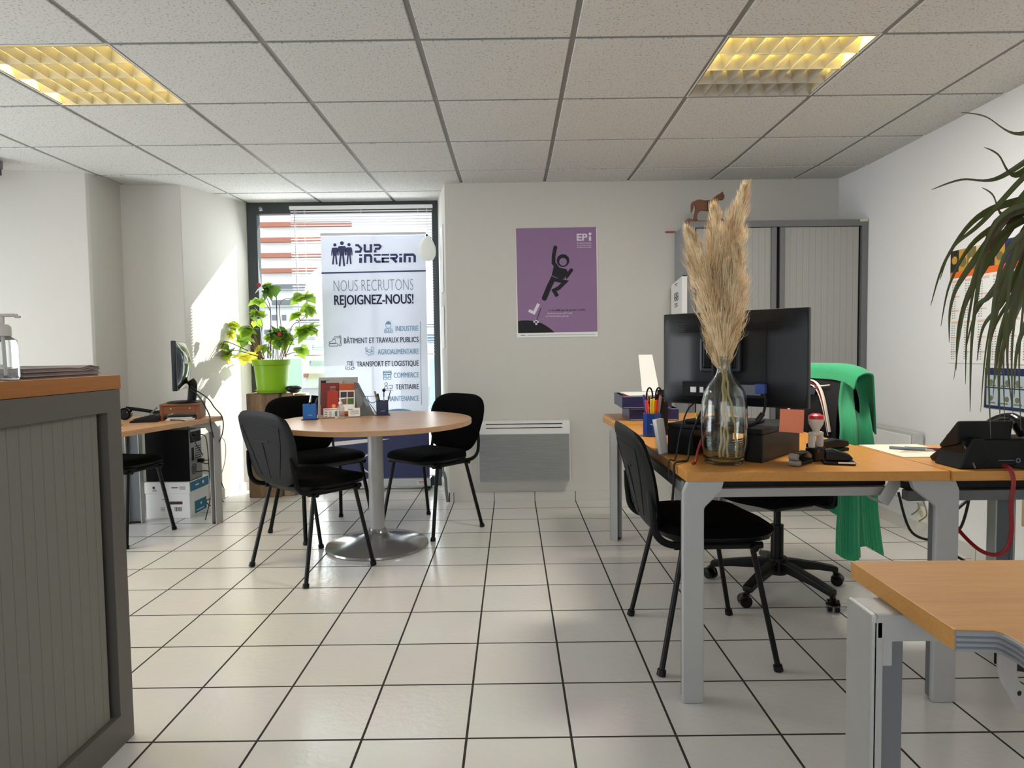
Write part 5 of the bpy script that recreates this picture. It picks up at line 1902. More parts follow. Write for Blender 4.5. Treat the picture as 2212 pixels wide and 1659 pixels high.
for (x, y), (x2, y2), h, c, nm in pens:
    r = thing('pen', nm + ' standing in the blue pen cup by the vase desk edge', 'pen', (0.607 + x * 0.55, 2.78 + y * 0.55, DESK + 0.0075), 0, 'pens in the desk pen cup')
    d = Vector((x2 * 1.0 - x * 0.55, y2 * 1.0 - y * 0.55, h))
    MB().tube([(0, 0, 0.0), d * 0.6], 0.0046, 10).obj('barrel', mat(nm.replace(' ', '_') + '_ink', c, 0.4), r)
    MB().tube([d * 0.6, d * 0.97, d], [0.0053, 0.0053, 0.004], 10).obj('cap', mat(nm.replace(' ', '_') + '_ink', c, 0.4), r)
sc = thing('scissors', 'scissors with black looped handles sticking out of the blue desk pen cup', 'scissors', (0.607, 2.78, DESK + 0.0075))
b = MB()
b.tube([(0.004, 0.012, 0.0), (0.010, 0.016, 0.12)], 0.004, 6, flat=0.4)
b.obj('blade', M_alu, sc)
b = MB()
for s in (-1, 1):
    b.tube([(0.012 + s * 0.02 + 0.016 * math.cos(a) * 0.8, 0.016, 0.168 + 0.034 * math.sin(a)) for a in [2 * PI * k / 20 for k in range(21)]], 0.0036, 6, caps=False)
    b.tube([(0.010, 0.016, 0.115), (0.012 + s * 0.014, 0.016, 0.140)], 0.004, 6)
b.obj('handle', M_black, sc)
bc = thing('binder_clip', 'black binder clip with silver wires beside the monitor edge', 'binder clip', (0.655, 2.80, DESK + 0.0005))
# the clip holds a small upright card leaning beside the cup
MB().box((0, 0, 0.09), (0.05, 0.002, 0.18)).obj('card', mat('black_card', srgb(20, 20, 22), 0.7), bc)
MB().prism([(-0.012, 0), (0.012, 0), (0.004, 0.022), (-0.004, 0.022)], -0.02, 0.02, frame((0, 0, 0.178), (0, 1, 0), (0, 0, 1))).obj('body', M_black, bc)
b = MB()
for s in (-1, 1):
    b.tube([(-0.010, s * 0.004, 0.195), (-0.006, s * 0.010, 0.165), (0.006, s * 0.010, 0.165), (0.010, s * 0.004, 0.195)], 0.0013, 6)
b.obj('wire', M_alu, bc)
hp_ = thing('leaflet_holder', 'small clear leaflet stand with white sheets beside the blue desk pen cup', 'leaflet holder', (0.533, 2.30, DESK))
MB().prism([(0, 0), (0.004, 0), (-0.016, 0.105), (-0.020, 0.105)], -0.035, 0.035, frame((0, 0, 0), (0.35, -1, 0), (0, 0, 1)) @ Matrix.Rotation(PI / 2, 4, 'Y') if False else frame((0.0, 0, 0), (0.8, -0.6, 0), (0, 0, 1))).obj('stand', M_clear, hp_)
MB().prism([(0.006, 0.003), (0.016, 0.003), (-0.004, 0.125), (-0.018, 0.125)], -0.032, 0.032, frame((0.0, 0, 0), (0.8, -0.6, 0), (0, 0, 1))).obj('leaflets', M_paper, hp_)
MB().box((0.012, -0.008, 0.0012), (0.07, 0.075, 0.0024), 0.0005).obj('foot', M_clear, hp_)

# cables running over the desk
def cable(name, pts, r, m, label, n=8):
    return tag(MB().tube(spline(pts, n), r, 8).obj(name, m), label, 'cable')


mz = DESK
cable('power_cable', [(0.700, 2.288, 0.935), (0.655, 2.255, 0.86), (0.615, 2.20, 0.80), (0.585, 2.135, 0.738), (0.56, 2.10, 0.736), (0.522, 2.06, 0.735), (0.518, 2.05, 0.69), (0.53, 2.12, 0.60)], 0.0042, M_cable, 'thick black cable from the monitor ports down past the vase')
cable('signal_cable', [(0.690, 2.275, 0.935), (0.62, 2.245, 0.90), (0.575, 2.19, 0.82), (0.545, 2.14, 0.738), (0.519, 2.12, 0.735), (0.516, 2.11, 0.68)], 0.0026, M_cable, 'thin black cable arching from the monitor over the desk edge')
cable('network_cable', [(0.735, 2.235, 0.848), (0.665, 2.175, 0.836), (0.622, 2.13, 0.78), (0.598, 2.09, 0.736), (0.58, 2.06, 0.736)], 0.0042, M_redcable, 'dark red cable curving over the riser beside the glass vase')
vc = thing('video_cable', 'black video cable with ferrite bead under the blue monitor plug', 'cable', (0, 0, 0))
MB().tube(spline([(0.846, 2.148, 0.953), (0.845, 2.135, 0.93), (0.828, 2.11, 0.890), (0.806, 2.112, 0.862), (0.785, 2.13, 0.8455), (0.76, 2.19, 0.8455)], 8), 0.0042, 8).obj('cord', M_cable, vc)
MB().tube([(0.826, 2.108, 0.890), (0.808, 2.111, 0.864)], 0.0085, 12).obj('ferrite_bead', M_cable, vc)
yp = thing('yellow_plug', 'small yellow connector lying on the riser beside the vase', 'connector', (0.668, 2.300, DESK + 0.111))
MB().box((0, 0, 0.012), (0.016, 0.014, 0.022), 0.004).box((0, -0.001, 0.028), (0.022, 0.016, 0.010), 0.003).obj('plug', mat('yellow_plastic', srgb(240, 205, 40), 0.4), yp)
MB().tube([(0.008, 0.0, 0.02), (0.05, 0.01, 0.012), (0.085, 0.0, 0.006)], 0.004, 6).obj('lead', M_whitecable, yp)
sn = at(1718, 905, 2.10)
nrm = Vector((-0.66, -0.75, 0))
tag(MB().grid(lambda u, v: Vector(((u - 0.5) * 0.076, 0.004 - 0.010 * (1 - v) ** 2 * 1.0, (v - 1) * 0.076)), 4, 8, thick=0.0005).obj('sticky_note', mat('orange_sticky_paper', srgb(246, 146, 110), 0.8), None, (0.925, 2.118, DESK + 0.171), math.atan2(-0.35, 0.393) + 0.06), 'orange sticky note hanging from the bottom edge of the large monitor', 'sticky note')

# stamps and punch in front of the riser
sp_ = thing('self_inking_stamp', 'white self-inking stamp with red cap on the vase desk', 'stamp', (1.005, 2.115, DESK), 0.5)
M_stw = mat('ivory_plastic', srgb(206, 200, 188), 0.4)
b = MB()
for s in (-1, 1):
    b.box((s * 0.021, 0, 0.066), (0.015, 0.022, 0.045), 0.006)
b.box((0, 0, 0.09), (0.055, 0.024, 0.014), 0.006)
b.obj('body', M_stw, sp_)
MB().box((0, 0, 0.022), (0.062, 0.036, 0.044), 0.005).obj('ink_base', M_black, sp_)
MB().lathe([(0, 0.092), (0.009, 0.094), (0.013, 0.105), (0.022, 0.122), (0.0245, 0.138), (0.022, 0.150), (0.012, 0.156), (0, 0.157)], 20).obj('knob', M_stw, sp_)
MB().lathe([(0.0248, 0.139), (0.0228, 0.1505), (0.0125, 0.1565), (0, 0.1575)], 20).obj('red_cap', mat('red_stamp_cap', srgb(200, 40, 48), 0.35), sp_)
MB().box((-0.012, -0.0185, 0.034), (0.014, 0.002, 0.010), 0.002).obj('release_button', mat('dull_red_button', srgb(120, 40, 40), 0.4), sp_)
s2 = thing('stapler', 'black and grey stapler lying before the monitor riser', 'stapler', (0.930, 2.052, DESK), 0.75)
MB().box((0, 0, 0.007), (0.10, 0.036, 0.013), 0.005).obj('base', M_black, s2)
MB().prism([(-0.055, 0.016), (0.05, 0.013), (0.05, 0.028), (0.02, 0.042), (-0.035, 0.040), (-0.055, 0.032)], -0.014, 0.014, Matrix(((1, 0, 0, 0), (0, 0, 1, 0), (0, 1, 0, 0), (0, 0, 0, 1))), 0, 0.005).obj('arm', M_blackgloss, s2)
b = MB()
b.tube([(-0.058, -0.013, 0.03), (-0.058, 0.013, 0.03)], 0.011, 12).box((-0.050, 0, 0.010), (0.02, 0.038, 0.017), 0.006)
b.obj('nose', mat('warm_grey_plastic', srgb(140, 134, 124), 0.35), s2)
s3 = thing('hole_punch', 'small black hole punch beside the red-capped stamp', 'hole punch', (1.045, 2.045, DESK), -0.3)
MB().box((0, 0, 0.006), (0.095, 0.05, 0.011), 0.004).obj('base', M_black, s3)
MB().prism([(-0.04, 0.012), (0.03, 0.012), (0.042, 0.020), (0.03, 0.034), (-0.02, 0.050), (-0.04, 0.046)], -0.018, 0.018, Matrix(((1, 0, 0, 0), (0, 0, 1, 0), (0, 1, 0, 0), (0, 0, 0, 1))), 0, 0.005).obj('lever', M_blackgloss, s3)
MB().box((0.02, -0.026, 0.008), (0.05, 0.002, 0.006), 0.001).obj('steel_edge', M_alu, s3)
s4 = thing('long_stapler', 'black hand stapler lying beyond the stamp towards the cardigan', 'stapler', (1.135, 2.30, DESK), 0.35)
MB().box((0, 0, 0.006), (0.17, 0.038, 0.011), 0.004).obj('base', M_black, s4)
MB().prism([(-0.085, 0.014), (0.06, 0.012), (0.088, 0.016), (0.085, 0.036), (0.03, 0.046), (-0.085, 0.034)], -0.018, 0.018, Matrix(((1, 0, 0, 0), (0, 0, 1, 0), (0, 1, 0, 0), (0, 0, 0, 1))), 0, 0.007).obj('arm', M_black, s4)

# ================================================================ on the return desk
sh = thing('desk_paper', 'cream sheet of paper lying on the return desk under the pens', 'paper', (1.43, 2.29, DESK), -0.02)
MB().box((0, 0, 0.0012), (0.22, 0.29, 0.002)).obj('sheet', mat('cream_paper', srgb(240, 226, 206), 0.8), sh)
b = MB()
for k in range(3):
    b.box((-0.03 + 0.01 * k, -0.05 + 0.02 * k, 0.0025), (0.08 - 0.02 * k, 0.004, 0.0004))
b.obj('handwriting', M_greyink, sh)
for (x, y, a, m, lab) in ((1.425, 2.285, -0.62, mat('steel_blue_pen_plastic', srgb(120, 134, 146), 0.3), 'steel blue ballpoint pen lying on the cream sheet'), (1.475, 2.275, -0.5, mat('burgundy_pen_plastic', srgb(96, 34, 44), 0.3), 'burgundy pen lying on the cream sheet behind the steel blue one')):
    p = thing('ballpoint_pen', lab, 'pen', (x, y, DESK + 0.0025), a, 'pens on the cream sheet')
    MB().tube([(-0.065, 0, 0.006), (0.045, 0, 0.006)], 0.0055, 10).obj('barrel', m, p)
    MB().tube([(0.045, 0, 0.006), (0.066, 0, 0.006), (0.072, 0, 0.006)], [0.0055, 0.003, 0.001], 10).obj('tip', M_alu, p)

ph = thing('desk_phone', 'black desk phone with tilted screen, seen from behind on the return desk', 'phone', (1.475, 1.985, DESK), 0.0)
Mx = Matrix(((0, 0, 1, 0), (1, 0, 0, 0), (0, 1, 0, 0), (0, 0, 0, 1)))     # profile (y, z) swept along x
MB().prism([(-0.055, 0.0), (0.10, 0.0), (0.115, 0.012), (0.06, 0.05), (-0.01, 0.100), (-0.045, 0.085)], -0.105, 0.105, Mx, 0, 0.006).obj('body', M_black, ph)
MB().prism([(-0.035, 0.074), (0.045, 0.052), (0.052, 0.060), (-0.030, 0.145), (-0.042, 0.145)], -0.115, 0.050, Mx, 0, 0.006).obj('display_head', M_black, ph)
MB().prism([(-0.125, 0.0), (-0.118, 0.012), (-0.085, 0.095), (-0.05, 0.095), (-0.03, 0.03), (-0.06, 0.0)], -0.03, 0.09, frame((0, 0.03, 0), (1, 0, 0), (0, 0, 1)), 0, 0.006).obj('foot_wedge', M_black, ph)
MB().tube([(-0.078, -0.062, 0.004), (-0.100, -0.045, 0.07)], 0.0028, 6).obj('edge_strip', M_darkgrey, ph)
MB().tube(spline([(0.060, 0.10, 0.075), (0.066, 0.06, 0.125), (0.075, -0.01, 0.145), (0.082, -0.05, 0.11)], 6), [0.026] * 4 + [0.02] * 10 + [0.026] * 5, 12, flat=0.8).obj('handset', M_blackgloss, ph)
MB().tube(spline([(0.082, -0.05, 0.10), (0.10, -0.07, 0.05), (0.085, -0.062, 0.02)], 5), 0.004, 6).obj('coiled_cord', M_cable, ph)
Mq = frame((0.0, -0.0615, 0.022), (1, 0, 0), (0, 0, 1))
b = MB()
b.stroke(arc((0.052, 0.004), 0.006, 0, 350, 16), 0.003, Mq, closed=True)
b.obj('round_mark', M_greyink, ph)
MB().rect(-0.008, 0.0035, 0.040, 0.0058, Mq).obj('printed_name', M_greyink, ph)

cable('phone_cable', [(1.475, 1.915, 0.742), (1.475, 1.888, 0.738), (1.474, 1.872, 0.70), (1.468, 1.872, 0.64), (1.474, 1.875, 0.56), (1.472, 1.885, 0.505), (1.452, 1.90, 0.475), (1.425, 1.94, 0.48), (1.41, 2.02, 0.53), (1.42, 2.10, 0.60)], 0.0060, M_redcable, 'red cable hanging in a loop from the desk phone below the return desk')
cable('handset_cable', [(1.515, 1.925, 0.738), (1.545, 1.885, 0.732), (1.575, 1.868, 0.690), (1.62, 1.88, 0.60), (1.66, 2.0, 0.5)], 0.0055, M_cable, 'black cable arching down over the return desk edge by the red one')
cable('floor_cable', [(1.95, 2.6, 0.55), (1.78, 2.6, 0.40), (1.72, 2.62, 0.30), (1.86, 2.64, 0.22), (2.05, 2.62, 0.10), (2.2, 2.6, 0.008), (2.3, 2.58, 0.006)], 0.006, M_cable, 'black cable slanting down to the floor behind the return desk')
cable('hanging_cable', [(1.90, 2.62, 0.58), (1.86, 2.63, 0.36), (1.78, 2.63, 0.30), (1.66, 2.64, 0.33), (1.60, 2.64, 0.5)], 0.0055, M_cable, 'black looped cable hanging below the return desk beam')
cable('wall_cable', [(1.83, 2.70, 0.34), (1.80, 2.70, 0.20), (1.85, 2.72, 0.06), (1.87, 2.75, 0.007), (2.1, 2.9, 0.006)], 0.006, M_whitecable, 'white cable reaching the floor behind the return desk')

# ================================================================ on the wall with the calendars
yc = thing('year_planner', 'wall planner with food photos and orange band behind the spiky plant', 'calendar', (XR - 0.0025, 3.14, 1.315))
Mc = frame((-0.0012, 0, 0), (0, -1, 0), (0, 0, 1))
MB().box((0, 0, 0), (0.002, 0.70, 0.60)).obj('sheet', M_paper, yc)
rc = random.Random(9)
pal = [mat('dark_photo_patch', srgb(40, 38, 34), 0.6, var=0.3, scale=60), mat('golden_photo_patch', srgb(196, 150, 60), 0.6, var=0.3, scale=60), mat('olive_photo_patch', srgb(120, 110, 60), 0.6, var=0.3, scale=60), mat('cream_photo_patch', srgb(222, 200, 150), 0.6, var=0.3, scale=60), mat('blue_photo_patch', srgb(40, 54, 96), 0.6, var=0.3, scale=60)]
for k in range(11):
    x = -0.35 + k * 0.0636
    c = k % 4 if k < 6 else (4 if k < 9 else 1)
    b = MB()
    b.rect(x, 0.185, x + 0.0636, 0.30, Mc, 0, 0.0003)
    b.disc((x + 0.032, 0.225 + rc.uniform(0, 0.05)), rc.uniform(0.018, 0.028), Mc, 1, 0.0008, 14)
    b.obj('photo', [pal[c], pal[(c + 1) % 5]], yc)
b = MB()
b.rect(-0.35, 0.152, 0.35, 0.185, Mc, 0, 0.0003)
b.obj('orange_band', mat('orange_print', srgb(232, 110, 40), 0.6), yc)
M_pale = mat('pale_orange_print', srgb(226, 196, 172), 0.7)
for c in range(7):
    x = -0.335 + c * 0.098
    for h in (0.128, -0.09):
        b = MB()
        b.rect(x, h, x + 0.075, h + 0.013, Mc, 0, 0.0003)
        for r in range(15):
            if r % 6 == 5:
                b.rect(x, h - 0.016 - r * 0.0125, x + 0.06, h - 0.008 - r * 0.0125, Mc, 0, 0.0003)
            b.rect(x + 0.004, h - 0.014 - r * 0.0125, x + 0.014, h - 0.010 - r * 0.0125, Mc, 1, 0.0005)
            b.rect(x + 0.022, h - 0.014 - r * 0.0125, x + 0.030, h - 0.010 - r * 0.0125, Mc, 1, 0.0005)
        b.obj('month_lettering', [M_pale, M_greyink], yc)
bp_ = thing('blue_wall_chart', 'dark blue framed wall chart hanging below the planner behind the spiky plant', 'poster', (XR - 0.0025, 2.96, 0.895))
MB().box((0, 0, 0), (0.002, 0.52, 0.20)).obj('sheet', mat('navy_chart_print', srgb(30, 44, 92), 0.6), bp_)
b, b2 = MB(), MB()
for k in range(6):
    x = -0.245 + k * 0.083
    b.rect(x, -0.085, x + 0.076, 0.0, Mc, 0, 0.0004).rect(x, 0.006, x + 0.076, 0.065, Mc, 0, 0.0004)
    for r in range(2):
        b2.disc((x + 0.03 + 0.02 * (k % 2), -0.05 + r * 0.08), 0.014, Mc, 0, 0.0008, 12).rect(x + 0.01, -0.075 + r * 0.085, x + 0.06, -0.068 + r * 0.085, Mc, 0, 0.0008)
b.obj('panel', mat('pale_blue_print', srgb(186, 202, 214), 0.6), bp_)
b2.obj('panel_drawing', mat('olive_grey_print', srgb(120, 124, 96), 0.6), bp_)
text('S', frame(Mc @ Vector((-0.16, 0.072, 0.0006)), (0, -1, 0), (0, 0, 1)), M_paper, bp_, h=0.018, name='title_letter', off=0.01)
so = thing('wall_socket', 'cream double wall socket plate low on the wall under the desks', 'socket', (XR - 0.001, 3.64, 0.135))
MB().box((-0.006, 0, 0), (0.012, 0.17, 0.09), 0.004).obj('plate', mat('cream_socket_plastic', srgb(226, 220, 200), 0.4), so)
b = MB()
for y in (-0.04, 0.04):
    b.tube([(-0.0125, y, 0), (-0.0135, y, 0)], 0.02, 16)
b.obj('outlet', mat('grey_cream_plastic', srgb(196, 190, 172), 0.4), so)
for y, dz, lab in ((3.70, 0.0, 'short grey cable hanging in front of the wall socket'), (3.63, -0.02, 'second short grey cable hanging beside the wall socket')):
    tag(MB().tube(spline([(2.33, y, 0.30), (2.34, y - 0.01, 0.22), (2.345, y - 0.03, 0.17 + dz), (2.335, y + 0.02, 0.12 + dz)], 6), 0.004, 6).obj('short_cable', mat('grey_cable_rubber', srgb(120, 112, 98), 0.6)), lab, 'cable')
eh = thing('panel_heater', 'pale grey flat panel heater on the wall behind the green cardigan', 'heater', (XR - 0.002, 3.98, 0.20))
MB().box((-0.04, 0, 0.205), (0.06, 0.62, 0.41), 0.008).obj('casing', mat('pale_grey_heater', srgb(196, 196, 194), 0.5), eh)
MB().box((-0.078, 0, 0.205), (0.014, 0.58, 0.37), 0.004).obj('front_plate', M_white, eh)
du = struct(MB().box((XR - 0.02, 2.9, 0.50), (0.035, 0.05, 0.46), 0.003).box((XR - 0.015, 2.85, 0.50), (0.025, 0.02, 0.46), 0.003).obj('trim_1', mat('ochre_trunking', srgb(176, 156, 112), 0.6)))

# spiky dracaena standing on the front desk, its crown just beyond the picture
dr = thing('dracaena_plant', 'spiky dracaena with drooping red-edged leaves in front of the wall planner', 'plant', (1.02, 0.93, DESK))
M_dr = leafmat('dracaena_leaf', (0.050, 0.075, 0.022, 1), (0.12, 0.17, 0.03, 1), 0.18, 0.35, 0.3, 18)
M_dr2 = leafmat('dracaena_red_edge', (0.10, 0.020, 0.030, 1), (0.25, 0.03, 0.05, 1), 0.15, 0.4, 0.2, 18)
MB().lathe([(0, 0.0), (0.085, 0.0), (0.105, 0.17), (0.11, 0.175), (0.10, 0.178), (0.095, 0.16), (0, 0.15)], 32).obj('pot', mat('white_ceramic_pot', srgb(220, 218, 212), 0.3), dr)
MB().lathe([(0, 0.163), (0.094, 0.158), (0.094, 0.15), (0, 0.15)], 24).obj('soil', M_gap, dr)
b = MB()
b.tube(spline([(0, 0, 0.15), (-0.03, 0.01, 0.35), (-0.10, 0.04, 0.52), (-0.15, 0.06, 0.60)], 8), 0.011, 10)
b.tube(spline([(0.0, 0, 0.15), (0.0, 0.02, 0.40), (-0.06, 0.05, 0.62), (-0.125, 0.07, 0.72)], 8), 0.010, 10)
b.obj('cane', mat('dracaena_cane', srgb(120, 104, 84), 0.8, var=0.3, scale=60, bump=0.5), dr)
DO = Vector((1.02, 0.93, DESK))
rd_ = random.Random(21)
lv, le = MB(), MB()


def blade(pts, w0, twist=0.0):
    """Strap leaf along pts: keeled blade with thin red edges, broad near the base and pointed."""
    P = spline(pts, 6)
    n = len(P)
    t = bmesh.new()
    t2_ = bmesh.new()
    rows = []
    for i, p in enumerate(P):
        f = i / (n - 1)
        tan = (P[min(i + 1, n - 1)] - P[max(i - 1, 0)]).normalized()
        ref = Vector((0.25, -1, 0.35 + twist))
        sd = tan.cross(ref)
        sd = sd.normalized() if sd.length > 1e-5 else tan.orthogonal().normalized()
        nn = sd.cross(tan)
        w = w0 * (0.75 + 0.25 * math.sin(PI * min(1, f * 1.6))) * (1 - f ** 2.4) + 0.0004
        rows.append((p, sd, nn, w))
    A = [[t.verts.new(p - sd * w * 0.80 + nn * w * 0.28), t.verts.new(p), t.verts.new(p + sd * w * 0.80 + nn * w * 0.28)] for p, sd, nn, w in rows]
    for i in range(n - 1):
        for k in range(2):
            t.faces.new((A[i][k], A[i][k + 1], A[i + 1][k + 1], A[i + 1][k]))
    for s in (-1, 1):
        E_ = [[t2_.verts.new(p + sd * s * w * 0.80 + nn * w * 0.28), t2_.verts.new(p + sd * s * w + nn * w * 0.36)] for p, sd, nn, w in rows]
        for i in range(n - 1):
            t2_.faces.new((E_[i][0], E_[i][1], E_[i + 1][1], E_[i + 1][0]))
    lv._add(t)
    le._add(t2_)


# leaves: picture directions of base, bend and tip with their distances
BL = [((2290, 470), (2190, 290), (2075, 243), 1.00), ((2260, 440), (2190, 380), (2125, 318), 1.02), ((2260, 430), (2150, 388), (2012, 410), 1.06),
      ((2260, 540), (2170, 465), (2120, 405), 1.08), ((2270, 430), (2110, 470), (2010, 660), 1.00), ((2270, 440), (2120, 480), (2030, 605), 0.97),
      ((2280, 455), (2105, 520), (2032, 705), 1.04), ((2270, 460), (2090, 580), (2050, 740), 0.95), ((2270, 450), (2150, 480), (2060, 820), 0.93),
      ((2290, 440), (2110, 600), (2065, 800), 1.03), ((2270, 470), (2140, 500), (2095, 890), 0.96), ((2290, 480), (2180, 560), (2118, 890), 1.05),
      ((2280, 470), (2165, 560), (2140, 948), 0.90), ((2290, 470), (2190, 560), (2125, 880), 0.94), ((2280, 460), (2200, 520), (2170, 910), 0.92),
      ((2290, 470), (2215, 560), (2188, 900), 0.98), ((2300, 480), (2200, 620), (2130, 790), 1.08), ((2290, 500), (2160, 600), (2085, 760), 1.10),
      ((2300, 470), (2230, 540), (2205, 930), 0.95), ((2290, 490), (2170, 640), (2110, 780), 0.99), ((2270, 480), (2190, 640), (2186, 880), 1.02),
      ((2300, 500), (2210, 620), (2150, 820), 1.07), ((2310, 520), (2240, 640), (2190, 860), 0.90), ((2280, 420), (2240, 330), (2205, 290), 0.98),
      ((2280, 470), (2130, 540), (2085, 830), 1.0), ((2290, 480), (2150, 620), (2098, 720), 0.96), ((2300, 500), (2185, 690), (2160, 905), 1.04), ((2290, 490), (2200, 600), (2145, 860), 0.99)]
CR = [Vector((0.87, 0.99, DESK + 0.60)), Vector((0.895, 1.0, DESK + 0.715))]
for k, (p0, p1, p2, y) in enumerate(BL):
    c = CR[k % 2] if p2[1] > 420 else CR[1]
    b0 = c - DO
    a1 = at(p1[0], p1[1], y) - DO
    a2 = at(p2[0], p2[1], y - 0.04) - DO
    m = a1.lerp(b0, 0.45) + Vector((0, 0, 0.012 if p2[1] > 420 else 0.0))
    e = a1.lerp(a2, 0.55) + Vector((-0.010 if p2[1] > 600 else 0, 0, 0.008))
    blade([b0, m, a1, e, a2], rd_.uniform(0.0042, 0.0072), rd_.uniform(-0.6, 0.6))
for k in range(34):     # the rest of the crown, outside the picture
    a = rd_.uniform(-1.0, 1.1)
    c = CR[k % 2] - DO
    L_ = rd_.uniform(0.22, 0.36)
    d = Vector((math.cos(a), math.sin(a), 0))
    blade([c, c + d * L_ * 0.35 + Vector((0, 0, 0.08)), c + d * L_ * 0.7 + Vector((0, 0, 0.04)), c + d * L_ * 0.9 + Vector((0, 0, -0.12)), c + d * L_ + Vector((0, 0, -0.24))], 0.008)
lf = lv.obj('foliage', M_dr, dr, sharp=60)
le.obj('leaf_edge', M_dr2, lf, sharp=180)

# ================================================================ on the round table
def pen_cup(label, loc, m, h=0.085):
    t = thing('table_pen_cup', label, 'pen cup', loc, 0.2, 'pen cups on the round table')
    b = MB()
    w = 0.036
    for s in (-1, 1):
        b.box((s * (w - 0.001), 0, h / 2 + 0.004), (0.002, 2 * w, h), 0.0005).box((0, s * (w - 0.001), h / 2 + 0.004), (2 * w - 0.004, 0.002, h), 0.0005)
    b.obj('cup', m, t)
    MB().box((0, 0, 0.003), (0.092, 0.092, 0.006), 0.0025).obj('foot', M_navyplastic, t)
    MB().box((0.004, -w - 0.0004, 0.028), (0.024, 0.0008, 0.003)).obj('printed_mark', mat('pale_blue_ink', srgb(170, 190, 220), 0.5), t)
    return t


M_bcup = leafmat('bright_blue_translucent', (0.05, 0.24, 0.62, 1), (0.08, 0.36, 0.85, 1), 0.45, 0.25, 0.04)
M_ncup = leafmat('deep_navy_translucent', (0.006, 0.014, 0.07, 1), (0.01, 0.03, 0.16, 1), 0.25, 0.25, 0.04)
ca = (-1.178, 3.705, ROUND)
cb_ = (-0.801, 3.92, ROUND)
pen_cup('bright blue square pen cup on the round table nearest the lime pot', ca, M_bcup)
pen_cup('dark navy square pen cup at the far side of the round table', cb_, M_ncup)


def table_pen(cup, x, y, dx_, dy_, h, m, label, tip=None, r=0.0042, tipm=None):
    t = thing('pen', label, 'pen', (cup[0] + x, cup[1] + y, cup[2] + 0.0065), 0, 'pens in the table pen cups')
    d = Vector((dx_, dy_, h))
    MB().tube([(0, 0, 0), d * 0.7], r, 8).obj('barrel', m, t)
    if tip == 'ball':
        MB().ball(d * 0.97, 0.011).tube([d * 0.7, d * 0.95], r * 0.9, 8).obj('pompom', tipm, t)
    else:
        MB().tube([d * 0.7, d], [r * 1.15, r * 0.8], 8).obj('cap', tipm or m, t)


table_pen(ca, -0.016, 0.01, 0.016, 0.0, 0.120, M_black, 'black pen, first of three in the bright blue table cup', r=0.0055)
table_pen(ca, -0.006, -0.012, 0.018, 0.0, 0.135, M_black, 'black pen leaning tallest in the bright blue table cup', tipm=M_alu, r=0.0055)
table_pen(ca, 0.000, 0.014, 0.042, 0.0, 0.118, M_navyplastic, 'navy pen slanting out over the rim of the bright blue table cup', r=0.0055)
M_gold = mat('dull_gold_plastic', srgb(150, 120, 50), 0.4)
table_pen(cb_, -0.012, 0.006, -0.034, 0.0, 0.140, M_gold, 'golden pen leaning out of the navy table cup', r=0.007)
table_pen(cb_, -0.008, -0.014, -0.016, 0.0, 0.126, M_black, 'thick black marker in the navy table cup', r=0.007)
table_pen(cb_, 0.008, 0.0, 0.004, 0.0, 0.150, mat('cream_pen_plastic', srgb(220, 206, 160), 0.5), 'cream pen with a black pompom top in the navy table cup', 'ball', tipm=M_black, r=0.0035)
table_pen(cb_, 0.012, 0.012, 0.038, 0.0, 0.142, M_black, 'thin black stylus leaning sideways out of the navy table cup', r=0.0028)

# brochure holder: grey sloping back plate with pockets
hb = thing('brochure_holder', 'grey sloping brochure stand on the round table holding red leaflets', 'brochure stand', (-1.07, 3.90, ROUND), 0.12)
Mx = Matrix(((0, 0, 1, 0), (1, 0, 0, 0), (0, 1, 0, 0), (0, 0, 0, 1)))
M_hold = mat('silver_grey_card', srgb(150, 148, 146), 0.5)
MB().prism([(-0.012, 0.0), (-0.002, 0.0), (0.062, 0.232), (0.056, 0.234)], -0.118, 0.118, Mx, 0, 0.001).box((0, 0.03, 0.003), (0.236, 0.09, 0.006), 0.002).prism([(0.066, 0.0), (0.070, 0.0), (0.058, 0.200), (0.054, 0.200)], -0.08, 0.08, Mx).obj('back_plate', M_hold, hb)
MB().rect(0.0, 0.0, 0.04, 0.008, frame((0.02, 0.0525, 0.215), (1, 0, 0), (0, 0.26, 0.965))).obj('printed_title', mat('rust_print', srgb(150, 70, 50), 0.6), hb)


def leaflet(label, x, y, z, w, h, d, tilt, m, rz=0.12, extra=None):
    t = thing('leaflet', label, 'leaflet', (hb.location.x + x, hb.location.y + y, ROUND + z), rz, 'leaflets in the brochure stand')
    M = Matrix.Rotation(-tilt, 4, 'X')
    MB().box((0, 0, h / 2), (w, d, h), 0.0005, M).obj('cover', m, t)
    if extra:
        extra(t, M, w, h, d)
    return t


M_redc = mat('brick_red_cover', srgb(160, 40, 26), 0.5, var=0.08, scale=20)
M_redd = mat('dark_red_cover', srgb(104, 22, 22), 0.5, var=0.2, scale=12)
M_orc = mat('rust_orange_cover', srgb(170, 74, 34), 0.5, var=0.08)


def ex_red(t, M, w, h, d):
    F = M @ frame((0, -d / 2 - 0.0004, 0), (1, 0, 0), (0, 0, 1))
    b = MB()
    b.disc((0.006, h * 0.38), 0.012, F)
    b.obj('round_emblem', mat('amber_print', srgb(226, 150, 70), 0.6), t)


def ex_dark(t, M, w, h, d):
    F = M @ frame((0, -d / 2 - 0.0004, 0), (1, 0, 0), (0, 0, 1))
    b = MB()
    b.disc((-0.022, h * 0.70), 0.010, F).flat([(-0.045, h * 0.30), (0.0, h * 0.30), (-0.004, h * 0.58), (-0.04, h * 0.58)], F)
    b.obj('portrait_shape', mat('dusky_print', srgb(92, 44, 40), 0.7), t)
    b = MB()
    for k in range(4):
        b.rect(0.0, h * 0.88 - k * 0.008, 0.034, h * 0.88 - k * 0.008 + 0.002, F)
    b.obj('title_line', mat('pink_print', srgb(216, 130, 110), 0.7), t)


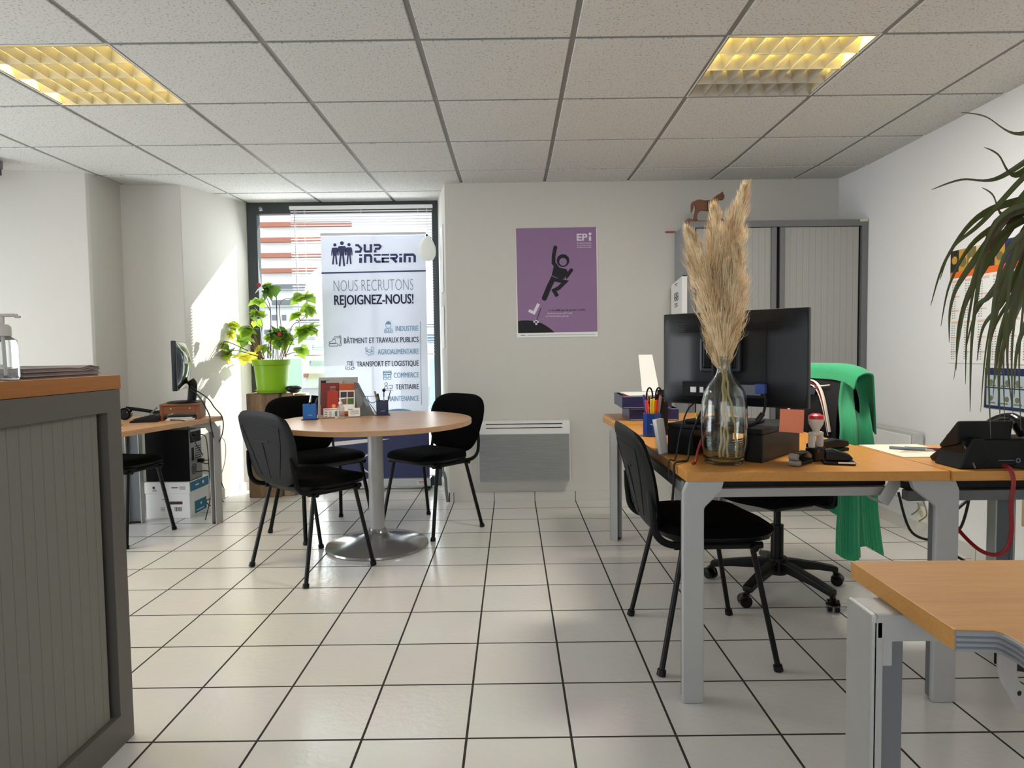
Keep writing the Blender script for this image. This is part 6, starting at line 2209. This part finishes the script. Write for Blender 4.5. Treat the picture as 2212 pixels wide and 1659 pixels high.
def ex_photo(t, M, w, h, d):
    F = M @ frame((0, -d / 2 - 0.0004, 0), (1, 0, 0), (0, 0, 1))
    b = MB()
    b.rect(-w * 0.48, h * 0.10, w * 0.48, h * 0.78, F)
    b.obj('white_panel', M_paper, t)
    for (x0, y0, x1, y1, c, nm) in ((-0.40, 0.55, -0.03, 0.74, srgb(56, 52, 62), 'photo_slate'), (0.02, 0.55, 0.40, 0.74, srgb(88, 56, 60), 'photo_maroon'), (-0.40, 0.32, -0.03, 0.52, srgb(120, 84, 76), 'photo_brown'), (0.02, 0.32, 0.40, 0.52, srgb(74, 96, 40), 'photo_green')):
        MB().rect(x0 * w, y0 * h, x1 * w, y1 * h, F, 0, 0.0004).obj('photo', mat(nm, c, 0.6, var=0.2, scale=50), t)


leaflet('dark red leaflet with a portrait in the brochure stand', -0.045, -0.020, 0.012, 0.105, 0.195, 0.006, 0.26, M_redd, extra=ex_dark)
leaflet('bright red leaflet with round amber emblem before the dark red one', -0.020, -0.040, 0.006, 0.066, 0.150, 0.010, 0.22, M_redc, extra=ex_red)
leaflet('orange topped leaflet with four photos in the brochure stand', 0.062, -0.022, 0.010, 0.098, 0.190, 0.008, 0.26, M_orc, extra=ex_photo)
leaflet('black booklet peeking out behind the red leaflets', -0.078, -0.014, 0.010, 0.05, 0.212, 0.006, 0.26, M_black)
leaflet('grey folded leaflet at the back of the brochure stand', -0.02, -0.012, 0.012, 0.10, 0.208, 0.003, 0.26, mat('grey_leaflet_paper', srgb(160, 156, 152), 0.6))

# acrylic stand leaning open at the side
st = thing('acrylic_stand', 'black edged clear triangular document stand with rounded cutaway', 'document stand', (-0.925, 3.91, ROUND), 0.10)
MB().prism([(0.0, 0.0), (0.11, 0.0), (0.018, 0.20), (-0.01, 0.20)], 0.0, 0.003, frame((-0.03, -0.02, 0), (1, 0, 0), (0, 0, 1))).obj('sloped_plate', clearmat('smoked_acrylic', (0.45, 0.46, 0.45, 1), mixcol=(0.16, 0.16, 0.15, 1), mixfac=0.45), st)
MB().prism([(0.01, 0.004), (0.085, 0.004), (0.01, 0.165), (-0.006, 0.165)], 0.0045, 0.006, frame((-0.03, -0.02, 0), (1, 0, 0), (0, 0, 1))).obj('inserted_sheet', mat('grey_printed_sheet', srgb(120, 122, 124), 0.7, var=0.3, scale=60), st)
b = MB()
Fx = frame((-0.03, 0.03, 0), (1, 0, 0), (0, 0, 1))
for P in ([(-0.005, 0.205), (0.125, 0.006)], [(0.040, 0.118), (0.135, 0.118), (0.137, 0.004)]):
    b.tube([Fx @ Vector((x, z, 0.05)) for x, z in P], 0.0022, 6)
b.tube([Fx @ Vector((0.098 + 0.030 * math.cos(a), 0.115 + 0.038 * math.sin(a), 0.05)) for a in [PI + PI * k / 14 for k in range(15)]], 0.0022, 6)
b.obj('black_edge', M_black, st)
MB().prism([(0.006, 0.0), (0.134, 0.0), (0.134, 0.116), (0.052, 0.116)], 0.0, 0.002, frame((-0.03, -0.024, 0), (1, 0, 0), (0, 0, 1)), 0).obj('clear_side', M_clear, st)


def card_stand(label, loc, rz, w, h, qr):
    t = thing('card_holder', label, 'card holder', loc, rz, 'card holders on the round table')
    M = Matrix.Rotation(-0.25, 4, 'X')
    MB().box((0, 0, h / 2 + 0.002), (w, 0.003, h), 0.0005, M).box((0, 0.02, 0.0015), (w, 0.05, 0.003), 0.0005).obj('stand', M_clear, t)
    MB().box((0, -0.0018, h / 2 + 0.003), (w - 0.004, 0.001, h - 0.004), 0, M).obj('cards', M_paper, t)
    F = M @ frame((0, -0.0026, 0), (1, 0, 0), (0, 0, 1))
    b = MB()
    if qr:
        b.rect(-w * 0.46, h * 0.80, -w * 0.1, h * 0.88, F)
        for k in range(4):
            b.rect(-w * 0.3, h * 0.68 - k * 0.006, w * 0.35, h * 0.68 - k * 0.006 + 0.002, F)
    else:
        b.rect(-w * 0.42, h * 0.82, w * 0.42, h * 0.88, F)
        for k in range(3):
            for c in range(3):
                b.rect(-w * 0.4 + c * w * 0.28, h * 0.58 - k * 0.012, -w * 0.4 + c * w * 0.28 + 0.014, h * 0.58 - k * 0.012 + 0.004, F)
    b.obj('printed_lines', M_greyink, t)


card_stand('wider card holder with white cards before the red leaflets', (-1.072, 3.765, ROUND), 0.30, 0.092, 0.058, False)
card_stand('narrower card holder with white cards beside the gel bottle', (-0.945, 3.80, ROUND), 0.25, 0.072, 0.055, True)
gb = thing('gel_bottle', 'small clear pump gel bottle between the two card holders', 'bottle', (-1.005, 3.725, ROUND))
MB().lathe([(0, 0.001), (0.019, 0.001), (0.021, 0.006), (0.021, 0.062), (0.017, 0.074), (0.010, 0.080), (0.010, 0.086), (0.0, 0.086)], 24).obj('bottle', clearmat('clear_gel_plastic', (0.90, 0.88, 0.86, 1), mixcol=(0.8, 0.76, 0.72, 1), mixfac=0.22), gb)
MB().lathe([(0, 0.086), (0.011, 0.086), (0.011, 0.098), (0.005, 0.100), (0.005, 0.112), (0.009, 0.113), (0.009, 0.119), (0, 0.119)], 16).box((0.012, 0, 0.117), (0.026, 0.007, 0.005), 0.002).obj('pump', M_white, gb)
eb = thing('eraser_bottle', 'tiny white bottle with blue label beside the pump gel bottle', 'bottle', (-1.030, 3.722, ROUND))
MB().box((0, 0, 0.026), (0.017, 0.012, 0.050), 0.005).obj('bottle', M_white, eb)
MB().box((0, -0.0063, 0.030), (0.010, 0.001, 0.030)).obj('blue_label', mat('steel_blue_label', srgb(70, 96, 140), 0.5), eb)

# ================================================================ counter in the foreground
rm = random.Random(4)
for k in range(8):
    t = thing('magazine', ['lowest magazine of the pile on the beech counter', 'second magazine from the bottom of the counter pile', 'third magazine from the bottom of the counter pile', 'fourth magazine from the bottom of the counter pile', 'fourth magazine from the top of the counter pile', 'third magazine from the top of the counter pile', 'second magazine from the top of the counter pile', 'topmost magazine of the counter pile, its cover curling up'][k], 'magazine', (-1.262 + rm.uniform(-0.003, 0.003), 1.655 + rm.uniform(-0.004, 0.004), COUNTER + 0.0003 + k * 0.00335), math.radians(1 + rm.uniform(-1, 1)), 'magazines piled on the counter')
    cv = k / 7.0
    fn = lambda u, v, k=k: Vector((-0.11 + 0.21 * u, -0.148 + 0.296 * v, 0.0016 + 0.0030 * cv * (math.exp(-((v - 0.86) / 0.07) ** 2) * 1.6 - 0.7 * math.exp(-((v - 0.70) / 0.09) ** 2)) * (0.3 + 0.7 * cv)))
    m = [mat('taupe_page_edges', srgb(150, 130, 122), 0.8, var=0.2, scale=90), mat('mauve_page_edges', srgb(128, 108, 110), 0.8, var=0.2, scale=90), mat('greyish_page_edges', srgb(158, 150, 148), 0.8, var=0.2, scale=90)][k % 3]
    MB().grid(fn, 6, 24, thick=0.003).obj('pages', m, t)
    MB().grid(lambda u, v: fn(u, v) + Vector((0, 0, 0.0001)), 6, 24).obj('cover', mat('dark_plum_cover', srgb(70, 56, 62), 0.4) if k == 7 else mat('grey_cover', srgb(140, 132, 130), 0.5), t)
sb = thing('sanitizer_bottle', 'clear pump hand sanitizer bottle on the beech counter by the magazines', 'bottle', (-1.160, 1.462, COUNTER))
MB().lathe([(0, 0.002), (0.026, 0.002), (0.029, 0.006), (0.029, 0.078), (0.026, 0.092), (0.016, 0.100), (0.014, 0.104), (0, 0.104)], 32).obj('bottle', M_vase, sb)
MB().lathe([(0, 0.102), (0.017, 0.102), (0.017, 0.122), (0.012, 0.128), (0.005, 0.130), (0.005, 0.146), (0.0, 0.146)], 20).box((0.012, 0, 0.149), (0.046, 0.012, 0.007), 0.003).box((0.036, 0, 0.145), (0.012, 0.008, 0.006), 0.002).obj('pump', mat('warm_white_plastic', srgb(206, 200, 192), 0.4), sb)
MB().tube([(0, 0, 0.10), (0.002, 0, 0.012)], 0.0028, 6).obj('dip_tube', M_white, sb)

# ================================================================ on and under the desk by the pier
mr_ = thing('slim_monitor', 'slim black monitor turned edge-on above the wooden riser', 'monitor', (-2.085, 4.06, LDESK + 0.1005), math.radians(-71))
# local -y is the screen's face
b = MB()
b.box((0, -0.02, 0.235), (0.43, 0.028, 0.305), 0.005)
b.obj('bezel', M_blackgloss, mr_)
MB().box((0, -0.0345, 0.238), (0.40, 0.001, 0.26)).obj('screen', mat('dark_screen_glass', srgb(10, 10, 12), 0.08), mr_)
MB().grid(lambda u, v: Vector(((u - 0.5) * 0.41, -0.006 + 0.046 * (math.sin(PI * u) ** 0.6) * (math.sin(PI * v) ** 0.6), 0.09 + 0.29 * v)), 14, 10).obj('back_shell', mat('glossy_black_shell', srgb(20, 20, 22), 0.12), mr_)
MB().tube(spline([(0, 0.035, 0.14), (0, 0.05, 0.11), (0, 0.045, 0.05), (0, 0.04, 0.008)], 5), 0.026, 10, flat=0.7).obj('stand', M_black, mr_)
MB().lathe([(0, 0.0), (0.10, 0.0), (0.102, 0.004), (0.09, 0.010), (0.02, 0.014), (0, 0.014)], 28).obj('base', M_black, mr_)

wr = thing('wooden_riser', 'brown wooden monitor riser with open papers slot under the slim monitor', 'monitor stand', (-2.095, 4.06, LDESK), math.radians(18))
M_riser = wood('orange_brown_board', srgb(132, 78, 36), srgb(104, 56, 24), 0.5, axis=0)
b = MB()
b.box((0, 0.0, 0.094), (0.225, 0.26, 0.012), 0.002)
b.obj('shelf', M_riser, wr)
for s in (-1, 1):
    MB().box((s * 0.102, 0, 0.044), (0.018, 0.255, 0.088), 0.002).obj('side_board', M_riser, wr)
MB().box((0, -0.118, 0.065), (0.186, 0.014, 0.046), 0.002).obj('front_board', M_riser, wr)
b = MB()
for x in (-0.05, 0.055):
    b.tube([(x, -0.1255, 0.072), (x, -0.1265, 0.072)], 0.0035, 10)
b.obj('screw', M_alu, wr)
for k, (m, w, lab) in enumerate(((M_paper, 0.16, 'lowest white sheet in the wooden riser slot'), (mat('grey_white_booklet', srgb(190, 190, 188), 0.6), 0.14, 'pale grey booklet in the middle of the wooden riser slot'), (M_black, 0.13, 'black notebook on top inside the wooden riser slot'))):
    tag(MB().box((0, 0, 0), (w, 0.21, 0.007), 0.001).obj('slot_paper', m, None, (-2.086 - 0.004 * k, 4.036 + 0.006 * k, LDESK + 0.0045 + 0.009 * k), math.radians(18)), lab, 'paper')

hd_ = thing('headset', 'black headset with round ear cups lying on the pier desk', 'headset', (-2.38, 3.985, LDESK), 0.1)
b = MB()
b.tube([(-0.045, 0, 0.038), (-0.045, 0.028, 0.040)], 0.038, 18)
b.obj('ear_cup', M_blackgloss, hd_)
MB().tube([(-0.045, -0.002, 0.038), (-0.045, -0.004, 0.038)], 0.030, 18).obj('cup_cover', M_black, hd_)
MB().tube(spline([(-0.045, 0.02, 0.074), (0.0, 0.04, 0.065), (0.08, 0.06, 0.048), (0.13, 0.08, 0.03)], 6), 0.011, 8, flat=0.5).obj('headband', M_black, hd_)
b = MB()
b.tube([(0.13, 0.05, 0.026), (0.13, 0.09, 0.026)], 0.026, 16)
b.obj('second_ear_cup', M_black, hd_)
MB().tube([(-0.038, 0.002, 0.060), (-0.025, 0.0, 0.048)], 0.005, 6).obj('silver_accent', M_alu, hd_)
tp = thing('office_phone', 'black wedge office phone lying between headset and wooden riser', 'phone', (-2.235, 3.885, LDESK), math.radians(18))
MB().prism([(-0.075, 0.0), (0.08, 0.0), (0.08, 0.035), (0.06, 0.042), (-0.07, 0.012)], -0.075, 0.075, Matrix(((1, 0, 0, 0), (0, 0, 1, 0), (0, 1, 0, 0), (0, 0, 0, 1))), 0, 0.004).obj('body', M_black, tp)
b = MB()
for r in range(4):
    for c in range(5):
        b.box((-0.05 + c * 0.024, -0.05 + r * 0.024, 0.0195 + c * 0.0054), (0.014, 0.014, 0.004), 0.001)
b.obj('keypad', M_blackgloss, tp)
MB().tube([(0.02, -0.02, 0.036), (0.065, -0.01, 0.085)], [0.003, 0.006], 8, flat=0.4).obj('antenna', M_darkgrey, tp)

# computer tower on its paper cartons
bx = thing('paper_carton', 'white copy-paper carton with blue panels on the floor under the tower', 'carton', (-2.36, 4.455, 0))
MB().box((0, 0, 0.085), (0.30, 0.27, 0.17), 0.003).obj('carton_body', M_paper, bx)
MB().box((0, 0, 0.209), (0.308, 0.278, 0.078), 0.003).obj('lid', M_paper, bx)
M_cblue = mat('petrol_blue_print', srgb(44, 116, 150), 0.6)
Fs = frame((0.1505, 0, 0), (0, 1, 0), (0, 0, 1))
Fl = frame((0.1545, 0, 0), (0, 1, 0), (0, 0, 1))
b = MB()
b.rect(-0.132, 0.180, 0.134, 0.244, Fl).rect(-0.07, 0.015, 0.10, 0.10, Fs)
b.obj('blue_panel', M_cblue, bx)
b = MB()
b.disc((0.05, 0.214), 0.012, Fl, 0, 0.0004).rect(-0.06, 0.208, -0.01, 0.217, Fl, 0, 0.0004).rect(-0.05, 0.03, 0.06, 0.036, Fs, 0, 0.0004).disc((0.02, 0.07), 0.010, Fs, 0, 0.0004)
b.obj('panel_print', M_paper, bx)
Ff = frame((0, -0.1355, 0), (1, 0, 0), (0, 0, 1))
Fg = frame((0, -0.1395, 0), (1, 0, 0), (0, 0, 1))
b = MB()
b.disc((-0.09, 0.212), 0.009, Fg)
b.rect(0.03, 0.208, 0.075, 0.214, Fg).rect(-0.012, 0.095, 0.10, 0.116, Ff)
b.rect(-0.04, 0.128, -0.018, 0.132, Ff)
for k in range(9):
    b.rect(0.045 + k * 0.0055, 0.048, 0.045 + k * 0.0055 + 0.0022 + 0.001 * (k % 3), 0.078, Ff)
b.obj('front_print', mat('dark_maroon_print', srgb(60, 40, 44), 0.7), bx)
b = MB()
for k in range(4):
    b.rect(-0.10, 0.198 - k * 0.004, -0.07, 0.200 - k * 0.004, Fg).rect(0.085, 0.216 - k * 0.006, 0.125, 0.219 - k * 0.006, Fg)
    b.rect(-0.05, 0.072 - k * 0.007, -0.02, 0.075 - k * 0.007, Ff)
b.obj('small_print', M_greyink, bx)
tw = thing('computer_tower', 'black computer tower with grey rear ports standing on the paper carton', 'computer', (-2.36, 4.43, 0.249))
MB().box((-0.004, 0, 0.177), (0.298, 0.178, 0.354), 0.003).obj('case', mat('matt_black_case', srgb(7, 7, 8), 0.7, spec=0.12), tw)
M_rear = mat('grey_zinc_plate', srgb(150, 152, 152), 0.4, metal=0.5, var=0.15)
MB().box((0.146, 0, 0.177), (0.004, 0.168, 0.344), 0.001).obj('rear_plate', M_rear, tw)
Fr = frame((0.1485, 0, 0), (0, 1, 0), (0, 0, 1))
b = MB()
b.rect(-0.075, 0.26, 0.075, 0.335, Fr)
for k in range(6):
    b.rect(-0.01, 0.145 + k * 0.016, 0.075, 0.151 + k * 0.016, Fr)
b.rect(-0.06, 0.135, -0.025, 0.225, Fr)
for r in (0.034, 0.022, 0.010):
    b.stroke(arc((-0.03, 0.075), r, 0, 345, 20), 0.005, Fr, closed=True)
b.stroke([(-0.06, 0.045), (0.0, 0.105)], 0.003, Fr, 0, 0.0003).stroke([(-0.06, 0.105), (0.0, 0.045)], 0.003, Fr, 0, 0.0003)
b.obj('rear_port', M_gap, tw)
b = MB()
b.box((0.165, -0.05, 0.315), (0.036, 0.022, 0.02), 0.003).box((0.168, 0.03, 0.125), (0.04, 0.026, 0.026), 0.003)
b.obj('plugged_connector', M_black, tw)

# trailing cables
tw_x = -2.205
cb_spec = [
    ([(-2.036, 4.035, LDESK + 0.205), (-2.00, 4.06, LDESK + 0.17), (-1.955, 4.10, LDESK + 0.12), (-1.93, 4.13, LDESK + 0.06), (-1.895, 4.16, LDESK - 0.01), (-1.905, 4.17, LDESK - 0.12), (-1.985, 4.21, 0.45), (-2.02, 4.26, 0.30), (-2.04, 4.30, 0.20)], 'black cable arching from the slim monitor over the pier desk end'),
    ([(-2.03, 4.02, LDESK + 0.19), (-1.985, 4.04, LDESK + 0.14), (-1.95, 4.05, LDESK + 0.07), (-1.93, 4.06, LDESK + 0.01), (-1.925, 4.06, LDESK - 0.05), (-1.98, 4.22, 0.50), (-2.06, 4.32, 0.38), (-2.17, 4.40, 0.37)], 'black cable from the slim monitor down to the tower ports'),
    ([(-2.18, 4.38, 0.564), (-2.12, 4.38, 0.555), (-2.10, 4.37, 0.47), (-2.095, 4.37, 0.34), (-2.085, 4.36, 0.24), (-2.04, 4.33, 0.17), (-1.985, 4.30, 0.14)], 'black cable dropping from the upper tower plug'),
    ([(-2.17, 4.46, 0.374), (-2.10, 4.46, 0.37), (-2.06, 4.44, 0.32), (-2.03, 4.40, 0.24), (-1.985, 4.34, 0.20)], 'black cable leaving the middle tower plug'),
    ([(-2.205, 4.42, 0.30), (-2.13, 4.42, 0.305), (-2.08, 4.42, 0.26), (-2.06, 4.41, 0.18), (-2.03, 4.36, 0.13), (-1.985, 4.33, 0.11)], 'black cable hanging low from the tower fan'),
    ([(-1.985, 4.22, 0.66), (-1.99, 4.25, 0.55), (-2.02, 4.28, 0.40), (-2.05, 4.30, 0.25), (-2.06, 4.30, 0.14), (-2.06, 4.26, 0.07), (-2.07, 4.24, 0.006)], 'black cable running straight down behind the pier desk leg'),
    ([(-1.975, 4.24, 0.22), (-2.04, 4.27, 0.15), (-2.09, 4.30, 0.12), (-2.05, 4.29, 0.09), (-1.975, 4.27, 0.10)], 'black loop of cable near the floor by the paper carton')]
for pts, lab in cb_spec:
    tag(MB().tube(spline(pts, 7), 0.0036, 6).obj('computer_cable', M_cable), lab, 'cable', 'cables behind the pier desk')
tag(MB().tube(spline([(-2.19, 4.60, 0.54), (-2.08, 4.58, 0.50), (-2.07, 4.56, 0.35), (-2.10, 4.50, 0.2), (-2.11, 4.42, 0.13), (-2.07, 4.36, 0.09), (-2.05, 4.33, 0.11)], 7), 0.003, 6).obj('computer_cable', M_whitecable), 'pale cable winding behind the tower to the floor', 'cable', 'cables behind the pier desk')
cable('desk_cable', [(-2.115, 3.925, LDESK + 0.004), (-2.06, 3.90, LDESK + 0.005), (-2.0, 3.87, LDESK + 0.004), (-1.975, 3.86, LDESK - 0.02), (-1.99, 3.95, 0.60), (-2.05, 4.2, 0.45)], 0.003, M_cable, 'thin black cable slipping over the pier desk edge from the riser')
